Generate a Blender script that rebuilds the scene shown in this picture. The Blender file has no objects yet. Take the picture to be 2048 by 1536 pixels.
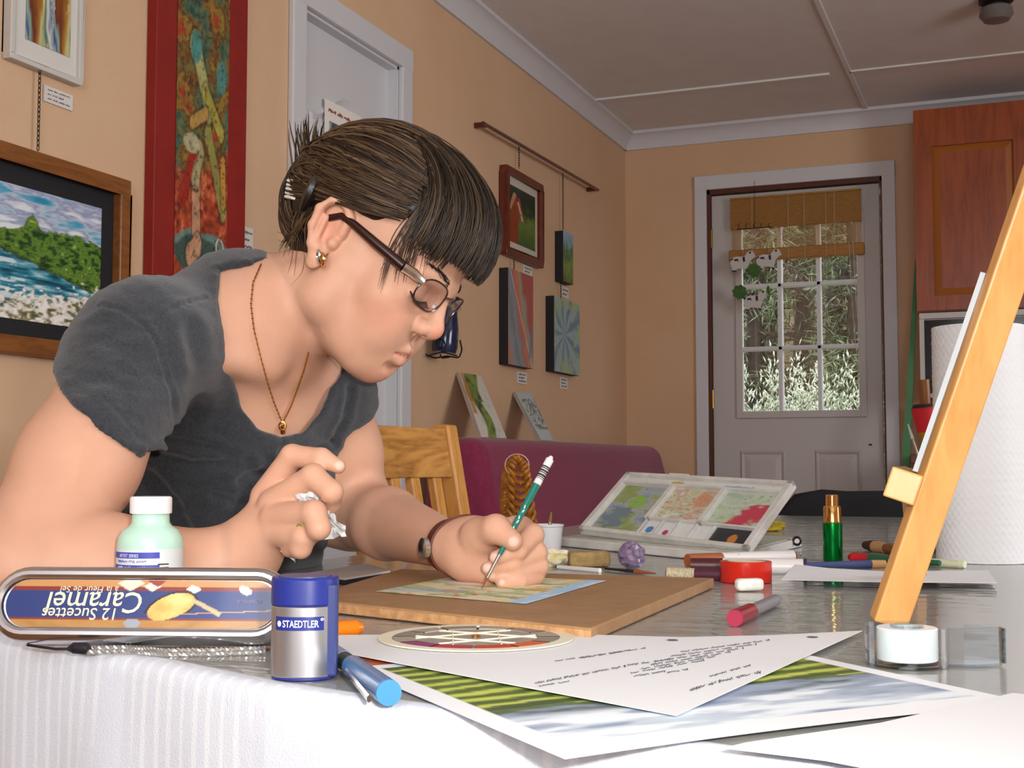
import bpy, bmesh, math, random
import numpy as np
from mathutils import Vector, Matrix, Euler
random.seed(7); RNG = np.random.default_rng(11)
SC = bpy.context.scene; COL = SC.collection
# ---------------------------------------------------------------- camera
F = 2560.0                                   # focal length in pixels of the 2048 x 1536 frame
YAW = math.radians(21.85); PITCH = math.atan(162.0 / F)
ZT = 0.74                                    # table top
CAM = Vector((0, 0, ZT + 0.115))
FH = Vector((-math.sin(YAW), math.cos(YAW), 0)); RT = Vector((math.cos(YAW), math.sin(YAW), 0))
FW = (FH * math.cos(PITCH) + Vector((0, 0, 1)) * math.sin(PITCH)).normalized(); UP = RT.cross(FW)
cam_d = bpy.data.cameras.new('camera'); cam_d.sensor_width = 36; cam_d.lens = F / 2048 * 36; cam_d.clip_start = 0.02
cam_o = bpy.data.objects.new('camera', cam_d); COL.objects.link(cam_o)
cam_o.matrix_world = Matrix((( RT.x, UP.x, -FW.x, CAM.x), (RT.y, UP.y, -FW.y, CAM.y), (RT.z, UP.z, -FW.z, CAM.z), (0, 0, 0, 1)))
SC.camera = cam_o
# ---------------------------------------------------------------- look
SC.view_settings.view_transform = 'Standard'; SC.view_settings.look = 'None'
SC.view_settings.gamma = 1.0; SC.view_settings.use_curve_mapping = False
SC.view_settings.exposure = 0.0
# ---------------------------------------------------------------- world: pale overcast sky
W = bpy.data.worlds.new('world'); SC.world = W; W.use_nodes = True
W.node_tree.nodes['Background'].inputs[0].default_value = (0.93, 0.96, 1.0, 1)
W.node_tree.nodes['Background'].inputs[1].default_value = 2.8
def lamp(name, kind, loc, energy, color=(1, 1, 1), size=0.1, size_y=None, look=None):
    d = bpy.data.lights.new(name, kind); d.energy = energy; d.color = color
    if kind == 'AREA':
        d.size = size
        if size_y: d.shape = 'RECTANGLE'; d.size_y = size_y
    else: d.shadow_soft_size = size
    o = bpy.data.objects.new(name, d); COL.objects.link(o); o.location = loc
    if look is not None: o.rotation_euler = (Vector(look) - Vector(loc)).to_track_quat('-Z', 'Y').to_euler()
    return o
# the camera's own flash, and daylight through the windows behind and beside the camera
fl = lamp('camera_flash', 'SPOT', CAM + RT * 0.060 + UP * 0.045, 31, (1.0, 0.96, 0.92), 0.012, look=CAM + FW * 3 + UP * -0.10)
fl.data.spot_size = math.radians(78); fl.data.spot_blend = 1.0
lamp('daylight_rear_window', 'AREA', (0.4, -1.42, 1.6), 42, (0.95, 0.97, 1.0), 1.8, 1.25, (0.4, 2, 1.5))
lamp('daylight_right_window', 'AREA', (2.32, 2.3, 1.55), 42, (0.95, 0.97, 1.0), 1.5, 1.2, (0, 2.3, 1.5))
# ---------------------------------------------------------------- placing helpers
def ray(px, py): return FW + RT * ((px - 1024) / F) + UP * ((768 - py) / F)
def at(px, py, d): return CAM + ray(px, py) * d
def onz(px, py, z): r = ray(px, py); return CAM + r * ((z - CAM.z) / r.z)
def onx(px, py, x): r = ray(px, py); return CAM + r * ((x - CAM.x) / r.x)
def ony(px, py, y): r = ray(px, py); return CAM + r * ((y - CAM.y) / r.y)
def T(px, py, dz=0.0): return onz(px, py, ZT + dz)
def lin(c):
    if isinstance(c, str): c = tuple(int(c[i:i + 2], 16) / 255 for i in (0, 2, 4))
    return tuple((v / 12.92 if v <= 0.04045 else ((v + 0.055) / 1.055) ** 2.4) for v in c[:3])
# ---------------------------------------------------------------- materials
MATS = {}
def mat(name, col='808080', rough=0.6, metal=0.0, spec=0.5, bump=0, bscale=200, var=0, vscale=8, coat=0, trans=0, ior=1.45, aniso=None, sheen=0, sss=0, emit=None, stretch=None, alpha=1.0):
    """col: sRGB hex or (hexA, hexB) mixed by noise"""
    if name in MATS: return MATS[name]
    m = bpy.data.materials.new(name); m.use_nodes = True; nt = m.node_tree; N = nt.nodes; L = nt.links
    b = N['Principled BSDF']
    c1, c2 = (col if isinstance(col, tuple) else (col, None))
    b.inputs['Base Color'].default_value = (*lin(c1), 1); b.inputs['Roughness'].default_value = rough
    b.inputs['Metallic'].default_value = metal; b.inputs['Specular IOR Level'].default_value = spec
    b.inputs['Coat Weight'].default_value = coat; b.inputs['Coat Roughness'].default_value = 0.06
    b.inputs['Transmission Weight'].default_value = trans; b.inputs['IOR'].default_value = ior
    b.inputs['Sheen Weight'].default_value = sheen
    b.inputs['Alpha'].default_value = alpha
    if sss:
        b.inputs['Subsurface Weight'].default_value = sss; b.inputs['Subsurface Radius'].default_value = (0.012, 0.005, 0.003); b.inputs['Subsurface Scale'].default_value = 0.6
    tc = N.new('ShaderNodeTexCoord'); mp = N.new('ShaderNodeMapping'); L.new(tc.outputs['Object'], mp.inputs[0])
    if stretch: mp.inputs['Scale'].default_value = stretch
    if c2 or var:
        n = N.new('ShaderNodeTexNoise'); n.inputs['Scale'].default_value = vscale; n.inputs['Detail'].default_value = 6; n.inputs['Roughness'].default_value = 0.65
        L.new(mp.outputs[0], n.inputs['Vector'])
        r = N.new('ShaderNodeValToRGB'); L.new(n.outputs['Fac'], r.inputs[0])
        r.color_ramp.elements[0].position = 0.36; r.color_ramp.elements[1].position = 0.64
        a = lin(c1); bb = lin(c2) if c2 else tuple(v * (1 - var) for v in a)
        r.color_ramp.elements[0].color = (*a, 1); r.color_ramp.elements[1].color = (*bb, 1)
        L.new(r.outputs[0], b.inputs['Base Color'])
    if bump:
        n2 = N.new('ShaderNodeTexNoise'); n2.inputs['Scale'].default_value = bscale; n2.inputs['Detail'].default_value = 4
        L.new(mp.outputs[0], n2.inputs['Vector'])
        bp = N.new('ShaderNodeBump'); bp.inputs['Strength'].default_value = bump; bp.inputs['Distance'].default_value = 0.002
        L.new(n2.outputs['Fac'], bp.inputs['Height']); L.new(bp.outputs[0], b.inputs['Normal'])
    if emit:
        b.inputs['Emission Color'].default_value = (*lin(c1), 1); b.inputs['Emission Strength'].default_value = emit
    MATS[name] = m; return m
def vmat(name, rough=0.6, spec=0.4, coat=0, bump=0, bscale=300, sss=0, metal=0):
    """colour read from the mesh's own painted colour attribute"""
    m = mat(name, 'ffffff', rough, metal, spec, bump, bscale, coat=coat, sss=sss)
    nt = m.node_tree
    if not nt.nodes.get('paint'):
        a = nt.nodes.new('ShaderNodeAttribute'); a.name = 'paint'; a.attribute_name = 'Col'
        nt.links.new(a.outputs['Color'], nt.nodes['Principled BSDF'].inputs['Base Color'])
    return m
def wood(name, c1, c2, scale=6, rough=0.4, axis='Z', ring=1.0, coat=0.1):
    if name in MATS: return MATS[name]
    m = mat(name, c1, rough, coat=coat); nt = m.node_tree; N = nt.nodes; L = nt.links
    mp = [n for n in N if n.type == 'MAPPING'][0]
    s = {'X': (0.12, 1, 1), 'Y': (1, 0.12, 1), 'Z': (1, 1, 0.12)}[axis]
    mp.inputs['Scale'].default_value = tuple(v * scale for v in s)
    n = N.new('ShaderNodeTexNoise'); n.inputs['Scale'].default_value = 3.0; n.inputs['Detail'].default_value = 5; n.inputs['Distortion'].default_value = 0.6 * ring
    L.new(mp.outputs[0], n.inputs['Vector'])
    w = N.new('ShaderNodeMath'); w.operation = 'MULTIPLY'; w.inputs[1].default_value = 9.0; L.new(n.outputs['Fac'], w.inputs[0])
    fr = N.new('ShaderNodeMath'); fr.operation = 'PINGPONG'; fr.inputs[1].default_value = 1.0; L.new(w.outputs[0], fr.inputs[0])
    n3 = N.new('ShaderNodeTexNoise'); n3.inputs['Scale'].default_value = 30; L.new(mp.outputs[0], n3.inputs['Vector'])
    mx = N.new('ShaderNodeMath'); mx.operation = 'MULTIPLY'; L.new(fr.outputs[0], mx.inputs[0]); L.new(n3.outputs['Fac'], mx.inputs[1])
    r = N.new('ShaderNodeValToRGB'); L.new(mx.outputs[0], r.inputs[0])
    r.color_ramp.elements[0].color = (*lin(c1), 1); r.color_ramp.elements[1].color = (*lin(c2), 1); r.color_ramp.elements[1].position = 0.75
    L.new(r.outputs[0], N['Principled BSDF'].inputs['Base Color'])
    return m
def glassmat(name, tint='ffffff', rough=0.0, refl=1.0, tr=0.95, edge=.92):
    """thin clear sheet: see-through with a Fresnel reflection"""
    if name in MATS: return MATS[name]
    m = bpy.data.materials.new(name); m.use_nodes = True; nt = m.node_tree; N = nt.nodes; L = nt.links
    N.remove(N['Principled BSDF']); out = N['Material Output']
    t = N.new('ShaderNodeBsdfTransparent'); t.inputs[0].default_value = (*[v * tr for v in lin(tint)], 1)
    g = N.new('ShaderNodeBsdfGlossy'); g.inputs['Roughness'].default_value = rough; g.inputs[0].default_value = (refl, refl, refl, 1)
    lw = N.new('ShaderNodeLayerWeight'); lw.inputs[0].default_value = .5; pw = N.new('ShaderNodeMath'); pw.operation = 'POWER'; pw.inputs[1].default_value = 5; L.new(lw.outputs['Facing'], pw.inputs[0])
    fr = N.new('ShaderNodeMath'); fr.operation = 'MULTIPLY_ADD'; fr.inputs[1].default_value = edge; fr.inputs[2].default_value = .04; L.new(pw.outputs[0], fr.inputs[0])
    mx = N.new('ShaderNodeMixShader'); L.new(fr.outputs[0], mx.inputs[0]); L.new(t.outputs[0], mx.inputs[1]); L.new(g.outputs[0], mx.inputs[2]); L.new(mx.outputs[0], out.inputs[0])
    MATS[name] = m; return m
# ---------------------------------------------------------------- object helpers
def tag(o, label=None, cat=None, group=None, kind=None):
    if label: o['label'] = label
    if cat: o['category'] = cat
    if group: o['group'] = group
    if kind: o['kind'] = kind
    return o
def thing(name, label, cat, loc=(0, 0, 0), rot=None, group=None, parent=None):
    o = bpy.data.objects.new(name, None); COL.objects.link(o); o.empty_display_size = 0.05
    M = Matrix.Translation(Vector(loc))
    if rot is not None: M = M @ (rot.to_4x4() if isinstance(rot, Matrix) else Euler(rot).to_matrix().to_4x4())
    o.matrix_world = M
    if parent: o.parent = parent
    return tag(o, label, cat, group)
def basis(x, y, z): return Matrix((x, y, z)).transposed()
class MB:
    def __init__(s): s.v = []; s.f = []
    def add(s, vs, fs):
        n = len(s.v); s.v += [tuple(v) for v in vs]; s.f += [tuple(i + n for i in f) for f in fs]; return s
    def box(s, x0, x1, y0, y1, z0, z1, M=None):
        vs = [Vector((x, y, z)) for x in (x0, x1) for y in (y0, y1) for z in (z0, z1)]
        if M is not None: vs = [M @ v for v in vs]
        return s.add(vs, [(0, 1, 3, 2), (4, 6, 7, 5), (0, 4, 5, 1), (2, 3, 7, 6), (0, 2, 6, 4), (1, 5, 7, 3)])
    def prism(s, pts, z0, z1, M=None):
        """extrude a 2D outline (x, y) from z0 to z1"""
        n = len(pts); vs = [Vector((p[0], p[1], z0)) for p in pts] + [Vector((p[0], p[1], z1)) for p in pts]
        if M is not None: vs = [M @ v for v in vs]
        return s.add(vs, [tuple(range(n - 1, -1, -1)), tuple(range(n, 2 * n))] + [(i, (i + 1) % n, n + (i + 1) % n, n + i) for i in range(n)])
    def lathe(s, prof, n=32, M=None, a0=0, a1=2 * math.pi):
        """prof: (r, z) list, turned about Z; closed at ends where r == 0"""
        full = abs(a1 - a0 - 2 * math.pi) < 1e-6; k = n if full else n + 1; vs = []; fs = []
        for (r, z) in prof:
            for i in range(k):
                a = a0 + (a1 - a0) * i / n; vs.append(Vector((r * math.cos(a), r * math.sin(a), z)))
        for j in range(len(prof) - 1):
            for i in range(n):
                i2 = (i + 1) % k; fs.append((j * k + i, j * k + i2, (j + 1) * k + i2, (j + 1) * k + i))
        if M is not None: vs = [M @ v for v in vs]
        return s.add(vs, fs)
    def tube(s, pts, r, n=8, cap=True, closed=False, flat=1.0, up=None):
        pts = [Vector(p) for p in pts]; m = len(pts); rs = r if isinstance(r, (list, tuple, np.ndarray)) else [r] * m
        vs = []; fs = []; prev = None
        for i, p in enumerate(pts):
            if closed: t = pts[(i + 1) % m] - pts[i - 1]
            else: t = pts[min(i + 1, m - 1)] - pts[max(i - 1, 0)]
            t = t.normalized() if t.length > 1e-12 else Vector((0, 0, 1))
            if up is not None: a = Vector(up)
            elif prev is not None: a = prev
            else: a = Vector((0, 0, 1)) if abs(t.z) < 0.9 else Vector((1, 0, 0))
            a = (a - t * a.dot(t)); a = a.normalized() if a.length > 1e-9 else t.orthogonal().normalized(); prev = a; b = t.cross(a)
            for j in range(n):
                th = 2 * math.pi * j / n; vs.append(p + (a * (math.cos(th) * flat) + b * math.sin(th)) * rs[i])
        for i in range(m if closed else m - 1):
            for j in range(n):
                i2 = (i + 1) % m; j2 = (j + 1) % n; fs.append((i * n + j, i * n + j2, i2 * n + j2, i2 * n + j))
        if cap and not closed: fs.append(tuple(range(n - 1, -1, -1))); fs.append(tuple((m - 1) * n + j for j in range(n)))
        return s.add(vs, fs)
    def sphere(s, c, r, n=12, m=8, M=None):
        c = Vector(c); rr = r if isinstance(r, (tuple, list)) else (r, r, r); vs = [c + Vector((0, 0, rr[2]))]; fs = []
        for i in range(1, m):
            t = math.pi * i / m
            for j in range(n):
                p = 2 * math.pi * j / n; vs.append(c + Vector((rr[0] * math.sin(t) * math.cos(p), rr[1] * math.sin(t) * math.sin(p), rr[2] * math.cos(t))))
        vs.append(c - Vector((0, 0, rr[2])))
        for j in range(n): fs.append((0, 1 + j, 1 + (j + 1) % n))
        for i in range(m - 2):
            for j in range(n): a = 1 + i * n; fs.append((a + j, a + n + j, a + n + (j + 1) % n, a + (j + 1) % n))
        a = 1 + (m - 2) * n
        for j in range(n): fs.append((a + j, len(vs) - 1, a + (j + 1) % n))
        if M is not None: vs = [M @ v for v in vs]
        return s.add(vs, fs)
    def build(s, name, m, parent=None, smooth=False, bevel=0, seg=2, fix=True, sub=0):
        me = bpy.data.meshes.new(name); me.from_pydata([tuple(v) for v in s.v], [], s.f)
        if fix:
            bm = bmesh.new(); bm.from_mesh(me); bmesh.ops.remove_doubles(bm, verts=bm.verts, dist=1e-6); bmesh.ops.recalc_face_normals(bm, faces=bm.faces); bm.to_mesh(me); bm.free()
        return link(name, me, m, parent, smooth, bevel, seg, sub)
def link(name, me, m, parent=None, smooth=False, bevel=0, seg=2, sub=0):
    o = bpy.data.objects.new(name, me); COL.objects.link(o)
    if m is not None: me.materials.append(m)
    if smooth:
        me.polygons.foreach_set('use_smooth', [True] * len(me.polygons))
        if smooth != 'all':
            try: me.set_sharp_from_angle(angle=math.radians(smooth if smooth is not True else 40))
            except Exception: pass
    if bevel:
        md = o.modifiers.new('edge', 'BEVEL'); md.width = bevel; md.segments = seg; md.limit_method = 'ANGLE'; md.angle_limit = math.radians(40)
    if sub:
        md = o.modifiers.new('sub', 'SUBSURF'); md.levels = sub; md.render_levels = sub
    if parent: o.parent = parent
    return o
def struct(o): o['kind'] = 'structure'; return o
def dup(o, parent=None):
    c = o.copy(); COL.objects.link(c); c.parent = parent
    for ch in [x for x in COL.objects if x.parent == o]: dup(ch, c)
    return c
def text(name, s, size, m, parent, M, extrude=0.0, align='LEFT', shear=0, bold=0, xs=1.0):
    cu = bpy.data.curves.new(name, 'FONT'); cu.body = s; cu.size = size; cu.align_x = align; cu.extrude = extrude; cu.shear = shear; cu.offset = bold; cu.resolution_u = 3
    o = bpy.data.objects.new(name + '_tmp', cu); COL.objects.link(o); bpy.context.view_layer.update()
    me = bpy.data.meshes.new_from_object(o.evaluated_get(bpy.context.evaluated_depsgraph_get())); me.name = name
    bpy.data.objects.remove(o); bpy.data.curves.remove(cu)
    me.transform(M @ Matrix.Diagonal((xs, 1, 1, 1))); me.materials.clear()
    return link(name, me, m, parent)
def scribble(name, parent, m, x0, x1, y, z, h, seed=1, r=None):
    """illegible handwriting: a zigzag pen line in the local x-z plane"""
    q = random.Random(seed); pos = x0; b = MB(); r = r or h * .10
    while pos < x1 - h * .5:
        w = min(x1 - pos, h * q.uniform(2.0, 4.5)); k = max(3, int(w / (h * .32))); b.tube([Vector((pos + w * i / k + q.uniform(-.1, .1) * h, y, z + (h * .5 if i % 2 else -h * .4) * q.uniform(.3, 1))) for i in range(k + 1)], r, 4); pos += w + h * .7
    return b.build(name, m, parent)
# ---------------------------------------------------------------- painted sheets (colour is print / paint on a flat thing)
def noise2(x, y, seed=0, octv=4):
    rng = np.random.default_rng(seed); out = np.zeros_like(x, dtype=float); amp = 1; tot = 0
    for o in range(octv):
        g = rng.random((64, 64)); fx = (x * 2 ** o) % 63; fy = (y * 2 ** o) % 63; ix = np.floor(fx).astype(int); iy = np.floor(fy).astype(int)
        tx = fx - ix; ty = fy - iy; tx = tx * tx * (3 - 2 * tx); ty = ty * ty * (3 - 2 * ty); i1 = (ix + 1) % 64; j1 = (iy + 1) % 64
        out += amp * ((g[ix, iy] * (1 - tx) + g[i1, iy] * tx) * (1 - ty) + (g[ix, j1] * (1 - tx) + g[i1, j1] * tx) * ty); tot += amp; amp *= 0.55
    return out / tot
def ramp(t, stops):
    ps = [s[0] for s in stops]; cs = np.array([lin(s[1]) for s in stops])
    return np.stack([np.interp(t, ps, cs[:, k]) for k in range(3)], -1)
def mixc(a, b, w): w = np.clip(w, 0, 1)[..., None]; return a * (1 - w) + b * w
def C3(h): return np.array(lin(h))
def sstep(a, b, x): t = np.clip((x - a) / (b - a), 0, 1); return t * t * (3 - 2 * t)
def painted(name, nx, ny, pos, color, m, parent=None, smooth=False):
    """grid sheet; pos(u,v)->(N,3); color(u,v)->(N,3) with u,v in 0..1"""
    u, v = np.meshgrid(np.linspace(0, 1, nx), np.linspace(0, 1, ny), indexing='xy'); u = u.ravel(); v = v.ravel()
    P = np.asarray(pos(u, v), dtype=float); c = np.clip(np.asarray(color(u, v), dtype=float), 0, 1)
    i = np.arange((nx - 1) * (ny - 1)); a = (i // (nx - 1)) * nx + i % (nx - 1); q = np.stack([a, a + 1, a + nx + 1, a + nx], 1)
    me = np_mesh(name, P, q, c); return link(name, me, m, parent, 'all' if smooth else False)
def np_mesh(name, P, Q, c=None):
    me = bpy.data.meshes.new(name); P = np.asarray(P, dtype=np.float32); Q = np.asarray(Q, dtype=np.int32); k = Q.shape[1]
    me.vertices.add(len(P)); me.vertices.foreach_set('co', P.ravel()); me.loops.add(Q.size); me.loops.foreach_set('vertex_index', Q.ravel())
    me.polygons.add(len(Q)); me.polygons.foreach_set('loop_start', np.arange(0, Q.size, k, dtype=np.int32)); me.polygons.foreach_set('loop_total', np.full(len(Q), k, dtype=np.int32))
    me.update(calc_edges=True); me.validate()
    if c is not None:
        at_ = me.color_attributes.new('Col', 'FLOAT_COLOR', 'POINT'); cc = np.ones((len(P), 4), dtype=np.float32); cc[:, :3] = c; at_.data.foreach_set('color', cc.ravel())
    return me
def quad_pos(p00, p10, p11, p01):
    A, B, Cc, D = (np.array(p) for p in (p00, p10, p11, p01))
    return lambda u, v: A * ((1 - u) * (1 - v))[:, None] + B * (u * (1 - v))[:, None] + Cc * (u * v)[:, None] + D * ((1 - u) * v)[:, None]
# ================================================================ the room
YB = 6.2; XL = ony(1252, 600, YB).x; XR = 2.4; YR = -1.5
ZCR = ony(1254, 300, YB - 0.02).z            # foot of the cornice
ZC = ZCR + 0.085
M_wall = mat('peach_wall', ('d6b290', 'd2ad8a'), 0.85, bump=0.15, bscale=400, vscale=3)
M_ceil = mat('ceiling_paint', ('e2e0de', 'dddbd8'), 0.9, bump=0.1, bscale=300)
M_white = mat('white_paint', 'cfcfd2', 0.45)
M_floor = wood('floor_wood', '9a6a3c', '6b4423', 3, 0.4, 'Y')
struct(MB().box(XL - .1, XR + .1, YR - .1, YB + .1, -.1, 0).build('floor', M_floor))
ceiling = struct(MB().box(XL - .1, XR + .1, YR - .1, YB + .1, ZC, ZC + .1).build('ceiling', M_ceil))
# exterior door measures on the back wall
dxl = ony(1415, 600, YB).x; dxr = ony(1769, 600, YB).x; dzt = ony(1590, 366, YB).z
# interior door measures on the left wall
iyl = onx(600, 300, XL).y; iyr = onx(797, 300, XL).y; izt = onx(790, 128, XL).z
wl = MB().box(XL - .1, XL, YR - .1, iyl, 0, ZC).box(XL - .1, XL, iyr, YB + .1, 0, ZC).box(XL - .1, XL, iyl, iyr, izt, ZC)
struct(wl.build('wall_left', M_wall))
wb = MB().box(XL, dxl, YB, YB + .1, 0, ZC).box(dxr, XR, YB, YB + .1, 0, ZC).box(dxl, dxr, YB, YB + .1, dzt, ZC)
struct(wb.build('wall_back', M_wall))
wr = MB().box(XR, XR + .1, YR - .1, 1.5, 0, ZC).box(XR, XR + .1, 3.1, YB + .1, 0, ZC).box(XR, XR + .1, 1.5, 3.1, 0, .9).box(XR, XR + .1, 1.5, 3.1, 2.2, ZC)
struct(wr.build('wall_right', M_wall))
we = MB().box(XL, -.55, YR - .1, YR, 0, ZC).box(1.35, XR, YR - .1, YR, 0, ZC).box(-.55, 1.35, YR - .1, YR, 0, .93).box(-.55, 1.35, YR - .1, YR, 2.27, ZC)
struct(we.build('wall_rear', M_wall))
M_pane = glassmat('window_glass')
def plain_window(name, x0, x1, z0, z1, M):
    f = MB()
    for a in ((x0, x0 + .05, z0, z1), (x1 - .05, x1, z0, z1), (x0, x1, z0, z0 + .05), (x0, x1, z1 - .05, z1), ((x0 + x1) / 2 - .02, (x0 + x1) / 2 + .02, z0, z1)):
        f.box(a[0], a[1], 0, .08, a[2], a[3], M)
    o = struct(f.build(name, M_white)); MB().box(x0, x1, .055, .06, z0, z1, M).build('pane', M_pane, o); return o
plain_window('window_1', -.55, 1.35, .93, 2.27, Matrix.Translation((0, YR - .1, 0)))
plain_window('window_2', 1.5, 3.1, .9, 2.2, Matrix.Translation((XR + .1, 0, 0)) @ Matrix.Rotation(math.pi / 2, 4, 'Z'))
# cornice, swept profile
def cornice(name, y0, y1, M):
    prof = [(0, 0), (.012, 0), (.016, .022), (.03, .05), (.05, .066), (.062, .07), (.062, .085), (0, .085)]
    b = MB(); n = len(prof); vs = [Vector((p[0], y, p[1])) for y in (y0, y1) for p in prof]
    b.add([M @ v for v in vs], [(i, (i + 1) % n, n + (i + 1) % n, n + i) for i in range(n)] + [tuple(range(n)), tuple(range(n, 2 * n))])
    return struct(b.build(name, M_white, smooth=30))
cornice('trim_1', YR, YB, Matrix.Translation((XL, 0, ZCR)))
cornice('trim_2', 0, XR - XL, Matrix.Translation((XL, YB, ZCR)) @ Matrix.Rotation(-math.pi / 2, 4, 'Z'))
# ceiling joint strips
p1 = onz(1640, 0, ZC); p2 = onz(1735, 235, ZC); q1 = onz(1165, 198, ZC); q2 = onz(1675, 148, ZC); q3 = onz(1702, 138, ZC); q4 = onz(2048, 107, ZC)
xs = (p1.x + p2.x) / 2; ys1 = (q1.y + q2.y) / 2; ys2 = (q3.y + q4.y) / 2
MB().box(xs - .012, xs + .012, YR, YB - .06, ZC - .008, ZC).build('batten', M_ceil, ceiling, bevel=.003)
MB().box(XL + .06, xs - .08, ys1 - .013, ys1 + .013, ZC - .010, ZC).build('batten', M_ceil, ceiling, bevel=.003)
MB().box(xs, XR, ys2 - .012, ys2 + .012, ZC - .008, ZC).build('batten', M_ceil, ceiling, bevel=.003)
# ceiling lamp just cut by the top edge of the picture
pl = onz(1992, -2, ZC)
cl = thing('ceiling_lamp', 'small dark round ceiling lamp at the top right corner', 'ceiling lamp', (pl.x, pl.y, ZC))
M_dk = mat('dark_metal', '2b2624', 0.45, 0.6)
MB().lathe([(0, 0), (.06, 0), (.06, -.012), (.045, -.02), (0, -.02)], 28).build('base', M_dk, cl, True)
MB().lathe([(.03, -.02), (.055, -.035), (.06, -.06), (.045, -.08), (0, -.088)], 28).build('shade', mat('smoked_glass', '6b6561', 0.3), cl, True)
# ---------------------------------------------------------------- interior panel door on the left wall
LW = Matrix.Rotation(math.pi / 2, 4, 'Z')     # left wall frame: x -> +Y, y -> into the wall
def lwM(y, z, off=0.0): return Matrix.Translation((XL + off, y, z)) @ LW
d1 = struct(thing('door_1', None, None, (XL, iyl, 0), (0, 0, math.pi / 2)))
wd = iyr - iyl; hd = izt
MB().box(.012, wd - .012, .035, .075, 0, hd - .012).build('door_slab', M_white, d1)
MB().box(0, .012, 0, .1, 0, hd).box(wd - .012, wd, 0, .1, 0, hd).box(0, wd, 0, .1, hd - .012, hd).build('jamb', M_white, d1)
cw = .068
MB().box(-cw, 0.004, -.018, 0, 0, hd + cw).build('casing', M_white, d1, bevel=.004)
MB().box(wd - .004, wd + cw, -.018, 0, 0, hd + cw).build('casing', M_white, d1, bevel=.004)
MB().box(-cw, wd + cw, -.020, 0, hd - .004, hd + cw).build('casing', M_white, d1, bevel=.004)
def arch_outline(x0, x1, z0, z1, rise, n=14):
    pts = [(x0, z0), (x1, z0)]
    for i in range(n + 1):
        t = i / n; x = x1 + (x0 - x1) * t; pts.append((x, z1 + rise * (0.5 - 0.5 * math.cos(2 * math.pi * t))))
    return pts
def panel(parent, x0, x1, z0, z1, rise, m, y=.035, name='door_panel'):
    MX = Matrix(((1, 0, 0, 0), (0, 0, -1, 0), (0, 1, 0, 0), (0, 0, 0, 1)))     # (x,y,z)->(x,-z,y)
    MM = Matrix.Translation((0, y, 0)) @ MX
    o = arch_outline(x0, x1, z0, z1, rise); c = ((x0 + x1) / 2, (z0 + z1) / 2)
    ins = lambda k: [(c[0] + (p[0] - c[0]) * (1 - k / (x1 - x0) * 2), c[1] + (p[1] - c[1]) * (1 - k / (z1 - z0) * 2)) for p in o]
    a, b2, c2 = ins(0), ins(.022), ins(.05); n = len(o); b = MB()
    vs = [Vector((p[0], p[1], .001)) for p in a] + [Vector((p[0], p[1], .009)) for p in ins(.010)] + [Vector((p[0], p[1], .001)) for p in b2] + [Vector((p[0], p[1], .007)) for p in c2]
    fs = []
    for k in range(3): fs += [(k * n + i, k * n + (i + 1) % n, (k + 1) * n + (i + 1) % n, (k + 1) * n + i) for i in range(n)]
    fs.append(tuple(range(3 * n, 4 * n))); b.add([MM @ v for v in vs], fs)
    return b.build(name, m, parent)
panel(d1, .10, wd - .10, 1.02, hd - .27, .09, M_white)
panel(d1, .10, wd - .10, .16, .86, 0, M_white)
MB().lathe([(0, 0), (.025, 0), (.025, .008), (.012, .012), (.012, .03), (.026, .045), (.02, .062), (0, .066)], 20, Matrix.Translation((wd - .07, .035, .95)) @ Matrix.Rotation(math.pi / 2, 4, 'X')).build('knob', mat('brass', 'b08a3a', .25, 1), d1, True)
# poster on that door
py0 = onx(645, 250, XL - .03).y - iyl; pz1 = onx(645, 196, XL - .03).z; pw = .22; ph = .31
po = thing('poster', 'white paper poster with red heading pinned on the white panel door', 'poster', (XL, iyl, 0), (0, 0, math.pi / 2))
def poster_col(u, v):
    n = noise2(u * 9, v * 12, 3); c = np.tile(C3('e9e4dc'), (len(u), 1)); inn = (u > .12) & (u < .88) & (v > .1) & (v < .80)
    p = ramp(n, [(0, '1c2426'), (.4, '4a5560'), (.55, '8d99a8'), (.8, 'b9c2cc')]); c[inn] = p[inn]; return c
painted('print', 60, 80, lambda u, v: np.stack([py0 + u * pw, np.full_like(u, .0235), pz1 - ph + v * ph], 1), poster_col, vmat('print_matte', .7), po)
scribble('heading', po, mat('print_red', '8c2f22', .8), py0 + .02, py0 + pw - .02, .0225, pz1 - .03, .013, 5)
# ---------------------------------------------------------------- exterior door with nine panes
d2 = struct(thing('door_2', None, None, (dxl, YB, 0)))
we2 = dxr - dxl
M_jamb = mat('brown_jamb', '5a2a16', .5); M_door = mat('door_grey', 'c2bdb9', .5)
X2 = lambda px, py=600: ony(px, py, YB).x - dxl
Z2 = lambda py, px=1600, y=0.0: ony(px, py, YB + y).z
MB().box(0, .016, 0, .1, 0, dzt).build('jamb', M_jamb, d2); MB().box(we2 - .012, we2, 0, .1, 0, dzt).build('jamb', M_jamb, d2); MB().box(0, we2, 0, .1, dzt - .022, dzt).build('jamb', M_jamb, d2)
cl0 = X2(1392); cr0 = X2(1795); czt = Z2(338, 1590)
MB().box(cl0, .002, -.018, 0, 0, czt).build('casing', M_white, d2, bevel=.003)
MB().box(we2 - .002, cr0, -.018, 0, 0, czt).build('casing', M_white, d2, bevel=.003)
MB().box(cl0, cr0, -.019, 0, dzt - .002, czt).build('casing', M_white, d2, bevel=.003)
gx0, gx1 = X2(1481), X2(1716); gz0 = Z2(822); gz1 = Z2(440)
sx0, sx1, sz1 = .019, we2 - .02, dzt - .028
ys0, ys1_ = .03, .07
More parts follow.
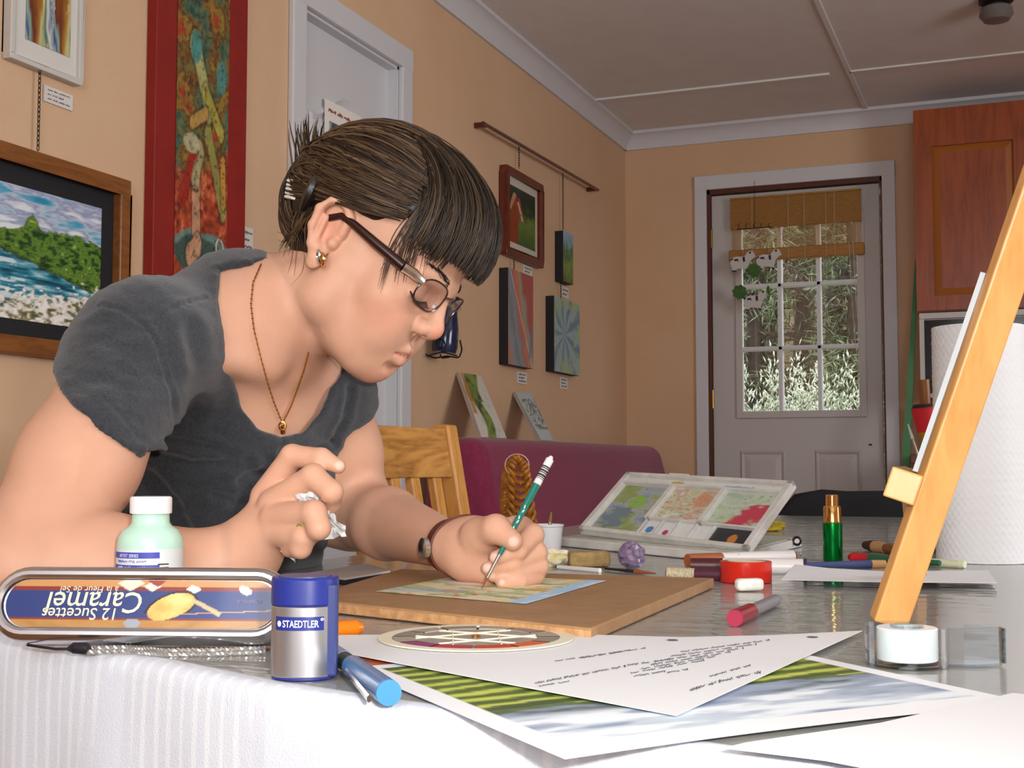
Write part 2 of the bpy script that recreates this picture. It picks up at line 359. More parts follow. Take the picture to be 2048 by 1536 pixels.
MB().box(sx0, gx0, ys0, ys1_, .02, sz1).box(gx1, sx1, ys0, ys1_, .02, sz1).box(gx0, gx1, ys0, ys1_, .02, gz0).box(gx0, gx1, ys0, ys1_, gz1, sz1).build('door_slab', M_door, d2)
fr = MB(); fw_ = .032
for a in ((gx0 - fw_, gx0 + .004, gz0 - fw_, gz1 + fw_), (gx1 - .004, gx1 + fw_, gz0 - fw_, gz1 + fw_), (gx0, gx1, gz0 - fw_, gz0 + .004), (gx0, gx1, gz1 - .004, gz1 + fw_)):
    fr.box(a[0], a[1], ys0 - .012, ys0, a[2], a[3])
fr.build('glazing_frame', M_door, d2, bevel=.005)
M_munt = mat('muntin_white', 'd8d9da', .4)
for i in (1, 2):
    x = gx0 + (gx1 - gx0) * i / 3; MB().box(x - .010, x + .010, ys0 - .006, ys1_, gz0, gz1).build('muntin', M_munt, d2, bevel=.003)
    z = gz0 + (gz1 - gz0) * i / 3; MB().box(gx0, gx1, ys0 - .006, ys1_, z - .010, z + .010).build('muntin', M_munt, d2, bevel=.003)
pw3, ph3 = (gx1 - gx0) / 3, (gz1 - gz0) / 3
pane0 = None
for i in range(3):
    for j in range(3):
        MB().box(gx0 + i * pw3 + .010, gx0 + (i + 1) * pw3 - .010, .048, .052, gz0 + j * ph3 + .010, gz0 + (j + 1) * ph3 - .010).build('pane', M_pane, d2)
for (a, b) in ((X2(1478, 930), X2(1570, 930)), (X2(1628, 930), X2(1722, 930))):
    panel(d2, a, b, .22, Z2(900, 1600), 0, M_door, y=ys0)
M_br = mat('brass', 'b08a3a', .25, 1)
for zz in (Z2(476, 1422), Z2(798, 1422)):
    MB().lathe([(0, -.045), (.006, -.045), (.006, .045), (0, .045)], 10, Matrix.Translation((.017, ys0 - .004, zz))).build('hinge', M_br, d2, True)
MB().box(sx1 - .065, sx1 - .052, ys0 - .006, ys0, Z2(890) - .004, Z2(890) + .004).build('latch', M_dk, d2)
# ================================================================ the table
def XY(p): return (p.x, p.y)
near = [T(x, y) for x, y in ((-125, 1246), (-60, 1256), (0, 1266), (280, 1312), (560, 1369), (800, 1406), (1050, 1441), (1300, 1474))]
dn = (near[-1] - near[3]).normalized(); pr = near[-1]; kx_ = (0.33 - pr.x) / dn.x; rc = pr + dn * kx_
XH = near[0].x - .055; YF = 2.95
def arc(c, r, a0, a1, n=8): return [Vector((c[0] + r * math.cos(a0 + (a1 - a0) * i / n), c[1] + r * math.sin(a0 + (a1 - a0) * i / n), ZT)) for i in range(n + 1)]
outline = [Vector((XH, near[0].y + .085, ZT)), Vector((XH + .012, near[0].y + .03, ZT))] + near + [Vector((rc.x - .05, rc.y + .018, ZT)), Vector((.34, rc.y + .05, ZT))] + [Vector((.34, YF - .05, ZT))] + [Vector((.29, YF, ZT)), Vector((XH + .05, YF, ZT)), Vector((XH, YF - .05, ZT))]
def densify(pts, step):
    out = []; n = len(pts)
    for i in range(n):
        a, b = pts[i], pts[(i + 1) % n]; k = max(1, int((b - a).length / step)); out += [a + (b - a) * (j / k) for j in range(k)]
    return out
M_tw = wood('table_wood', '8a5a30', '5c3a1c', 4, .4, 'Y')
cx_, cy_ = -.19, 1.7
tb = thing('table', 'long table under a white cloth, its front end nearest the viewer', 'table', (cx_, cy_, 0))
ins = lambda p, d: Vector((p.x + (cx_ - p.x) / math.hypot(cx_ - p.x, cy_ - p.y) * d, p.y + (cy_ - p.y) / math.hypot(cx_ - p.x, cy_ - p.y) * d, p.z))
MB().prism([(ins(p, .012).x - cx_, ins(p, .012).y - cy_) for p in outline], ZT - .032, ZT - .004).build('table_top', M_tw, tb)
for (lx, ly) in ((XH + .12, .95), (.22, .62), (XH + .12, YF - .14), (.22, YF - .14)): MB().box(lx - .035 - cx_, lx + .035 - cx_, ly - .035 - cy_, ly + .035 - cy_, 0, ZT - .032).build('leg', M_tw, tb, bevel=.004)
# cloth: flat top, rounded edge, hanging skirt with woven satin stripes
ol = densify(outline, .0016); n = len(ol); P = np.array([[p.x, p.y] for p in ol]); nxt = np.roll(P, -1, 0) - np.roll(P, 1, 0)
for _ in range(14): nxt = (np.roll(nxt, 1, 0) + nxt + np.roll(nxt, -1, 0)) / 3
nr_ = np.stack([nxt[:, 1], -nxt[:, 0]], 1); nr_ /= np.linalg.norm(nr_, axis=1)[:, None]
if ((P - P.mean(0)) * nr_).sum() < 0: nr_ = -nr_
arcl = np.concatenate([[0], np.cumsum(np.linalg.norm(np.diff(P, axis=0), axis=1))])
rows = [(0, 0), (.003, -.0006), (.006, -.0025), (.008, -.006), (.009, -.012), (.010, -.03), (.0105, -.07), (.011, -.12), (.012, -.18), (.013, -.26)]
vs = []; cs = []; wav = .006 * np.sin(arcl * 23) + .004 * np.sin(arcl * 57 + 1)
per = .0135; st = (np.abs(((arcl / per) % 1) - .5) < .16).astype(float)
short = 1 - .9 * ((P[:, 0] < XH + .03) & (P[:, 1] > near[0].y + .1))
for k, (o, z) in enumerate(rows):
    q = P + nr_ * (o + wav * min(1, max(0, -z - .02) * 6))[:, None]; vs.append(np.concatenate([q, (ZT + z * short)[:, None]], 1))
    brk = (noise2(arcl * 20 + 3, np.full(n, -z * 40.) + 2, 9, 2) > .33); cs.append(mixc(np.tile(C3('d2d7e0'), (n, 1)), C3('e4e7ec'), st * brk * .7))
vs = np.concatenate(vs); cs = np.concatenate(cs); i = np.arange(n); fq = np.concatenate([np.stack([k * n + i, k * n + (i + 1) % n, (k + 1) * n + (i + 1) % n, (k + 1) * n + i], 1) for k in range(len(rows) - 1)])
me = np_mesh('tablecloth', vs, fq, cs); bm = bmesh.new(); bm.from_mesh(me); bm.verts.ensure_lookup_table(); cl_l = bm.verts.layers.float_color['Col'] if 'Col' in bm.verts.layers.float_color else None
bm.faces.new([bm.verts[k] for k in range(n)]); bmesh.ops.recalc_face_normals(bm, faces=bm.faces); bm.to_mesh(me); bm.free()
cloth = link('tablecloth', me, vmat('cloth_white', .85, .2, bump=.3, bscale=900), None, 'all')
tag(cloth, 'white cloth with fine woven stripes hanging over the table front', 'tablecloth')
try: me.set_sharp_from_angle(angle=math.radians(60))
except Exception: pass
# clear plastic sheet over the cloth
def plastic():
    m = glassmat('clear_plastic', 'e6e2da', .05, .95, .92, .72); nt = m.node_tree; N = nt.nodes; L = nt.links
    tc = N.new('ShaderNodeTexCoord'); mp = N.new('ShaderNodeMapping'); mp.inputs['Scale'].default_value = (3.0, 9.0, 1); mp.inputs['Rotation'].default_value = (0, 0, -.38); L.new(tc.outputs['Object'], mp.inputs[0])
    nz = N.new('ShaderNodeTexNoise'); nz.inputs['Scale'].default_value = 4.5; nz.inputs['Detail'].default_value = 3; L.new(mp.outputs[0], nz.inputs['Vector'])
    bp = N.new('ShaderNodeBump'); bp.inputs['Strength'].default_value = .35; bp.inputs['Distance'].default_value = .004; L.new(nz.outputs['Fac'], bp.inputs['Height'])
    for nd in N:
        if nd.type == 'BSDF_GLOSSY': L.new(bp.outputs[0], nd.inputs['Normal'])
    return m
pls = MB().add([Vector((ins(p, .004).x, ins(p, .004).y, ZT + .0009)) for p in outline], [tuple(range(len(outline)))]).build('plastic_sheet', plastic())
tag(pls, 'clear glossy plastic sheet laid over the white cloth', 'plastic sheet')
TZ = .0012                                   # things stand on the plastic
def tt(x, y, dz=0.0): return T(x, y, TZ + dz)
def frame_T(p, q=None, name='', label='', cat='', group=None):
    """Empty at p on the table, its x axis toward q"""
    d = (q - p) if q is not None else RT.copy(); d.z = 0; d.normalize(); R = basis(d, Vector((0, 0, 1)).cross(d), Vector((0, 0, 1)))
    return thing(name, label, cat, (p.x, p.y, ZT + TZ), R, group)
def loc(o, p): return o.matrix_world.inverted() @ p
def quadsheet(name, pix, dz, th, m, label, cat, col=None, nx=60, ny=60, lift=None, edge=None):
    """sheet of paper / board given by its four corners on the table (A,B,C,D in order)"""
    P4 = [T(x, y, TZ + dz + th) for x, y in pix]; o = thing(name, label, cat, (sum(p.x for p in P4) / 4, sum(p.y for p in P4) / 4, ZT + TZ + dz)); L4 = [loc(o, p) for p in P4]
    return o, L4
def dense_px(pp, n):
    t = np.linspace(0, 1, len(pp)); q = np.linspace(0, 1, n); return list(zip(np.interp(q, t, [p[0] for p in pp]), np.interp(q, t, [p[1] for p in pp])))
# ================================================================ things on the table
def lift_grid(L4, f):
    pos = quad_pos(*L4)
    def g(u, v): Pn = pos(u, v); Pn[:, 2] += f(u, v); return Pn
    return g
M_vp = vmat('paper_print', .6, .3); M_paper = mat('white_paper', 'dfe0e2', .7, spec=.25); M_vgloss = vmat('print_gloss', .3, .5)
# drawing board
o, L4 = quadsheet('drawing_board', ((600, 1196), (1182, 1256), (1428, 1156), (800, 1138)), 0, .009, None, 'brown hardboard drawing board under the small painting', 'drawing board')
MB().prism([(p.x, p.y) for p in L4], 0, .009).build('board', mat('hardboard', ('a5805a', '99744f'), .55, vscale=40, bump=.1, bscale=300), o, bevel=.0012)
ed = MB(); a, b_ = L4[0], L4[1]; nn_ = Vector((b_.y - a.y, a.x - b_.x, 0)).normalized(); ed.prism([(a.x, a.y), (b_.x, b_.y), (b_.x + nn_.x * .0008, b_.y + nn_.y * .0008), (a.x + nn_.x * .0008, a.y + nn_.y * .0008)], .001, .0075).build('raw_edge', mat('board_edge', ('c89a6a', 'a87a50'), .8, vscale=150), o)
def small_art(u, v):
    x, y = u, v; n1 = noise2(x * 8, y * 14, 21); c = ramp(n1, [(0, 'a9b46a'), (.35, 'd6d29a'), (.5, 'e6d9c4'), (.65, 'b9c49a'), (1, '7f9a6a')])
    w = np.sin((x * 3 + y * 22 + n1 * 4)) ; c = mixc(c, C3('7a9a4c'), (w > .75) * (y < .75) * .7); c = mixc(c, C3('d8a24a'), (noise2(x * 5 + 7, y * 8, 4) > .62) * (x > .45) * .8)
    c = mixc(c, C3('ecd9d0'), sstep(.35, .05, np.hypot((x - .30) * 1.2, y - .68)) * .9); c = mixc(c, C3('8fb0d2'), sstep(.12, .06, np.abs(y - .22 - .25 * (x - .3))) * (x < .45) * (np.sin(y * 120) > 0) * .9)
    c = mixc(c, C3('d0643c'), ((noise2(x * 12, y * 18, 8) > .68) & (y < .3) & (x > .2) & (x < .6)) * .8); c = mixc(c, C3('a9cdec'), sstep(.86, .90, x)); c = mixc(c, C3('cfe0ee'), sstep(.93, .97, noise2(x * 20, y * 10, 5) * .3 + x * .8)); return c
PA = [T(x, y, TZ + .0095) for x, y in ((749, 1183), (1052, 1208), (1214, 1161), (926, 1149))]
art = thing('watercolour_painting', 'small green and yellow watercolour with a blue edge taped on the drawing board', 'painting', tuple(sum(PA, Vector()) / 4)); LA = [loc(art, p) for p in PA]
# u runs left to right along the near edge
painted('paper', 120, 90, quad_pos(LA[0], LA[1], LA[2], LA[3]), lambda u, v: small_art(u, v), M_vp, art)
# black-edged pad by the board
o, L4 = quadsheet('sketch_pad', ((612, 1146), (690, 1156), (781, 1141), (735, 1127)), .0, .006, None, 'grey pad with a black edge lying behind the sharpener', 'sketch pad')
MB().prism([(p.x, p.y) for p in L4], 0, .004).build('cover', mat('pad_black', '1f1e24', .5), o); MB().prism([(p.x, p.y) for p in L4], .004, .006).build('page', mat('pad_grey', 'b3a79f', .7), o)
# handwritten sheet
def poly_sheet(name, pix, dz, m, label, cat, lift=None):
    Ps = [T(x, y, TZ + dz + (lift[k] if lift else 0)) for k, (x, y) in enumerate(pix)]; c = sum(Ps, Vector()) / len(Ps); o = thing(name, label, cat, (c.x, c.y, ZT + TZ + dz))
    b = MB(); top = [loc(o, p) + Vector((0, 0, .0003)) for p in Ps]; bot = [p - Vector((0, 0, .0003)) for p in top]; n = len(Ps)
    b.add(top + bot, [tuple(range(n)), tuple(range(2 * n - 1, n - 1, -1))] + [(i, (i + 1) % n, n + (i + 1) % n, n + i) for i in range(n)]); b.build('sheet', m, o); return o
def script_lines(o, rows_, m, z, seed):
    """handwriting-like pen strokes from picture point to picture point"""
    r = random.Random(seed)
    for (x0, y0, x1, y1, amp) in rows_:
        L_ = math.hypot(x1 - x0, y1 - y0); pos = 0.0; b = MB()
        while pos < L_:
            wl_n = r.uniform(14, 34); k = max(3, int(wl_n / 1.9)); pts = []
            for i in range(k + 1):
                t = min(1.0, (pos + wl_n * i / k) / L_); pts.append(loc(o, T(x0 + (x1 - x0) * t + r.uniform(-1, 1) * .8, y0 + (y1 - y0) * t + (amp if i % 2 else -amp) * r.uniform(.15, 1), z)))
            b = MB(); b.tube(pts, .00020, 4); b.build('handwriting', m, o); pos += wl_n + r.uniform(5, 9)
M_ink = mat('pen_ink', '6a6a74', .8)
sheet1 = poly_sheet('handwritten_sheet', ((1352, 1432), (1725, 1262), (1545, 1271), (1360, 1275), (1180, 1270), (1000, 1268), (660, 1271), (600, 1290), (980, 1362)), .0026, M_paper, 'white punched sheet of handwriting lying on top of the landscape print', 'paper')
zz = TZ + .0032
script_lines(sheet1, [(1070, 1366, 1250, 1332, 2.4), (1078, 1372, 1140, 1362, 1.6), (1255, 1330, 1340, 1318, 2.2), (1110, 1322, 1260, 1300, 1.6), (1160, 1316, 1290, 1296, 1.6), (1268, 1352, 1330, 1342, 1.8)] + [(1262 + 20 * k, 1346 - 8.5 * k, 1408 + 26 * k, 1320 - 8 * k, 1.8) for k in range(6)] + [(1335, 1345, 1375, 1338, 1.8), (1420, 1352, 1500, 1330, 2.0), (1380, 1380, 1440, 1362, 3.2), (1440, 1362, 1520, 1344, 3.2)], M_ink, zz, 3)
for (x, y) in ((1345, 1280), (1625, 1274)):
    p = T(x, y, zz); lp = loc(sheet1, p); MB().lathe([(0, 0), (.0036, 0), (.0036, .0001), (0, .0001)], 16, Matrix.Translation(lp)).build('punch_hole', mat('hole_grey', '5c5a5c', .8), sheet1)
# landscape print
def land(u, v):
    # u: from left corner toward right along far edge..., v from the far side to the near side
    n1 = noise2(u * 6, v * 16, 31); c = ramp(np.clip(v + .25 * (n1 - .5), 0, 1), [(0, '5a6a3a'), (.32, '8fa04a'), (.55, '76893c'), (.62, '55644e'), (.66, '8f9bb0'), (.78, 'a9b4c6'), (.88, 'c3d0dc'), (1, '7f95ac')])
    row = np.sin((v * 95 + u * 10 + n1 * 2.5)); c = mixc(c, C3('3f4e2c'), (row > .35) * (v < .60) * .75); c = mixc(c, C3('cfd468'), (row < -.5) * (v < .6) * .7)
    cl_ = noise2(u * 5 + 3, v * 22, 12); c = mixc(c, C3('e3ebf0'), sstep(.5, .7, cl_) * sstep(.66, .72, v)); c = mixc(c, C3('5f7390'), sstep(.45, .3, cl_) * sstep(.66, .72, v) * .6)
    bd = (u < .055) | (u > .955) | (v < .05) | (v > .90); c[bd] = C3('e9ebee'); return c
PL = [T(x, y, TZ + .0008) for x, y in ((700, 1335), (1440, 1272), (2065, 1406), (1130, 1519))]
prn = thing('landscape_print', 'large print of green fields and cloudy sky with a white border, nearest the viewer', 'print', tuple(sum(PL, Vector()) / 4)); Lp = [loc(prn, p) for p in PL]
def prn_pos(u, v): Pn = quad_pos(*Lp)(u, v); Pn[:, 2] += .010 * np.maximum(0, v - .6) ** 2 * 4 * (1 - u) * u; return Pn
painted('picture', 170, 120, prn_pos, land, M_vp, prn)
poly_sheet('orange_print', ((672, 1300), (760, 1312), (858, 1341), (775, 1352), (700, 1330)), .0002, mat('orange_print', ('b5512c', 'c46a44'), .6, vscale=40), 'orange red printed card peeping out beside the blue pen', 'card')
poly_sheet('blank_sheet', ((1448, 1497), (1492, 1486), (1760, 1447), (2026, 1387), (2200, 1405), (2150, 1540), (1900, 1570), (1650, 1522)), .0035, M_paper, 'blank white sheet at the bottom right of the table', 'paper')
poly_sheet('folded_paper', ((1562, 1160), (1775, 1165), (1995, 1166), (1976, 1141), (1770, 1143), (1660, 1137), (1590, 1129)), .004, M_paper, 'folded white paper lying across behind the easel leg', 'paper', (.001, .002, .001, .001, .003, .005, .007))
# colour wheel card
cw0 = tt(952, 1281, .0018); cwh = thing('colour_wheel', 'round colour wheel card with cut-out windows lying before the board', 'colour wheel', (cw0.x, cw0.y, ZT + TZ + .0035)); CR = .0625
def cw_rot(k): return Matrix.Rotation(k * 2 * math.pi / 12, 4, 'Z')
b = MB(); b.lathe([(CR * .86, 0), (CR, 0), (CR, .0008), (CR * .86, .0008), (CR * .86, 0)], 64); b.build('rim', mat('wheel_cream', 'e2dcc4', .6), cwh)
wheel_cols = ['b8452c', 'c9603a', 'd08a4a', 'd4b45a', 'c7b94a', '8a9a4a', '5c8a6a', '4f7a92', '4a5a92', '6a4a82', '8a3f6a', 'a83a4a']
ang0 = math.atan2(-FH.y, -FH.x)
for k in range(12):
    a0 = ang0 + (k - 6) * math.pi / 6; b = MB(); b.lathe([(CR * .64, .0001), (CR * .85, .0001), (CR * .85, .0009), (CR * .64, .0009), (CR * .64, .0001)], 8, None, a0 + .02, a0 + math.pi / 6 - .02); b.build('colour_field', mat('wheel_%d' % k, wheel_cols[(k + 6) % 12] if 3 < k < 8 else ('a39a8c' if k % 2 else '8d8478'), .6), cwh)
for k in range(6): b = MB(); b.tube([Vector((CR * .62 * math.cos(a), CR * .62 * math.sin(a), .0006)) for a in (k * math.pi / 3 + .3, k * math.pi / 3 + .3 + math.pi * .75)], .0006, 4); b.build('spoke', mat('wheel_cream', 'e2dcc4', .6), cwh)
MB().lathe([(0, .0002), (CR * .64, .0002)], 48).build('disc', mat('wheel_grey', ('a49a8e', '8f8478'), .6, vscale=60), cwh)
MB().lathe([(0, 0), (.003, 0), (.003, .002), (0, .002)], 12).build('pivot', M_gold if 'M_gold' in globals() else mat('gold', 'd9a860', .18, 1.0), cwh)
# pencil sharpener tub
p = tt(609, 1351); q = tt(660, 1349); sh = frame_T(p, p + RT, 'pencil_sharpener', 'silver pencil sharpener tub with a blue lid and a white brand name', 'pencil sharpener')
def super_prof(rx, ry, e, n=48): return [(rx * abs(math.cos(a)) ** (2 / e) * (1 if math.cos(a) >= 0 else -1), ry * abs(math.sin(a)) ** (2 / e) * (1 if math.sin(a) >= 0 else -1)) for a in [2 * math.pi * i / n for i in range(n)]]
M_silv = mat('satin_silver', 'b4b4b8', .32, .85); M_blue = mat('sharpener_blue', '1f2b78', .35, spec=.5)
so = super_prof(.0178, .0178, 2.4); MB().prism(so, .0012, .0385).build('tub', M_silv, sh, smooth=30, bevel=.0006)
MB().prism([(x * .97, y * .97) for x, y in so], 0, .0014).build('foot', M_blue, sh, smooth=30)
MB().prism([(x * 1.01, y * 1.01) for x, y in so], .0385, .0535).build('lid', M_blue, sh, smooth=30, bevel=.0012); MB().prism([(x * .8, y * .8) for x, y in so], .0533, .0541).build('lid_insert', mat('lid_grey', '3a4070', .4), sh, smooth=30)
MB().box(.0120, .0192, -.0125, -.006, .0012, .050).build('side_rib', mat('rib_navy', '2a3468', .35), sh, bevel=.0015)
def wrapped(mesh_o, R, e=2.4):
    for v in mesh_o.data.vertices:       # bend a flat label round the tub front
        x = v.co.x; v.co.y = v.co.y - R * (max(0.0, 1 - abs(x / R) ** e)) ** (1 / e)
MX = Matrix.Rotation(math.pi / 2, 4, 'X')
b = MB(); N_ = 16
for i in range(N_):
    x0, x1 = -.0133 + .0257 * i / N_, -.0133 + .0257 * (i + 1) / N_; b.add([Vector((x0, -.0003, .0262)), Vector((x1, -.0003, .0262)), Vector((x1, -.0003, .0334)), Vector((x0, -.0003, .0334))], [(0, 1, 2, 3)])
lab = b.build('label', M_blue, sh); wrapped(lab, .0178)
tx = text('lettering', 'STAEDTLER', .0052, mat('print_white', 'f2f2f2', .5), sh, Matrix.Translation((-.0093, -.0006, .0280)) @ MX, bold=.00006, xs=.715); wrapped(tx, .0178)
tx = text('registered_mark', '®', .0022, mat('print_white', 'f2f2f2', .5), sh, Matrix.Translation((.0108, -.0006, .0312)) @ MX); wrapped(tx, .0178)
b = MB(); b.sphere((-.0112, -.0006, .0297), (.0011, .0003, .0016), 12, 8); em = b.build('head_emblem', mat('print_white', 'f2f2f2', .5), sh); wrapped(em, .0178)
# sweet tin on its long edge, lid toward the viewer
pl_ = at(275, 1220, .822); tinR = basis((RT * math.cos(-.075) + FH * math.sin(-.075)), (FH * math.cos(.075) + RT * math.sin(.075)), Vector((0, 0, 1)))
bl = onz(272, 1300, ZT + TZ); tn = thing('sweet_tin', 'oblong silver tin with an upside-down caramel picture label', 'tin', (bl.x, bl.y, ZT + TZ + .0045), tinR @ Matrix.Rotation(-.27, 3, 'X'))
TL, THt, TD = .0965, .0475, .024
def stadium(hx, h, n=14, m=.0):
    r = h / 2 - m; c = hx - h / 2; pts = []
    for i in range(n + 1): a = -math.pi / 2 + math.pi * i / n; pts.append((c + r * math.cos(a), h / 2 + r * math.sin(a)))
    for i in range(n + 1): a = math.pi / 2 + math.pi * i / n; pts.append((-c + r * math.cos(a), h / 2 + r * math.sin(a)))
    return pts
MF = Matrix(((1, 0, 0, 0), (0, 0, 1, 0), (0, 1, 0, 0), (0, 0, 0, 1)))         # outline (x,y) -> (x, z), extrude along +y
M_tin = mat('tin_silver', 'd6d6da', .28, 1.0)
def loft(rings, name, m, parent, cap=True, smooth=30):
    b = MB(); n = len(rings[0]); vs = [v for r in rings for v in r]; fs = [(k * n + i, k * n + (i + 1) % n, (k + 1) * n + (i + 1) % n, (k + 1) * n + i) for k in range(len(rings) - 1) for i in range(n)]
    if cap: fs += [tuple(range(n - 1, -1, -1)), tuple(range((len(rings) - 1) * n, len(rings) * n))]
    b.add(vs, fs); return b.build(name, m, parent, smooth=smooth)
def sring(mm, y): return [Vector((x, y, z)) for x, z in stadium(TL, THt, 14, mm)]
loft([sring(.0085, .0012), sring(.0085, -.0005), sring(.0080, -.0022), sring(.0062, -.0036), sring(.0040, -.0036), sring(.0020, -.0022), sring(.0006, .0004), sring(0, .0035), sring(0, .012)], 'lid', M_tin, tn)
loft([sring(.0012, .0105), sring(.0012, TD - .003), sring(.003, TD), sring(.006, TD)], 'body', mat('tin_body', 'd0b89a', .38, .75), tn)
def tin_art(u, v):
    # v: 0 bottom .. 1 top as it stands; label is printed upside down
    n1 = noise2(u * 14, v * 5, 41); c = np.tile(C3('27376f'), (len(u), 1)); c = mixc(c, C3('b98552'), (v > .86)); c = mixc(c, C3('a87c44') * (1 + .5 * (n1[:, None] - .5)), (v < .16)); c = mixc(c, C3('7a2f24'), ((v > .78) & (v < .87)) | ((v > .16) & (v < .20)))
    # painted drop shape, diamonds, dark arm, small tools
    d = np.hypot((u - .615) / .085, ((v - .45) - (u - .615) * 1.6) / .26); c = mixc(c, ramp(n1, [(0, '8a6a2a'), (.5, 'd8b060'), (1, 'e6cf9a')]), d < 1); c = mixc(c, C3('2a1c16'), (np.abs(d - 1.08) < .07) & (v > .30))
    for (cu, cv, s, h) in ((.455, .94, .055, 'cfc6b4'), (.54, .87, .035, 'c8cabc'), (.70, .82, .03, 'd2d2c6'), (.56, .99, .04, '8e3b2c')): c = mixc(c, C3(h), (np.abs(u - cu) / s + np.abs(v - cv) / (s * 3.2)) < 1)
    c = mixc(c, C3('b08860'), (np.abs(v - (.30 + (u - .68) * .25)) < .012) & (u > .66)); c = mixc(c, C3('b4a57a'), (np.abs(v - (.62 - (u - .68) * 2.8)) < .05) & (u > .69) & (u < .80))
    c = mixc(c, C3('d9d4b8'), np.hypot((u - .895) / .022, (v - .80) / .10) < 1); c = mixc(c, C3('8f969e'), np.hypot((u - .475) / .032, (v - .09) / .10) < 1)
    c = mixc(c, C3('a9743a'), np.hypot((u - .56) / .04, (v - .02) / .1) < 1); return c
hx_ = TL - .010; hz_ = THt - .0180
def tin_pos(u, v):
    # fill the stadium: squeeze x range per height
    zc = v * 2 - 1; r = hz_ / 2; hw = (hx_ - r) + r * np.sqrt(np.maximum(0, 1 - zc ** 2)); return np.stack([(u * 2 - 1) * hw, np.full_like(u, -.0004), THt / 2 + zc * r], 1)
painted('picture_label', 240, 48, tin_pos, tin_art, vmat('tin_print', .3, .5, coat=.3), tn)
M_cream = mat('print_cream', 'd8d2b8', .5)
RU = Matrix.Rotation(math.pi / 2, 4, 'X') @ Matrix.Rotation(math.pi, 4, 'Z')   # faces the viewer, upside down
def tin_text(s, size, u, v, m, shear=0, bold=0, xs=1.0): return text('lettering', s, size, m, tn, Matrix.Translation(((u * 2 - 1) * hx_, -.0009, THt / 2 + (v * 2 - 1) * hz_ / 2)) @ RU, shear=shear, bold=bold, xs=xs)
tin_text('Caramel', .0185, .515, .735, M_cream, .15, .0001, .98); tin_text('12 Sucettes', .0105, .425, .40, M_cream, .1, .00005, 1.0); tin_text('à la Fleur de Sel', .0056, .415, .86, M_cream, .1, 0, 1.05)
tin_text('CONFISEUR', .0030, .945, .60, mat('print_tan', '8f8a86', .5))
# braided silver cord with a black end
cord = thing('braided_cord', 'silver braided cord with a black end in front of the tin', 'cord', tuple(tt(300, 1300)))
for k, off in enumerate((0, 8)):
    pts = [loc(cord, T(x, y + off, .0022)) for x, y in dense_px([(176, 1296), (260, 1294), (330, 1301), (430, 1300), (530, 1296)], 120)]; b = MB(); R_ = .0013
    for s in range(2): b.tube([p + Vector((0, math.cos(i * 1.1 + s * math.pi) * R_ * .6, math.sin(i * 1.1 + s * math.pi) * R_ * .6)) for i, p in enumerate(pts)], R_ * .75, 5)
    b.build('cord_strand', mat('cord_silver', 'b9b7b4', .3, .7), cord, True)
MB().tube([loc(cord, T(x, y, .003)) for x, y in ((138, 1298), (146, 1296), (172, 1297), (178, 1298))], [.0015, .0034, .0038, .002], 10).build('cord_stop', mat('cord_black', '1d1a22', .5), cord, True)
MB().tube([loc(cord, T(x, y, .002)) for x, y in ((55, 1290), (80, 1294), (110, 1298), (140, 1298))], .0009, 6).build('loop', mat('cord_black', '1d1a22', .5), cord, True)
# masking fluid bottle
bp_ = onz(298, 1243, ZT + TZ); bt = thing('medium_bottle', 'pale green bottle with a white cap standing behind the tin', 'bottle', tuple(bp_), (0, 0, YAW))
M_bot = mat('bottle_green', 'b9dccb', .35, spec=.5, sss=.2)
MB().lathe([(0, 0), (.0225, 0), (.0236, .002), (.0236, .056), (.0228, .0615), (.0198, .0665), (.0155, .069), (.0135, .072), (.0132, .078), (.0138, .079), (0, .079)], 40).build('bottle_body', M_bot, bt, True)
MB().lathe([(0, .0785), (.0148, .0785), (.0150, .080), (.0150, .0895), (.0140, .0908), (0, .091)], 40).build('cap', mat('cap_white', 'ececec', .4), bt, 30)
MB().lathe([(.0238, .006), (.02395, .006), (.02395, .0535), (.0238, .0535)], 48).build('label', mat('label_white', 'd3d6d6', .6), bt, True)
for (z0, z1) in ((.0472, .0515), (.0388, .0425)): MB().lathe([(.0240, z0), (.0241, z0), (.0241, z1), (.0240, z1)], 24, None, math.pi + .1, math.pi * 1.5 + .55).build('stripe', mat('label_blue', '3d46a8', .5), bt, True)
def bent(o, R):
    for v in o.data.vertices: a = v.co.x / R; y0 = v.co.y; v.co.x = (R - y0) * math.sin(a); v.co.y = -(R - y0) * math.cos(a)
tx = text('lettering', 'ARTIST SERIES', .0034, MATS['print_white'], bt, Matrix.Translation((-.0185, -.0003, .0480)) @ MX, xs=.8); bent(tx, .0242)
for (z, m, sd) in ((.0450, 'label_blue', 2), (.0405, 'print_white', 3)): tx = scribble('small_print', bt, MATS[m], -.020, .004, -.0003, z, .0022, sd); bent(tx, .0242)
for z in (.0400, .0425): tx = MB().box(.012, .020, -.0005, -.0002, z, z + .0009).build('printed_bar', mat('pen_dark', '3f3a3c', .8), bt); bent(tx, .0242)
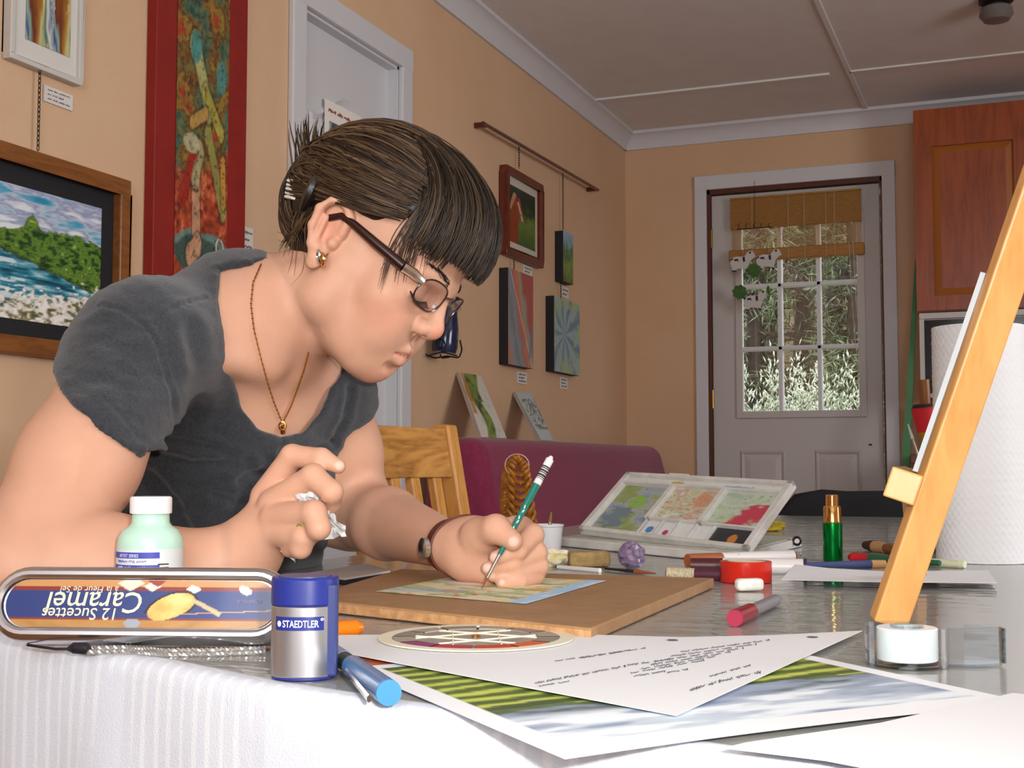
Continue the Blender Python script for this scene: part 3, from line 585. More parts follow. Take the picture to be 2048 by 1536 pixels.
# blue pen
def rod(name, label, cat, a, b2, segs, group=None, n=16):
    """segs: (t0, t1, r0, r1, part name, material) along a->b2"""
    o = thing(name, label, cat, tuple(a), None, group); d = (b2 - a); L_ = d.length; d.normalize()
    for (t0, t1, r0, r1, pn, m) in segs: b = MB(); b.tube([d * (L_ * t0), d * (L_ * (t0 + t1) / 2), d * (L_ * t1)], [r0, (r0 + r1) / 2, r1], n); b.build(pn, m, o, 40)
    return o, d, L_
M_bp = mat('pen_blue', '5583b4', .25, trans=.2, spec=.5); M_bpe = mat('pen_blue_end', '3a7fb8', .4)
po_, d_, l_ = rod('felt_pen', 'blue capped pen pointing at the viewer beside the sharpener', 'pen', T(655, 1296, .0075), T(778, 1386, .0075), ((0, .32, .005, .0052, 'barrel', mat('pen_barrel', '6d95c8', .3)), (.32, .50, .0050, .0050, 'grip_band', mat('pen_band', '16352f', .4)), (.46, .99, .0060, .0063, 'cap', M_bp), (.985, 1.0, .0062, .0062, 'cap_end', M_bpe)))
cdir = Vector((0, 0, 1)).cross(d_).normalized(); b = MB(); b.tube([d_ * (l_ * .55) - cdir * .006, d_ * (l_ * .97) - cdir * .0085 - Vector((0, 0, .003))], .0012, 6, flat=1.6); b.build('clip', M_silver if 'M_silver' in globals() else mat('silver', 'd5d3d0', .2, 1.0), po_)
rod('orange_highlighter', 'orange translucent marker half hidden behind the sharpener', 'marker', T(610, 1262, .007), T(724, 1255, .007), ((0, .9, .0055, .0055, 'barrel', mat('orange_clear', 'f08418', .2, trans=.3)), (.9, 1, .0055, .0035, 'tip_end', mat('orange_clear', 'f08418', .2, trans=.3))))
# tape dispenser
tp_ = tt(1815, 1328); td = thing('tape_dispenser', 'clear plastic dispenser holding a roll of white tape', 'tape dispenser', (tp_.x, tp_.y, ZT + TZ), (0, 0, YAW))
M_clear = glassmat('clear_case', 'eef2f4', .02, 1.0, .95)
MB().lathe([(.0095, .0025), (.0165, .0025), (.0170, .003), (.0170, .0205), (.0165, .021), (.0095, .021), (.0095, .0025)], 48).build('tape_roll', mat('tape_white', 'e6ebea', .35, spec=.5), td, 40)
MB().lathe([(.0088, .001), (.0095, .001), (.0095, .0225), (.0088, .0225), (.0088, .001)], 32).build('core', M_clear, td, True)
oc = [(.0235 * math.cos(a), .0235 * math.sin(a)) for a in np.linspace(math.radians(50), math.radians(330), 26)]
oc2 = oc + [(.036, -.012), (.052, -.006), (.053, .0005), (.034, .004)]
MB().prism(oc2, 0, .0015).build('side_wall', M_clear, td); wl_ = MB()
for i in range(len(oc2) - 1): a, c = Vector((*oc2[i], 0)), Vector((*oc2[i + 1], 0)); wl_.add([a, c, c + Vector((0, 0, .022)), a + Vector((0, 0, .022))], [(0, 1, 2, 3)])
wl_.build('case', M_clear, td, True); b = MB()
for k in range(9): b.add([Vector((.053, -.006 + k * .0008, .001)), Vector((.053, -.0052 + k * .0008, .001)), Vector((.0548, -.0056 + k * .0008, .001)), Vector((.053, -.006 + k * .0008, .021)), Vector((.053, -.0052 + k * .0008, .021)), Vector((.0548, -.0056 + k * .0008, .021))], [(0, 2, 1), (3, 4, 5), (0, 1, 4, 3), (1, 2, 5, 4), (2, 0, 3, 5)])
b.build('cutter', M_clear, td)
# red tape roll, eraser, red pen
rt = thing('tape_roll', 'red tape roll standing flat behind the white eraser', 'tape', tuple(tt(1492, 1163)))
M_rt = mat('tape_red', 'c22618', .25, spec=.5)
MB().lathe([(.0185, 0), (.0245, 0), (.0250, .0006), (.0250, .0196), (.0245, .020), (.0185, .020)], 48).build('tape', M_rt, rt, 40); MB().lathe([(.0175, .0005), (.0186, .0005), (.0186, .0205), (.0175, .0205), (.0175, .0005)], 48).build('core', mat('core_card', 'b9a48c', .7), rt, 40)
er_ = frame_T(tt(1498, 1181), tt(1560, 1179), 'eraser', 'small worn white eraser in front of the red tape roll', 'eraser')
b = MB(); pts_ = [(-.0135, -.006), (.0125, -.007), (.0135, .005), (-.0125, .006)]; b.prism(pts_, 0, .011); b.build('rubber', mat('eraser_white', ('e3e2dc', 'cfccc2'), .7, vscale=80), er_, 60, bevel=.0035, seg=3)
rod('red_pen', 'red capped pen with a grey barrel lying before the eraser', 'pen', T(1469, 1237, .0065), T(1556, 1198, .0060), ((0, .03, .0058, .0062, 'cap_end', mat('pen_pink', '9c2c46', .3)), (.02, .33, .0062, .0062, 'cap', mat('pen_red', '8e1428', .25, trans=.1)), (.33, .93, .0048, .0048, 'barrel', mat('pen_grey', '7d7a80', .3)), (.93, 1, .0046, .0030, 'tail', mat('pen_tail', '3a3a40', .4))))
# markers behind the tape
M_mw = mat('marker_white', 'd9d4d2', .35)
rod('marker', 'white marker with an orange-brown cap, farther of the two', 'marker', T(1375, 1121, .007), T(1590, 1112, .007), ((0, .30, .0075, .0075, 'cap', mat('cap_orange', '9a5230', .35)), (.30, .97, .0075, .0075, 'barrel', M_mw), (.97, 1, .007, .005, 'tail', mat('cap_orange', '9a5230', .35))), 'markers')
rod('marker', 'white marker with a dark brown cap just behind the red tape', 'marker', T(1382, 1130, .008), T(1614, 1134, .008), ((0, .28, .0075, .0080, 'cap', mat('cap_dark', '4a1a1c', .35)), (.28, .97, .0085, .0085, 'barrel', M_mw), (.97, 1, .0088, .0088, 'tail', mat('cap_violet', '33204a', .35))), 'markers')
rod('paint_stick', 'short dark purple stick with a cream paper label left of the red tape', 'paint stick', T(1333, 1146, .006), T(1450, 1150, .006), ((0, .03, .004, .005, 'tip', mat('cap_dark', '4a1a1c', .35)), (.02, .52, .0058, .0058, 'paper_label', mat('label_cream', ('d6c9a6', '8a7a62'), .6, vscale=220, stretch=(6, 1, 1))), (.5, 1, .0065, .0070, 'stick', mat('stick_purple', '4a1f30', .4))))
# sponge, amethyst, tissue, pot
sp = frame_T(tt(1176, 1133), tt(1235, 1131), 'sponge', 'flat tan sponge between the tissue scrap and the amethyst', 'sponge')
b = MB(); b.prism([(-.028, -.012), (.022, -.014), (.030, .012), (-.020, .014)], .0, .017); so_ = b.build('sponge_block', mat('sponge_tan', ('a88b58', '8a744c'), .95, bump=.8, bscale=350, vscale=90), sp, 60, bevel=.004, seg=3)
am = thing('amethyst', 'rough purple amethyst stone beside the tan sponge', 'stone', tuple(tt(1264, 1135)))
rng_ = random.Random(5); bm = bmesh.new(); bmesh.ops.create_icosphere(bm, subdivisions=3, radius=.0145)
for v in bm.verts:
    k = .85 + .3 * rng_.random(); v.co = Vector((v.co.x * k * 1.0, v.co.y * k, max(-.0135, v.co.z * k * 1.05)))
    v.co.z += .0135
me = bpy.data.meshes.new('stone'); bm.to_mesh(me); bm.free(); link('stone', me, mat('amethyst', ('5c4a66', '8a7690'), .3, vscale=120, spec=.7), am)
def crumple(name, label, cat, pts, r, seed, m, parent_loc, sub=4, amp=.45, flat=1.0):
    rr = np.random.default_rng(seed); bm = bmesh.new(); bmesh.ops.create_icosphere(bm, subdivisions=sub, radius=1.0); cs_ = rr.normal(0, 1, (26, 3)); cs_ /= np.linalg.norm(cs_, axis=1)[:, None]; hs = rr.uniform(.6, 1.0, 26)
    for v in bm.verts:
        dv = np.array(v.co); k = 1 - amp * (1 - np.max((cs_ @ dv) ** 7 * hs)) + rr.uniform(-.02, .02); v.co = Vector(dv * k * np.array(pts)) * r
    me = bpy.data.meshes.new(name); bm.to_mesh(me); bm.free(); return me
ts = thing('tissue_scrap', 'crumpled paint-stained tissue beside the white pot', 'tissue', tuple(tt(1108, 1132)))
me = crumple('tissue', '', '', (1.5, 1, .8), .0165, 3, None, None); o = link('tissue', me, mat('tissue_stained', ('ddd9d4', 'cdbf7c'), .9, vscale=45), ts); o.location = (0, 0, .009)
pt = thing('water_pot', 'small white plastic pot with a brush in it behind the painting hand', 'pot', tuple(tt(1097, 1098)), (0, 0, YAW))
MB().lathe([(0, 0), (.0165, 0), (.0170, .001), (.0195, .030), (.0210, .031), (.0210, .0335), (.0195, .0335), (.0185, .031), (.0160, .003), (0, .003)], 36).build('pot_body', mat('pot_white', 'd6d6d8', .45), pt, 40)
rod('paint_brush', 'brush with a greenish tip standing in the white pot', 'brush', tt(1094, 1092, .004), tt(1094, 1092, .004) + RT * .006 + Vector((0, 0, .046)), ((0, .72, .0016, .0022, 'ferrule', mat('silver', 'd5d3d0', .2, 1.0)), (.7, 1, .0028, .001, 'bristles', mat('bristle_olive', '7d6a2c', .8))))
# paint palette, folding
M_pal = mat('palette_white', ('d0cfcb', 'bcb9b2'), .4, vscale=25, spec=.5)
pb = [T(x, y, TZ) for x, y in ((1116, 1092), (1478, 1128), (1604, 1093), (1255, 1068))]
pal = thing('paint_palette', 'white folding watercolour palette with its painted lid raised', 'palette', tuple(sum(pb, Vector()) / 4)); Lb = [loc(pal, p) for p in pb]
MB().prism([(p.x, p.y) for p in Lb], 0, .012).build('tray', M_pal, pal, bevel=.002)
c_ = sum(Lb, Vector()) / 4; MB().prism([((p.x - c_.x) * .95 + c_.x, (p.y - c_.y) * .9 + c_.y) for p in Lb], .0115, .013).build('tray_floor', mat('palette_grey', ('b8b6b0', '9aa08f'), .5, vscale=60), pal)
# raised lid: plane through the hinge, corners seen in the picture
hA = loc(pal, at(1160, 1064, 1.80)); hB = loc(pal, at(1498, 1106, 1.515)); hD = loc(pal, at(1257, 951, 1.90))
ax = (hB - hA); ay = (hD - hA); hC = hA + ax + ay * 1.0; an = ax.cross(ay).normalized()
if an.dot(loc(pal, CAM) - hA) < 0: an = -an
def lidp(u, v, w=0): return hA + ax * u + ay * v + an * w
def lid_box(u0, u1, v0, v1, w0, w1, name, m):
    vs = [lidp(u, v, w) for u in (u0, u1) for v in (v0, v1) for w in (w0, w1)]; return MB().add(vs, [(0, 1, 3, 2), (4, 6, 7, 5), (0, 4, 5, 1), (2, 3, 7, 6), (0, 2, 6, 4), (1, 5, 7, 3)]).build(name, m, pal, bevel=.0006)
def lid_col(u, v):
    n1 = noise2(u * 9, v * 7, 51); n2 = noise2(u * 16 + 5, v * 12, 52); c = np.tile(C3('cfd0cb'), (len(u), 1))
    w = (v > .30) & (v < .82)
    a = ramp(n1, [(.15, '6f7f96'), (.35, '8b98a8'), (.48, '9aa2a0'), (.58, '8f9a6a'), (.72, '7d9440'), (.9, 'd0d2c8')]); b2 = ramp(n2, [(.2, 'd6d6cf'), (.4, 'a9b08a'), (.5, 'c7c3a6'), (.62, 'b9927c'), (.8, 'cfcac4')]); d3 = ramp(n1 * .6 + n2 * .4, [(.2, '6f8f80'), (.4, 'a9b9a6'), (.55, 'b7c3b2'), (.68, '9fb07c'), (.85, 'cfd3c4')])
    m1 = (u > .05) & (u < .345) & (v > .06) & (v < .82); m2 = (u > .375) & (u < .655) & (v > .32) & (v < .82); m3_ = (u > .685) & (u < .955) & (v > .32) & (v < .82)
    for m_, cc in ((m1, a), (m2, b2), (m3_, d3)): c[m_] = cc[m_]
    c = mixc(c, C3('7fae2e'), (np.hypot((u - .21) / .055, (v - .55) / .10) + 1.2 * (n2 - .5) < 1) * .9); c = mixc(c, C3('5c7286'), sstep(1.2, .7, np.hypot((u - .14) / .08, (v - .27) / .16) + 2.2 * (n2 - .5)) * .85)
    c = mixc(c, C3('b8384c'), sstep(.10, .04, np.abs((u - .90) - (v - .48) * .35 + .22 * (n2 - .5))) * (v > .32) * (v < .66) * (u > .68)); c = mixc(c, C3('c2764e'), sstep(1.2, .6, np.hypot((u - .58) / .05, (v - .66) / .14) + 2 * (n2 - .5)) * .7); c = mixc(c, C3('c99a3c'), (np.hypot((u - .36) / .04, (v - .91) / .02) < 1)); c = mixc(c, C3('7d98c8'), (np.hypot((u - .72) / .10, (v - .88) / .035) < 1) * .9)
    sp_ = noise2(u * 40, v * 40, 53, 2); c = mixc(c, C3('5a6a5c'), (sp_ > .80) * .6)
    # small slanting wells along the hinge
    wl2 = (v > .06) & (v < .28) & (u > .36); c[wl2] = C3('d2d4d2'); k = ((u - .36) / .0995 - (v - .06) * .0) ; c = mixc(c, C3('aab0b0'), wl2 * (np.abs(k % 1 - .02) < .06)); c = mixc(c, C3('3f7fb0'), (np.hypot((u - .41) / .022, (v - .15) / .05) < 1)); c = mixc(c, C3('b02860'), (np.hypot((u - .51) / .016, (v - .13) / .04) < 1)); c = mixc(c, C3('8fb8c8'), (np.hypot((u - .81) / .012, (v - .22) / .04) < 1))
    dk = (v > .05) & (v < .29) & (u > .765) & (u < .965); c[dk] = mixc(np.tile(C3('23262c'), (len(u), 1)), C3('5f6a58'), (n2 > .62) * .8)[dk]; c = mixc(c, C3('b8742c'), (np.hypot((u - .88) / .022, (v - .14) / .07) < 1)); return c
lid_box(0, 1, 0, 1, -.004, .001, 'lid_panel', M_pal)
painted('mixing_surface', 200, 130, lambda u, v: np.array([lidp(a, b2, .0014) for a, b2 in zip(u, v)]), lid_col, vmat('palette_paint', .35, .5), pal)
for (u0, u1, v0, v1) in ((0, .03, 0, 1), (.97, 1, 0, 1), (0, 1, 0, .05), (0, 1, .955, 1), (.03, .97, .82, .845), (.345, .375, .28, .82), (.655, .685, .28, .82), (.36, .97, .28, .30)): lid_box(u0, u1, v0, v1, .001, .007, 'rib', M_pal)
for k in range(1, 5): lid_box(.36 + k * .0995 - .006, .36 + k * .0995 + .006, .05, .28, .001, .005, 'well_divider', M_pal)
lid_box(.28, .40, .99, 1.03, -.003, .006, 'catch', M_pal)
# atomiser
at_o = thing('perfume_atomiser', 'slim green metal atomiser with a gold top standing upright', 'atomiser', tuple(tt(1666, 1121)))
M_gcap = mat('gold_cap', 'd9a565', .16, 1.0)
MB().lathe([(0, 0), (.0112, 0), (.0115, .0006), (.0115, .0445), (.011, .045), (0, .045)], 36).build('tube_body', mat('green_metal', '0f8a3a', .22, .9), at_o, 40)
MB().lathe([(0, .045), (.0110, .045), (.0112, .0455), (.0106, .0475), (.0104, .0635), (.0092, .065), (0, .065)], 36).build('collar', M_gcap, at_o, 40); MB().lathe([(0, .065), (.0076, .065), (.0076, .0775), (.007, .0782), (0, .0782)], 36).build('spray_head', M_gcap, at_o, 40)
# paper towel roll
pr_ = tt(1966, 1122); pw_ = thing('paper_towel_roll', 'white paper towel roll standing behind the easel leg', 'paper towel', (pr_.x, pr_.y, ZT + TZ)); PR = .0525
def roll_pos(u, v): a = u * 2 * np.pi; r = PR + .0003 * np.sin(a * 40) * np.sin(v * 160) + .0009 * noise2(u * 12, v * 60, 6); return np.stack([r * np.cos(a), r * np.sin(a), v * .279], 1)
painted('paper_layers', 240, 200, roll_pos, lambda u, v: np.tile(C3('dcdcdd'), (len(u), 1)), vmat('towel_paper', .9, .2), pw_, True)
MB().lathe([(.021, 0), (PR, 0), (PR, .0005), (.021, .0005)], 48).build('end_face', mat('towel_end', 'd2d0cd', .9), pw_); MB().lathe([(.021, .2785), (PR, .2785), (PR, .279), (.021, .279)], 48).build('end_face', mat('towel_end', 'd2d0cd', .9), pw_)
MB().lathe([(.019, 0), (.021, 0), (.021, .28), (.019, .28), (.019, 0)], 32).build('cardboard_core', mat('core_card', 'b9a48c', .7), pw_, 40)
# brushes and tools lying at the back of the table
M_br1 = mat('handle_green', '1f5a40', .35); M_sil = mat('silver', 'd5d3d0', .2, 1.0)
rod('paint_brush', 'brush with a red tip and green handle lying behind the easel leg', 'brush', T(1698, 1114, .006), T(1880, 1126, .006), ((0, .05, .003, .0062, 'tip', mat('tip_red', 'b01c28', .4)), (.05, .24, .0062, .0055, 'red_section', mat('tip_red', 'b01c28', .4)), (.24, 1, .0056, .003, 'handle', M_br1)), 'brushes on the table')
rod('paint_brush', 'brush with brown bristles and wooden handle behind the red-tipped one', 'brush', T(1730, 1090, .008), T(1835, 1106, .006), ((0, .2, .005, .0085, 'bristles', mat('bristle_brown', '3f2418', .8)), (.2, .42, .0078, .007, 'ferrule', mat('ferrule_tan', 'b98d5c', .4)), (.42, 1, .0065, .005, 'handle', mat('handle_brown', '7a4a1e', .4))), 'brushes on the table')
rod('paint_brush', 'slate blue brush lying in front of the green atomiser', 'brush', T(1612, 1130, .005), T(1770, 1128, .005), ((0, .82, .003, .0045, 'handle', mat('handle_blue', '39466e', .4)), (.82, 1, .0048, .0045, 'ferrule', mat('ferrule_tan', 'b98d5c', .4))), 'brushes on the table')
rod('paint_brush', 'cream brush tail showing to the right of the easel leg', 'brush', T(1820, 1122, .005), T(1930, 1129, .005), ((0, .9, .0045, .0045, 'handle', mat('handle_cream', 'cfd2b4', .4)), (.9, 1, .005, .004, 'end', mat('handle_cream', 'cfd2b4', .4))), 'brushes on the table')
rod('paint_brush', 'thin brown brush with a pointed tip between board and purple stick', 'brush', T(1210, 1137, .003), T(1312, 1147, .003), ((0, .6, .0012, .002, 'handle', mat('handle_black', '1f1a18', .4)), (.6, 1, .0025, .0006, 'bristles', mat('bristle_rust', '8a4a22', .8))), 'brushes on the table')
rod('paint_brush', 'white brush handle lying in front of the tan sponge', 'brush', T(1116, 1134, .003), T(1200, 1141, .003), ((0, 1, .0022, .0026, 'handle', mat('handle_white', 'd4d0cc', .4)),), 'brushes on the table')
cp = thing('compass', 'dark drawing compass with a ring beside the palette', 'compass', tuple(tt(1578, 1088)))
b = MB(); b.tube([loc(cp, T(x, y, .008)) for x, y in ((1566, 1090), (1578, 1087), (1590, 1083))], [.003, .006, .004], 8); b.build('leg', M_dk, cp, True)
c_ = loc(cp, T(1594, 1082, .012)); b = MB(); b.tube([c_ + Vector((RT.x * math.cos(a), RT.y * math.cos(a), math.sin(a))) * .0052 for a in np.linspace(0, 2 * math.pi, 17)[:-1]], .0018, 6, closed=True); b.build('ring', M_dk, cp, True)
yb = thing('yellow_cloth', 'small crumpled yellow cloth beyond the palette', 'cloth', tuple(tt(1545, 1062))); me = crumple('cloth', '', '', (1.4, 1, .6), .020, 9, None, None); o = link('cloth', me, mat('cloth_yellow', ('b59a1c', '7d6c14'), .8, vscale=60), yb); o.location = (0, 0, .009)
gb = thing('glue_bottle', 'small teal bottle with a dark cap between easel leg and paper towel', 'bottle', tuple(tt(1884, 1106)))
MB().lathe([(0, 0), (.011, 0), (.011, .022), (.006, .027), (0, .027)], 24).build('bottle_body', mat('teal', '2f6a5c', .4), gb, 40); MB().lathe([(0, .027), (.006, .027), (.004, .046), (0, .047)], 20).build('cap', mat('cap_navy', '1d2030', .4), gb, 40)
# table easel: leg, ledge, canvas board
ez = thing('table_easel', 'pale wooden table easel leg rising across the right of the picture', 'easel', tuple(tt(1790, 1268)))
M_ez = wood('easel_wood', 'd39c5c', 'c08848', 8, .4, 'Z', .4)
e0 = T(1779, 1264, .0); e1 = at(2060, 450, .845); dv = (e1 - e0).normalized(); wv = (RT - dv * RT.dot(dv)).normalized(); tv_ = dv.cross(wv)
if tv_.dot(FH) < 0: tv_ = -tv_
def ebox(o0, a, b2, w0, w1, t0, t1, name, m, bev=.0015):
    P0 = loc(ez, o0); vs = [P0 + dv * l + wv * w + tv_ * t for l in (a, b2) for w in (w0, w1) for t in (t0, t1)]
    return MB().add(vs, [(0, 1, 3, 2), (4, 6, 7, 5), (0, 4, 5, 1), (2, 3, 7, 6), (0, 2, 6, 4), (1, 5, 7, 3)]).build(name, m, ez, bevel=bev)
ebox(e0, .004, .42, -.0125, .0115, .0, .014, 'front_leg', M_ez)
# ledge running back behind the leg, its sawn end toward the viewer's left
l0 = at(1806, 972, .86); lg = MB(); ld = ray(1862, 972).copy(); ld.z = 0; ld.normalize(); lw = dv.copy(); lt = ld.cross(lw).normalized(); lw = lt.cross(ld).normalized()
Pq = loc(ez, l0); lg.add([Pq + ld * a + lw * b2 + lt * c for a in (0, .36) for b2 in (-.0105, .0105) for c in (-.0105, .0105)], [(0, 1, 3, 2), (4, 6, 7, 5), (0, 4, 5, 1), (2, 3, 7, 6), (0, 2, 6, 4), (1, 5, 7, 3)]); lg.build('ledge', M_ez, ez, bevel=.0012)
cvb = thing('canvas_board', 'white canvas board seen edge-on behind the easel leg', 'canvas', tuple(l0)); P1 = loc(cvb, l0 + lw * .0105 + ld * .012 + RT * .004)
vs = [P1 + ld * a + lw * b2 + lt * c for a in (.0, .30) for b2 in (0, .142) for c in (-.0012, .0022)]
MB().add(vs, [(0, 1, 3, 2), (4, 6, 7, 5), (0, 4, 5, 1), (2, 3, 7, 6), (0, 2, 6, 4), (1, 5, 7, 3)]).build('board', mat('canvas_grey', 'a9aeb0', .7), cvb)
back0 = loc(ez, l0 + ld * .30); MB().tube([loc(ez, T(1836, 1150, .010)), back0 - ld * .02], .008, 4).build('rear_strut', M_ez, ez)
# jar of brushes behind the easel
jb = thing('brush_jar', 'dark jar of paint brushes half hidden behind the easel leg', 'jar', tuple(T(1878, 1086, TZ)))
M_jar = mat('jar_brown', '4a2c1a', .3); MB().lathe([(0, 0), (.030, 0), (.034, .006), (.036, .075), (.034, .085), (.031, .085), (.031, .01), (0, .01)], 32).build('jar_body', M_jar, jb, 40)
jd = (T(1878, 1086, TZ) - CAM).dot(FW)
def jbrush(label, x0, y0, x1, y1, segs): rod('paint_brush', label, 'brush', at(x0, y0, jd), at(x1, y1, jd), segs, 'brushes in the jar')
M_gf = mat('ferrule_gold', 'd9a63c', .22, 1.0)
jbrush('large red-bristled brush with gold ferrule standing in the jar', 1872, 1020, 1847, 808, ((0, .50, .004, .006, 'handle', mat('handle_brown', '7a4a1e', .4)), (.50, .74, .0065, .0125, 'ferrule', M_gf), (.74, .97, .0135, .0185, 'bristles', mat('bristle_red', 'c81e26', .7)), (.96, 1, .0185, .014, 'bristle_tips', mat('bristle_dark', '1d1412', .8))))
jbrush('thin white-tipped brush leaning left out of the jar', 1858, 980, 1816, 848, ((0, .35, .0026, .0026, 'handle', M_br1), (.35, .78, .0022, .0018, 'ferrule', mat('silver', 'd5d3d0', .2, 1.0)), (.78, 1, .0028, .001, 'bristles', mat('bristle_white', 'c9c6c0', .8))))
jbrush('green-handled brush with a copper ferrule in the jar', 1860, 990, 1862, 836, ((0, .42, .004, .004, 'handle', M_br1), (.42, .74, .003, .0026, 'ferrule', mat('copper', 'b87a4a', .25, 1.0)), (.74, 1, .004, .0015, 'bristles', mat('bristle_amber', 'a8642a', .8))))
jbrush('tall rust-handled brush at the back of the jar', 1880, 1000, 1874, 700, ((0, .6, .004, .0045, 'handle', mat('handle_rust', 'a8481e', .35)), (.6, .85, .003, .003, 'ferrule', M_gf), (.85, 1, .0035, .001, 'bristles', mat('bristle_rust', '8a4a22', .8))))
jbrush('amber flat brush beside the red one in the jar', 1884, 1000, 1883, 760, ((0, .55, .004, .005, 'handle', mat('handle_amber', 'b8791e', .35)), (.55, .8, .007, .008, 'ferrule', M_gf), (.8, 1, .008, .004, 'bristles', mat('bristle_amber', 'a8642a', .8))))
jbrush('brown wooden spatula rising at the back of the jar', 1866, 990, 1846, 752, ((0, .7, .004, .004, 'handle', mat('handle_brown', '7a4a1e', .4)), (.7, .97, .0075, .0085, 'blade', mat('handle_brown', '7a4a1e', .4))))
# braided basket between chair and pot
bk = thing('wicker_basket', 'braided amber wicker basket with looped handles behind the painting hand', 'basket', tuple(T(1035, 1092, TZ)))
M_wk = mat('wicker', ('a8691c', '7d4a12'), .4, vscale=120); bd_ = (T(1035, 1092, TZ) - CAM).dot(FW)
def bpt(x, y, dd=0.0): return loc(bk, at(x, y, bd_ + dd))
for (pth, ddp) in (([(1068, 1062), (1060, 1010), (1054, 960), (1048, 930), (1032, 914), (1022, 935), (1024, 985), (1022, 1035), (1026, 1085)], 0.0), ([(1012, 1062), (1010, 1010), (1012, 960), (1018, 928)], .02)):
    pp = dense_px(pth, 90); b = MB()
    for s in range(3): b.tube([bpt(x + math.cos(i * .55 + s * 2.1) * 6.5, y + math.sin(i * .55 + s * 2.1) * 2.0, ddp + math.sin(i * .55 + s * 2.1) * .005) for i, (x, y) in enumerate(pp)], .0032, 6)
    b.build('braided_handle', M_wk, bk, True)
for k in range(8): x = 1024 + k * .5; y = 945 + k * 15; b = MB(); b.tube([bpt(x, y), bpt((x + 1056) / 2, y + 6, -.006), bpt(1051 + k * 2.2, y)], .0034, 6); b.build('rung', M_wk, bk, True)
b = MB(); b.tube([bpt(1034 + 24 * math.cos(a), 930 + 22 * math.sin(a), .004 * math.sin(2 * a)) for a in np.linspace(0, 2 * math.pi, 30)], .0008, 5); b.build('twine', mat('twine', 'c9b08c', .8), bk, True)
MB().lathe([(0, 0), (.040, 0), (.046, .025), (.046, .030), (.042, .030), (.036, .004), (0, .004)], 28).build('basket_body', M_wk, bk, 40)
# ================================================================ pictures and fittings on the left wall
def wall_item(name, label, cat, x0, y_px, off=0.0, group=None):
    p = onx(x0, y_px, XL + off); return thing(name, label, cat, (XL, p.y, p.z), (0, 0, math.pi / 2), group), p
def Yx(px, py, off=0.0): return onx(px, py, XL + off).y
def Zx(px, py, off=0.0): return onx(px, py, XL + off).z
def frame_mb(x0, x1, z0, z1, w, y0, y1):
    return MB().box(x0, x1, y0, y1, z0, z0 + w).box(x0, x1, y0, y1, z1 - w, z1).box(x0, x0 + w, y0, y1, z0 + w, z1 - w).box(x1 - w, x1, y0, y1, z0 + w, z1 - w)
def flat(o, name, x0, x1, z0, z1, y, col, m, nx=90, ny=90): return painted(name, nx, ny, lambda u, v: np.stack([x0 + u * (x1 - x0), np.full_like(u, y), z0 + v * (z1 - z0)], 1), col, m, o)
M_art = vmat('paint_layer', .5, .3, bump=.3, bscale=150)
# river painting
ya, yb_ = Yx(262, 362, .03) - .80, Yx(262, 362, .03); za, zb = Zx(250, 731, .03), Zx(262, 362, .03)
rv = thing('river_painting', 'wood-framed river landscape with blue rapids and white flowers', 'painting', (XL, ya, za), (0, 0, math.pi / 2)); w_, h_ = yb_ - ya, zb - za
frame_mb(0, w_, 0, h_, .034, -.032, -.002).build('frame', wood('frame_oak', '8a5424', '6a3c16', 10, .4, 'X'), rv, bevel=.003)
MB().box(.032, w_ - .032, -.012, -.004, .032, h_ - .032).build('liner', mat('liner_black', '15151a', .6), rv)
def river(u, v):
    n1 = noise2(u * 7, v * 5, 61); n2 = noise2(u * 26, v * 22, 62); n3 = noise2(u * 14, v * 50, 63); n4 = noise2(u * 55, v * 45, 64, 2)
    c = ramp(noise2(u * 6 + v * 5, v * 13 - u * 3, 66), [(.25, '2f86a8'), (.42, '5aa4c2'), (.52, 'b9c6d4'), (.60, '8f97b8'), (.75, 'dfe4e8')])
    tl = .70 + .03 * np.sin(u * 9) + .13 * np.exp(-((u - .68) / .028) ** 2) + .10 * np.exp(-((u - .05) / .10) ** 2) + .05 * (n2 - .5) + .05 * (n4 - .5) - .06 * np.maximum(0, u - .75)
    c = mixc(c, ramp(n2 * .45 + n4 * .55, [(.25, '0f2614'), (.42, '2f5420'), (.55, '6a8c2e'), (.66, '3f6a2c'), (.8, 'b3ba52')]), sstep(0, .012, tl - v))
    bank = .60 - .52 * np.maximum(0, (u - .38)) + .04 * (n2 - .5); wt = ramp(n3, [(.25, '0f3f52'), (.42, '1f6a80'), (.54, '3f8fa4'), (.64, '7fb0bc'), (.78, 'd6e2e4')])
    c = mixc(c, C3('2a2a24'), sstep(.03, .0, np.abs(bank - v)) * (n4 > .45) * .8); c = mixc(c, wt, sstep(0, .015, bank - v)); c = mixc(c, C3('d2dde0'), (n3 > .60) * (v < bank) * (np.abs(u - .60 + v * .35) < .16) * .75)
    c = mixc(c, ramp(n4, [(.3, '2f4a24'), (.6, '8a8a4a'), (.8, '5f6a3a')]), sstep(0, .02, (.17 - u) + .25 * (n2 - .5)) * sstep(.40, .43, v) * (v < .68))
    fl = .10 + .34 * np.maximum(0, u - .30) ** 1.2 + .14 * np.maximum(0, .20 - u); c = mixc(c, ramp(n4 * .6 + n2 * .4, [(.3, '4f5a34'), (.44, '8f8460'), (.52, 'd8d2c4'), (.7, 'efece6')]), sstep(0, .04, fl + .25 * (n4 - .5) - v)); return c
flat(rv, 'canvas', .075, w_ - .075, .070, h_ - .075, -.0135, river, M_art, 220, 150)
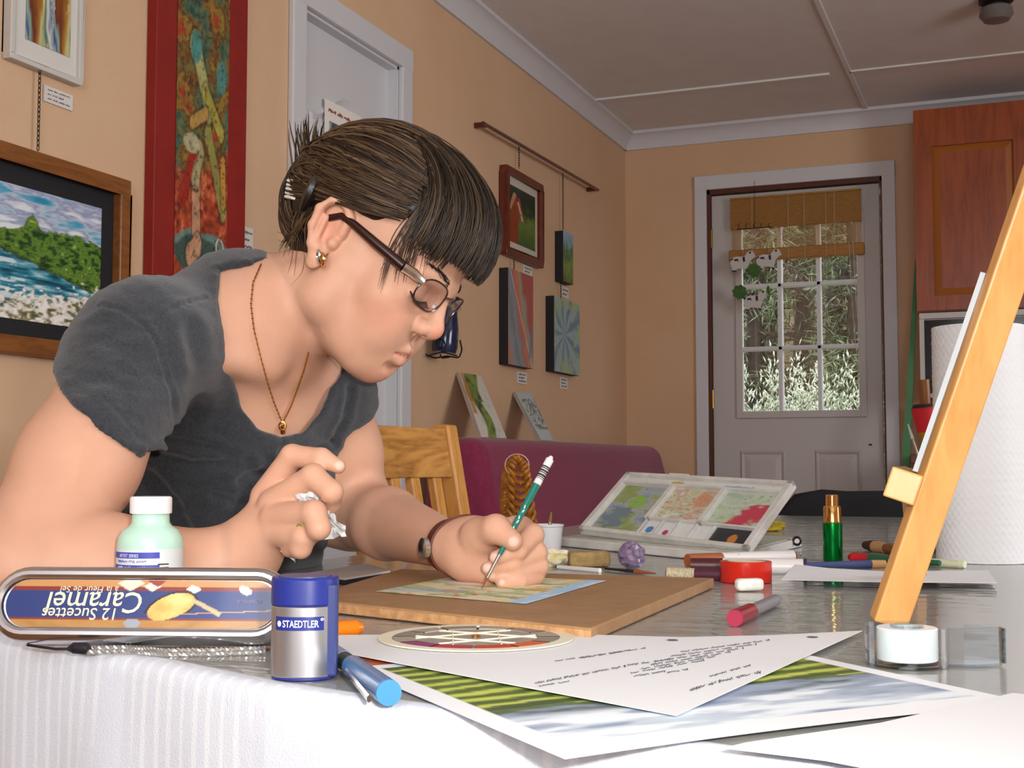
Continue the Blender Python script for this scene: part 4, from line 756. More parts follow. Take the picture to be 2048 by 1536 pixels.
# white-framed painting above it
ya, yb_ = Yx(20, 113, .02), Yx(164, 172, .02); za = Zx(90, 143, .02); zb = za + .62
wf_ = thing('abstract_painting', 'white-framed painting of flowing coloured streaks cut by the top left corner', 'painting', (XL, ya, za), (0, 0, math.pi / 2)); w_, h_ = yb_ - ya, zb - za
frame_mb(0, w_, 0, h_, .012, -.022, 0).build('frame', mat('frame_white', 'c9c6c0', .5), wf_, bevel=.002); MB().box(.010, w_ - .010, -.014, 0, .010, h_ - .010).build('mount', mat('mount_white', 'd6d2cb', .8), wf_)
def streaks(u, v): n1 = noise2(u * 3, v * 3, 71); s = u * 4.2 + v * 2.2 + n1 * 2.4 + 1.1; return mixc(ramp(s % 3 / 3, [(0, '7a3f1c'), (.15, 'a8782c'), (.3, 'c9c08a'), (.42, '2f6a5a'), (.55, 'd6d6c8'), (.66, '2a4a8a'), (.78, '8fae9a'), (.9, '6a2f28'), (1, '7a3f1c')]), C3('e6e2d4'), (noise2(u * 18 + v * 9, v * 5, 72) > .70) * .5)
flat(wf_, 'picture', w_ * .22, w_ * .84, h_ * .085, h_ * .93, -.0155, streaks, M_art, 70, 140)
def chain_(label, x0, y0, x1, y1, off, group='hanging chains'):
    a, b2 = onx(x0, y0, XL + off), onx(x1, y1, XL + off); o = thing('hanging_chain', label, 'chain', tuple(b2), None, group); L_ = (a - b2).length; n = max(3, int(L_ / .0095)); me = None
    for k in range(n):
        ang = (k % 2) * math.pi / 2; cz = L_ * (k + .5) / n; R = Matrix.Rotation(ang, 3, 'Z'); b = MB(); b.tube([R @ Vector((.0028 * math.cos(t), 0, 0)) + Vector((0, 0, cz + L_ / n * .72 * math.sin(t))) for t in np.linspace(0, 2 * math.pi, 11)[:-1]], .00095, 5, closed=True); b.build('chain_link', M_chain, o, True)
    return o
M_chain = mat('chain_dark', '3a342e', .4, .9)
chain_('dark chain hanging between the white frame and the river painting', 85, 140, 76, 300, .015)
def card(label, x0, y0, x1, y1, lines, off=.004, name='title_card'):
    ya, yb_ = Yx(x0, (y0 + y1) / 2, off), Yx(x1, (y0 + y1) / 2, off); xm = (x0 + x1) / 2; za, zb = Zx(xm, y1, off), Zx(xm, y0, off)
    o = thing(name, label, 'card', (XL, ya, za), (0, 0, math.pi / 2), 'title cards'); MB().box(0, yb_ - ya, -.004, -.001, 0, zb - za).build('card_sheet', mat('card_white', 'd8d3cc', .7), o)
    W2, H2 = yb_ - ya, zb - za
    for k in range(lines): scribble('handwriting', o, mat('pen_dark', '3f3a3c', .8), W2 * .12, W2 * (.88 - .18 * (k % 2)), -.0045, H2 * (1 - (k + .8) / (lines + .6)), H2 / (lines + .6) * .5, int(x0) + k)
    return o
card('white card with handwriting under the white-framed painting', 88, 180, 146, 212, 3)
# tall red panel
ya, yb_ = Yx(315, 60, .03), Yx(497, 60, .03); za, zb = Zx(390, 740, .03), ZCR - .02
rp_ = thing('tall_red_painting', 'tall narrow figure painting on a red panel beside the door', 'painting', (XL, ya, za), (0, 0, math.pi / 2)); w_, h_ = yb_ - ya, zb - za
MB().box(0, w_, -.028, -.001, 0, h_).build('panel', mat('panel_red', ('8e1d16', '82180f'), .55, vscale=12), rp_, bevel=.002)
zt_ = Zx(400, 0, .03) - za
def tallart(u, v):
    # v in metres fraction; seen part is v up to vt
    n1 = noise2(u * 4, v * 22, 81); n2 = noise2(u * 14, v * 70, 82); c = ramp(n1 * .7 + n2 * .3, [(.25, '3a4a3c'), (.38, '4f6a54'), (.46, '7a6a34'), (.54, '6a3a24'), (.62, '8a7a34'), (.72, '9a3a26')])
    vt = zt_ / h_; y = v / vt
    def B(cu, cy, ru, ry, hexc, a=1.0):
        nonlocal c
        d = np.hypot((u - cu) / ru, (y - cy) / ry) + .5 * (n1 - .5); c = mixc(c, C3(hexc), sstep(1.05, .9, d) * a)
    red = sstep(.50, .44, y + .12 * (n1 - .5) - .1 * u); c = mixc(c, ramp(n2, [(.3, '8a2c1c'), (.6, 'b0452c'), (.8, 'c26a44')]), red * .9)
    B(.5, .30, .52, .045, '6a8078'); B(.45, .27, .45, .06, '3f544c'); B(.45, .19, .42, .05, 'b8603c'); B(.45, .13, .4, .04, 'b4502e'); B(.40, .02, .25, .05, '4f5f3a'); B(.85, .12, .10, .16, '4a5a48')
    for (a_, b2_, w2, hx) in (((.40, .34), (.38, .50), .09, 'b98a6a'), ((.38, .50), (.42, .56), .12, 'a89a70'), ((.15, .42), (.32, .56), .09, '9a2a1c'), ((.62, .62), (.90, .42), .10, '8f8a4a'), ((.90, .56), (.92, .44), .06, 'b98a3c'), ((.35, .86), (.60, .70), .13, 'a8a46a'), ((.55, .74), (.85, .64), .08, 'a59a44'), ((.30, .64), (.55, .68), .06, 'b08a4a'), ((.30, .27), (.42, .30), .10, 'c09070')):
        a2 = np.array(a_); d2 = np.array(b2_) - a2; t = np.clip(((u - a2[0]) * d2[0] + (y - a2[1]) * d2[1]) / (d2 @ d2), 0, 1); d = np.hypot(u - a2[0] - t * d2[0], (y - a2[1] - t * d2[1]) * 2.5); c = mixc(c, C3(hx), sstep(w2, w2 * .7, d)); c = mixc(c, C3('2a2a20'), sstep(.02, .0, np.abs(d - w2)) * .6)
    B(.35, .86, .1, .05, '4f8a80'); B(.85, .80, .10, .05, '4f8078'); B(.30, .58, .16, .03, 'b5ac86'); d = np.hypot((u - .86) / .07, (y - .31) / .022); c = mixc(c, C3('c9c2b0'), sstep(.25, .1, np.abs(d - 1))); c = c * (.62 + .75 * n2[:, None]); c = mixc(c, C3('20241c'), (noise2(u * 22, v * 120, 84) > .66) * .55); return c
flat(rp_, 'figure_painting', w_ * .205, w_ * .775, h_ * .03, h_ * .99, -.0295, tallart, M_art, 70, 420)
card('narrow white card to the right of the tall red panel', 487, 455, 506, 520, 4)
# hanging rail
r0, r1 = onx(966, 246, XL + .045), onx(1196, 380, XL + .045); rl = thing('picture_rail', 'long dark wooden rail on the wall from which pictures hang', 'rail', (XL, r0.y, r0.z), (0, 0, math.pi / 2)); rL = r1.y - r0.y; rz = (r1.z - r0.z)
MB().tube([Vector((0, -.045, 0)), Vector((rL, -.045, rz))], .0085, 4).build('rod', mat('rail_wood', '5c2412', .3, coat=.3), rl); 
for k in (.02, .98): MB().box(rL * k - .008, rL * k + .008, -.045, 0, rz * k - .010, rz * k + .010).build('bracket', mat('rail_wood', '5c2412', .3, coat=.3), rl, bevel=.002)
# horse picture
def hung(name, label, cat, x0, x1, ytop, ybot, off): ya, yb_ = Yx(x0, (ytop + ybot) / 2, off), Yx(x1, (ytop + ybot) / 2, off); xm = (x0 + x1) / 2; za, zb = Zx(xm, ybot, off), Zx(xm, ytop, off); o = thing(name, label, cat, (XL, ya, za), (0, 0, math.pi / 2)); return o, yb_ - ya, zb - za
hs, w_, h_ = hung('horse_picture', 'brown-framed picture of a chestnut horse hanging from the rail', 'picture', 1015, 1088, 349, 522, .035)
frame_mb(0, w_, 0, h_, .030, -.035, 0).build('frame', mat('frame_cherry', ('6e2a12', '5a200d'), .35, vscale=20), hs, bevel=.004); MB().box(.028, w_ - .028, -.016, 0, .028, h_ - .028).build('mount', mat('mount_cream', 'c9c2b0', .8), hs)
def horse(u, v):
    n1 = noise2(u * 8, v * 10, 91); c = ramp(v + .4 * (n1 - .5), [(0, '3f5a2a'), (.45, '6a7f34'), (.62, '2f3f24'), (.8, '232a20'), (1, '2f3c34')])
    def L(a_, b2_, w0, w1, hx):
        nonlocal c
        a2 = np.array(a_); d2 = np.array(b2_) - a2; t = np.clip(((u - a2[0]) * d2[0] + (v - a2[1]) * d2[1] * 1.0) / (d2 @ d2), 0, 1); d = np.hypot(u - a2[0] - t * d2[0], (v - a2[1] - t * d2[1]) * 1.6); w = w0 + (w1 - w0) * t; c = mixc(c, C3(hx), sstep(w, w * .85, d))
    L((.05, .05), (.18, .45), .34, .20, '8a3a1e'); L((.18, .45), (.30, .74), .19, .13, '8f4020'); L((.32, .76), (.50, .46), .13, .075, '9a4a2a'); L((.34, .74), (.50, .46), .03, .035, 'c8b8a8'); L((.28, .86), (.30, .78), .04, .05, '7a3218'); L((.05, .6), (.2, .85), .05, .07, 'b98a6a'); L((.40, .55), (.58, .52), .012, .012, '2a4a6a'); return c
flat(hs, 'picture', .062, w_ - .055, .062, h_ - .062, -.0165, horse, M_art, 70, 90)
def canvas_(name, label, x0, x1, yt, yb2, side, colf, off=.038, group='canvases on the left wall'):
    o, w_, h_ = hung(name, label, 'painting', x0, x1, yt, yb2, off); MB().box(0, w_, -off, 0, 0, h_).build('stretcher', mat(side, side, .6), o, bevel=.0015); flat(o, 'painted_face', .0005, w_ - .0005, .0005, h_ - .0005, -off - .0008, colf, M_art, 80, 110); o['group'] = group; return o
def abs1(u, v):
    n1 = noise2(u * 5, v * 6, 101); d = u - .55 + (v - .1) * .55; c = ramp(np.clip(d * 1.0 + .5 + .25 * (n1 - .5), 0, 1), [(0, 'b07a5a'), (.2, '8f8f98'), (.34, '6f7f7a'), (.44, '8f8a98'), (.52, '7f8a92'), (.60, 'b06a5c'), (.75, 'c27a5a'), (.86, '8f9a8a'), (1, 'a8554c')]); c = mixc(c, C3('d8cfc4'), sstep(.015, .004, np.abs((u - .9) + (v - .1) * .9 + .03 * n1))); return mixc(c, C3('5f7f95'), sstep(.06, .02, np.abs((u - .95) - (v - .35) * .45)) * (v > .1) * (v < .55) * .8)
def abs2(u, v): n1 = noise2(u * 5, v * 5, 111); a = np.arctan2(v - .52, u - .38); r = np.hypot(u - .38, v - .52); c = ramp((np.sin(a * 9 + n1 * 3) * .5 + .5) * .6 + n1 * .4, [(0, '4f6f84'), (.4, '7f9aa2'), (.7, '9fb0aa'), (1, '6a8598')]); return mixc(c, C3('a8b46a'), sstep(.25, .5, r) * (n1 > .52) * .7)
def abs3(u, v): n1 = noise2(u * 8, v * 8, 121); return ramp(v + .5 * (n1 - .5), [(0, '4f5f24'), (.35, '7f9244'), (.6, '4a6a34'), (.8, '7fa0a8'), (1, '8fb4d0')])
canvas_('canvas_painting', 'abstract canvas with red and grey diagonal bands, black sides', 1016, 1066, 544, 733, '17141a', abs1)
canvas_('canvas_painting', 'pale blue canvas with a radiating star pattern, black sides', 1108, 1159, 600, 747, '17141a', abs2)
canvas_('canvas_painting', 'small green landscape canvas hanging under the rail end', 1126, 1146, 466, 566, '14161a', abs3)
chain_('short chain holding the horse picture from the rail', 1040, 292, 1038, 336, .02); chain_('long chain holding the small green canvas from the rail', 1123, 345, 1126, 460, .02)
chain_('short chain between the horse picture and the red-grey canvas', 1029, 520, 1028, 545, .02); chain_('short chain between the green and the pale blue canvases', 1125, 565, 1122, 602, .02)
card('title card tucked under the horse picture', 1051, 532, 1068, 550, 2, off=.012); card('title card under the small green canvas', 1124, 574, 1137, 596, 2); card('title card under the red and grey canvas', 1035, 744, 1054, 768, 3); card('title card under the pale blue star canvas', 1121, 755, 1135, 778, 3)
# iron wall holder with a dark glazed vase
ih = thing('iron_wall_holder', 'black wrought-iron wall holder with curled wire under a blue vase', 'wall holder', tuple(onx(890, 712, XL + .02))); M_iron = mat('wrought_iron', '17161a', .5, .5)
hdp = (onx(890, 690, XL + .06) - CAM).dot(FW)
def ip(x, y, dd=0): return loc(ih, at(x, y, hdp + dd))
def wire(px, r=.0028, nm='wire', dd=0): b = MB(); b.tube([ip(x, y, dd) for x, y in dense_px(px, 24)], r, 6); b.build(nm, M_iron, ih, True)
wire([(848, 672), (845, 690), (852, 710), (870, 716), (895, 712), (918, 716), (924, 700), (920, 680)]); wire([(852, 712), (885, 704), (915, 712)], dd=-.03)
wire([(880 + (3 + t * 1.1) * math.cos(t), 690 + (5 + t * 1.7) * math.sin(t)) for t in np.linspace(0, 7.5, 24)], nm='scroll', dd=-.045); wire([(880, 708), (884, 716), (900, 714)], dd=-.045); wire([(880, 640), (880, 700)], dd=.03, nm='back_stem')
vp0 = at(888, 705, hdp); vs_ = thing('dark_vase', 'glossy dark blue vase held in the iron wall holder', 'vase', tuple(vp0)); tilt = basis(RT, FH, Vector((0, 0, 1))) @ Matrix.Rotation(.12, 3, 'Y') 
MB().lathe([(0, 0), (.040, 0), (.044, .02), (.040, .08), (.030, .13), (.026, .17), (.030, .19), (.026, .19), (.022, .17), (0, .16)], 28, tilt.to_4x4()).build('vase_body', mat('glaze_navy', ('0f1226', '26345c'), .12, vscale=14, spec=.7), vs_, 40)
# ================================================================ furniture
# burgundy sofa along the left wall
M_sofa = mat('burgundy_fabric', ('8e2a4e', '822446'), .9, bump=.4, bscale=500, vscale=60, sheen=.2)
SX0, SX1, SY0, SY1, SZ = XL + .03, XL + .30, 3.75, 6.02, onx(1180, 886, XL + .22).z
sf = thing('sofa', 'burgundy fabric sofa standing along the left wall', 'sofa', (XL + .45, (SY0 + SY1) / 2, 0)); oy = (SY0 + SY1) / 2; ox = XL + .45
def rbox(name, x0, x1, y0, y1, z0, z1, r, m, parent, o): b = MB().box(x0 - o[0], x1 - o[0], y0 - o[1], y1 - o[1], z0, z1); return b.build(name, m, parent, 'all', bevel=r, seg=6)
rbox('base', XL + .05, XL + .88, SY0, SY1, .08, .30, .03, M_sofa, sf, (ox, oy))
# leaning back
b = MB(); vs = []
for y in (SY0, SY1):
    for (x, z) in ((SX0 + .0, .28), (SX0 + .36, .28), (SX0 + .22, SZ), (SX0 + .015, SZ)): vs.append(Vector((x - ox, y - oy + (.0 if z < .5 else (-.09 if y == SY1 else 0)), z)))
b.add(vs, [(0, 1, 2, 3), (7, 6, 5, 4), (0, 4, 5, 1), (1, 5, 6, 2), (2, 6, 7, 3), (3, 7, 4, 0)]); b.build('backrest', M_sofa, sf, 'all', bevel=.055, seg=8)
for k in range(2): y0 = SY0 + .12 + k * (SY1 - SY0 - .24) / 2; rbox('seat_cushion', XL + .36, XL + .90, y0 + .01, y0 + (SY1 - SY0 - .24) / 2 - .01, .29, .44, .04, M_sofa, sf, (ox, oy))
rbox('armrest', XL + .10, XL + .86, SY0 - .02, SY0 + .14, .08, .60, .05, M_sofa, sf, (ox, oy))
for (x, y) in ((XL + .12, SY0 + .08), (XL + .80, SY0 + .08), (XL + .12, SY1 - .1), (XL + .80, SY1 - .1)): MB().lathe([(0, 0), (.02, 0), (.03, .085), (0, .085)], 14, Matrix.Translation((x - ox, y - oy, 0))).build('foot', M_dk, sf, True)
# two small paintings leaning on the wall above the sofa back
def leaning(label, pix, colf, bx, side):
    A, B_, Cc, D = onx(*pix[0], XL + .012), onx(*pix[1], XL + .012), onx(*pix[2], bx), onx(*pix[3], bx); D.z = Cc.z = SZ + .002; h0 = (A.z + B_.z) / 2
    o = thing('small_painting', label, 'painting', tuple((Cc + D) / 2), None, 'small paintings leaning above the sofa'); q = [loc(o, p) for p in (D, Cc, B_, A)]; n = (q[1] - q[0]).cross(q[3] - q[0]).normalized(); n = n if n.x > 0 else -n; b = MB(); b.add([p for p in q] + [p - n * .012 for p in q], [(0, 1, 2, 3), (7, 6, 5, 4), (0, 4, 5, 1), (1, 5, 6, 2), (2, 6, 7, 3), (3, 7, 4, 0)]); b.build('panel', mat(side, side, .7), o)
    painted('painted_face', 60, 90, lambda u, v: quad_pos(*[p + n * .0012 for p in q])(u, v), colf, M_art, o)
def tree_art(u, v): n1 = noise2(u * 6, v * 8, 131); c = ramp(n1, [(.2, 'b9bfae'), (.5, 'd2d2c6'), (.8, 'd8c2b8')]); c = mixc(c, ramp(n1, [(.3, '2f4a34'), (.6, '7f9444')]), sstep(.20, .12, np.abs(u - .42 - .12 * np.sin(v * 7)) - .12 * (v > .55))); return mixc(c, C3('b97a3c'), sstep(.1, .05, np.abs(u - .12)) * (v > .35) * .8)
def etch_art(u, v): n1 = noise2(u * 14, v * 20, 141); c = np.tile(C3('bcc6c8'), (len(u), 1)); return mixc(c, C3('4f5648'), (n1 > .5) * (v > .22) * (v < .86) * (u > .15) * .75)
leaning('small painting of a leaning green tree above the sofa end nearest the chair', ((917, 745), (962, 752), (1013, 886), (962, 886)), tree_art, XL + .20, 'b9aca4')
leaning('small grey-green etching leaning above the middle of the sofa', ((1030, 785), (1062, 786), (1106, 886), (1081, 886)), etch_art, XL + .20, 'b4b2ae')
# pine chair pushed in at the table
M_pine = wood('pine', 'd49a52', 'b87a34', 7, .4, 'Z', .8); M_pineX = wood('pine_rail', 'd0964e', '8f5a22', 5, .4, 'Y', 2.0)
def pine_chair():
    o = thing('pine_chair', 'pale pine slat-back chair at the table behind the painter', 'chair', (-.95, 2.05, 0)); z1 = at(775, 836, 2.1).z; hw = .185
    def lean(z): return -.085 * max(0, z - .45) / .48
    for s in (-1, 1):
        w = .022; vs = []
        for z in (0, .45, z1): vs += [Vector((lean(z) + dx, s * hw + dy, z)) for dx, dy in ((-.016, -w), (.016, -w), (.016, w), (-.016, w))]
        MB().add(vs, [(0, 3, 2, 1), (8, 9, 10, 11)] + [(k * 4 + i, k * 4 + (i + 1) % 4, k * 4 + 4 + (i + 1) % 4, k * 4 + 4 + i) for k in (0, 1) for i in range(4)]).build('back_post', M_pine, o, bevel=.004)
        MB().box(.36, .40, s * hw - .02, s * hw + .02, 0, .43).build('front_leg', M_pine, o, bevel=.004)
    def railp(z0, z1_, bow, name):
        vs = []; n = 12
        for i in range(n + 1):
            y = -hw + .022 + (2 * hw - .044) * i / n; cv = bow * (1 - (2 * i / n - 1) ** 2); vs += [Vector((lean(z) - cv + dx, y, z)) for z, dx in ((z0, -.009), (z0, .009), (z1_, .009), (z1_, -.009))]
        MB().add(vs, [tuple(range(4))] + [tuple(n * 4 + 3 - k for k in range(4))] + [(i * 4 + k, i * 4 + (k + 1) % 4, i * 4 + 4 + (k + 1) % 4, i * 4 + 4 + k) for i in range(n) for k in range(4)]).build(name, M_pineX, o, bevel=.002)
    railp(z1 - .100, z1 - .008, .018, 'top_rail'); railp(.50, .55, .012, 'lower_rail')
    for k in range(4):
        y = -hw + .065 + k * (2 * hw - .13) / 3; cv = .016 * (1 - (y / hw) ** 2); vs = []
        for z in (.55, z1 - .10): vs += [Vector((lean(z) - cv + dx, y + dy, z)) for dx, dy in ((-.008, -.017), (.008, -.017), (.008, .017), (-.008, .017))]
        MB().add(vs, [(0, 3, 2, 1), (4, 5, 6, 7)] + [(i, (i + 1) % 4, 4 + (i + 1) % 4, 4 + i) for i in range(4)]).build('slat', M_pine, o, bevel=.003)
    MB().box(-.01, .41, -.21, .21, .425, .455).build('seat', M_pine, o, bevel=.01); MB().box(.37, .39, -hw, hw, .2, .23).build('stretcher', M_pine, o, bevel=.003); return o
pine_chair()
# stool under the painter
pz = Vector(tuple(P_(380, 1500, 1.5)) if 'P_' in globals() else tuple(at(380, 1500, 1.5)))
stl = thing('stool', 'round wooden stool under the seated painter', 'stool', (pz.x - .02, pz.y, 0)); MB().lathe([(0, .40), (.16, .40), (.165, .41), (.165, .425), (.155, .43), (0, .43)], 32).build('seat', M_pine, stl, 40)
for k in range(4): a = k * math.pi / 2 + .4; MB().tube([Vector((.15 * math.cos(a), .15 * math.sin(a), 0)), Vector((.10 * math.cos(a), .10 * math.sin(a), .40))], .015, 8).build('leg', M_pine, stl, True)
# dark chair at the far end of the table
bc = thing('black_chair', 'black padded chair at the far end of the table', 'chair', (.06, 3.22, 0)); zt2 = ony(1690, 979, 3.2).z; xa, xb = ony(1545, 1000, 3.2).x, ony(1850, 1000, 3.2).x
pts = [(xa - .06, .66), (xa, .72), (xa + .055, zt2 - .012), (xa + .12, zt2), ((xa + xb) / 2, zt2 - .004), (xb - .08, zt2 - .002), (xb, zt2 - .02), (xb + .05, .70), (xb + .05, .52), (xa - .06, .52)]
MB().prism([(x - .06, z) for x, z in pts], -.03, .03, Matrix(((1, 0, 0, 0), (0, 0, 1, -.02), (0, 1, 0, 0), (0, 0, 0, 1)))).build('backrest', mat('chair_black', '121016', .8), bc, 'all', bevel=.02, seg=4)
MB().box(xa - .04 - .06, xb + .04 - .06, -.02, .42, .43, .49).build('seat', mat('chair_black', '121016', .8), bc, 'all', bevel=.02, seg=4)
for (x, y) in ((xa - .08, 0), (xb - .04, 0), (xa - .08, .4), (xb - .04, .4)): MB().tube([Vector((x, y, 0)), Vector((x, y, .54 if y == 0 else .44))], .011, 8).build('leg', M_dk, bc, True)
# kitchen corner: wall cabinet, microwave, base cabinet
CY = YB - .33; M_ch = wood('cherry', 'a04c1a', '7d3210', 5, .35, 'Z', .5, .2); M_chl = mat('cherry_bevel', 'a8642c', .35)
cxl = ony(1830, 430, CY).x; czb = ony(1880, 622, CY).z; czt2 = ZCR - .02
uc = thing('wall_cabinet', 'cherry wood wall cabinet with a raised-panel door at the right', 'cabinet', (cxl, CY, czb)); ch = czt2 - czb; cwid = .85
MB().box(0, cwid, .02, .33, 0, ch).build('body', M_ch, uc); 
dr = thing('cabinet_door', None, None); dr.parent = uc; dw = .50
pxl, pxr, pzt, pzb = ony(1866, 430, CY).x - cxl, ony(2030, 430, CY).x - cxl, ony(1950, 285, CY).z - czb, ony(1950, 588, CY).z - czb
frame_w = MB().box(0, pxl, 0, .02, .004, ch - .006).box(pxr, dw, 0, .02, .004, ch - .006).box(pxl, pxr, 0, .02, .004, pzb).box(pxl, pxr, 0, .02, pzt, ch - .006); frame_w.build('door_frame', M_ch, dr)
ib = .032; b = MB(); o4 = [(pxl, pzb), (pxr, pzb), (pxr, pzt), (pxl, pzt)]; i4 = [(pxl + ib, pzb + ib), (pxr - ib, pzb + ib), (pxr - ib, pzt - ib), (pxl + ib, pzt - ib)]
b.add([Vector((x, .016, z)) for x, z in o4] + [Vector((x, .004, z)) for x, z in i4], [(k, (k + 1) % 4, 4 + (k + 1) % 4, 4 + k) for k in range(4)]); b.build('panel_bevel', M_chl, dr); b = MB(); b.add([Vector((x, .004, z)) for x, z in i4], [(0, 1, 2, 3)]); b.build('raised_panel', M_ch, dr)
mw = thing('microwave', 'white microwave with a dark door under the cherry cabinet', 'microwave', (cxl + .01, CY - .02, czb - .40)); MB().box(0, .6, .02, .33, .02, .385).build('body', mat('white_enamel', 'c8c4be', .35), mw, bevel=.005)
MB().box(.0, .6, 0, .02, .365, .392).build('top_vent', mat('white_enamel', 'c8c4be', .35), mw, bevel=.003); MB().box(.02, .58, .008, .02, .04, .36).build('door_glass', mat('black_glass', '14131c', .12), mw); MB().box(0, .02, .004, .02, .02, .365).build('door_edge', mat('white_enamel', 'c8c4be', .35), mw)
bcb = thing('base_cabinet', 'brown wooden base cabinet in the kitchen corner behind the easel', 'cabinet', (cxl, CY - .25, 0)); MB().box(0, .9, .02, .55, .1, .86).build('body', M_ch, bcb); MB().box(-.02, .92, -.01, .56, .86, .90).build('counter', mat('counter_brown', '6a3a1e', .3), bcb, bevel=.004); MB().box(.03, .85, .06, .55, 0, .1).build('plinth', M_dk, bcb)
MB().box(0, .9, .40, .43, .90, czb - .40).build('backsplash', M_ch, bcb)
for k in range(2): MB().box(.02 + k * .43, .43 + k * .43, 0, .02, .13, .82).build('door', M_ch, bcb, bevel=.004)
# green board leaning between door and cabinet
g0, g1 = ony(1812, 925, 5.80), ony(1834, 520, 6.02); gbd = thing('green_board', 'narrow green board leaning between the door and the cabinet', 'board', (g0.x, g0.y, 0)); dz_ = (g1 - g0) / (g1.z - g0.z); base_ = g0 - dz_ * g0.z
A = base_ - Vector((g0.x, g0.y, 0)); Bv = g1 - Vector((g0.x, g0.y, 0)); vs = [A + Vector((dx * .026, dy, 0)) for dx in (-1, 1) for dy in (-.012, .012)] + [Bv + Vector((dx * .007 , dy, 0)) for dx in (-1, 1) for dy in (-.012, .012)]
MB().add(vs, [(0, 1, 3, 2), (4, 6, 7, 5), (0, 4, 5, 1), (2, 3, 7, 6), (0, 2, 6, 4), (1, 5, 7, 3)]).build('board', mat('board_green', '4f8a5c', .5), gbd)
# bamboo blind on the exterior door
bx0, bx1 = X2(1462, 440), X2(1724, 440); bzt = Z2(390, 1600); bzm = Z2(452, 1600); bzb = Z2(518, 1600); bz2 = Z2(494, 1600)
bl_ = thing('bamboo_blind', 'rolled bamboo blind across the top of the exterior door', 'blind', (dxl, YB - .02, bzb)); M_bam = mat('bamboo', ('b0803c', '94642a'), .6, vscale=30, stretch=(1, 1, 12))
def reeds(z0, z1_, y, r, nm, m, pitch=2.1):
    b = MB(); n = int((z1_ - z0) / (pitch * r))
    for i in range(n): z = z0 + (i + .5) * (z1_ - z0) / n; b.box(bx0 + random.uniform(0, .004), bx1 - random.uniform(0, .004), y - r, y + r, z - r * .86, z + r * .86)
    o = b.build(nm, m, bl_); o['kind'] = 'stuff'; return o
reeds(bzm - bzb, bzt - bzb, .012, .0022, 'reed_panel', M_bam); reeds(bz2 - bzb, bzm - bzb, .016, .0011, 'sheer_reed_panel', mat('bamboo_thin', 'c08f50', .6), 4.6)
reeds(bzm - bzb + .004, bzt - bzb - .004, .002, .0022, 'valance_reeds', M_bam)
MB().box(bx0 - .006, bx1 + .012, -.016, .014, .0, bz2 - bzb).build('rolled_bottom', M_bam, bl_, bevel=.008, seg=3)
MB().box(bx0, bx1, -.004, .016, bzt - bzb - .003, bzt - bzb + .006).build('head_rail', M_bam, bl_)
M_cord = mat('blind_cord', 'c9c2b4', .8)
for px in (1700, 1708): x = X2(px, 500); MB().tube([Vector((x, -.02, bz2 - bzb)), Vector((x + .01, -.022, -.20)), Vector((x + .035, -.022, -.62 if px == 1700 else -.55))], .0012, 5).build('pull_cord', M_cord, bl_)
for px in (1508, 1580, 1612, 1655, 1672): x = X2(px, 500); MB().tube([Vector((x, -.019, bzt - bzb)), Vector((x, -.02, 0))], .0008, 4).build('lift_cord', M_cord, bl_)
# cow mobile hanging on the door
YC = YB - .10; mo = thing('cow_mobile', 'hanging mobile of three spotted cows and green discs on the exterior door', 'mobile', tuple(ony(1508, 460, YC)))
def mp(x, y, dd=0): return loc(mo, ony(x, y, YC + dd))
MB().tube([mp(1474, 459), mp(1545, 453)], .002, 8).build('bar', M_dk, mo); MB().tube([mp(1509, 456), mp(1509, 372), loc(mo, ony(1509, 362, YB - .018))], .0012, 6).build('hanger', M_dk, mo)
M_cow = mat('cow_white', 'c9c5c2', .5); M_spot = mat('cow_black', '17171a', .5); M_gd = mat('disc_green', ('3f6a22', '2f5218'), .5, vscale=60)
for k in range(5): x = 1478 + k * 15; b = MB(); b.tube([mp(x, 456), mp(x - 2, 450), mp(x + 2, 446)], .0016, 5); b.build('hook', M_dk, mo)
def extr(pts, th, name, m, parent, dd=0): A_ = [mp(x, y, dd) for x, y in pts]; b = MB(); n = len(A_); b.add(A_ + [p + Vector((0, th, 0)) for p in A_], [tuple(range(n)), tuple(range(2 * n - 1, n - 1, -1))] + [(i, (i + 1) % n, n + (i + 1) % n, n + i) for i in range(n)]); return b.build(name, m, parent)
def cow(cx, cy, s=1.0):
    body = [(-22, -10), (-8, -14), (8, -14), (14, -22), (18, -26), (26, -26), (30, -20), (33, -14), (26, -10), (20, -4), (17, 6), (15, 10), (19, 16), (12, 18), (8, 12), (-6, 12), (-10, 14), (-8, 19), (-18, 19), (-18, 10), (-22, 4)]
    o = extr([(cx + x * s, cy + y * s) for x, y in body], .008, 'cow', M_cow, mo)
    for sp_ in ([(-14, -8), (-6, -9), (-4, -3), (-8, -5), (-13, -4)], [(4, -12), (9, -14), (10, -4), (6, -2)], [(18, -24), (22, -25), (23, -21), (19, -20)], [(-19, 16), (-9, 16), (-8, 19), (-18, 19)], [(10, 13), (16, 14), (19, 17), (12, 18)], [(-22, -8), (-17, -11), (-16, -9), (-21, -4)]): extr([(cx + x * s, cy + y * s) for x, y in sp_], .002, 'spot', M_spot, o, -.002)
    return o
cow(1481, 526, .92); cow(1533, 522, .92); cow(1507, 604, .92)
for (x, y, r) in ((1508, 541, 14), (1479, 584, 14)): extr([(x + (r + 1.3 * math.sin(8 * a)) * math.cos(a), y + (r + 1.3 * math.sin(8 * a)) * math.sin(a)) for a in np.linspace(0, 2 * math.pi, 33)[:-1]], .008, 'leaf_disc', M_gd, mo, -.012)
extr([(1536 + 3.5 * math.cos(a), 584 + 13 * math.sin(a)) for a in np.linspace(0, 2 * math.pi, 21)[:-1]], .02, 'leaf_disc', M_gd, mo)
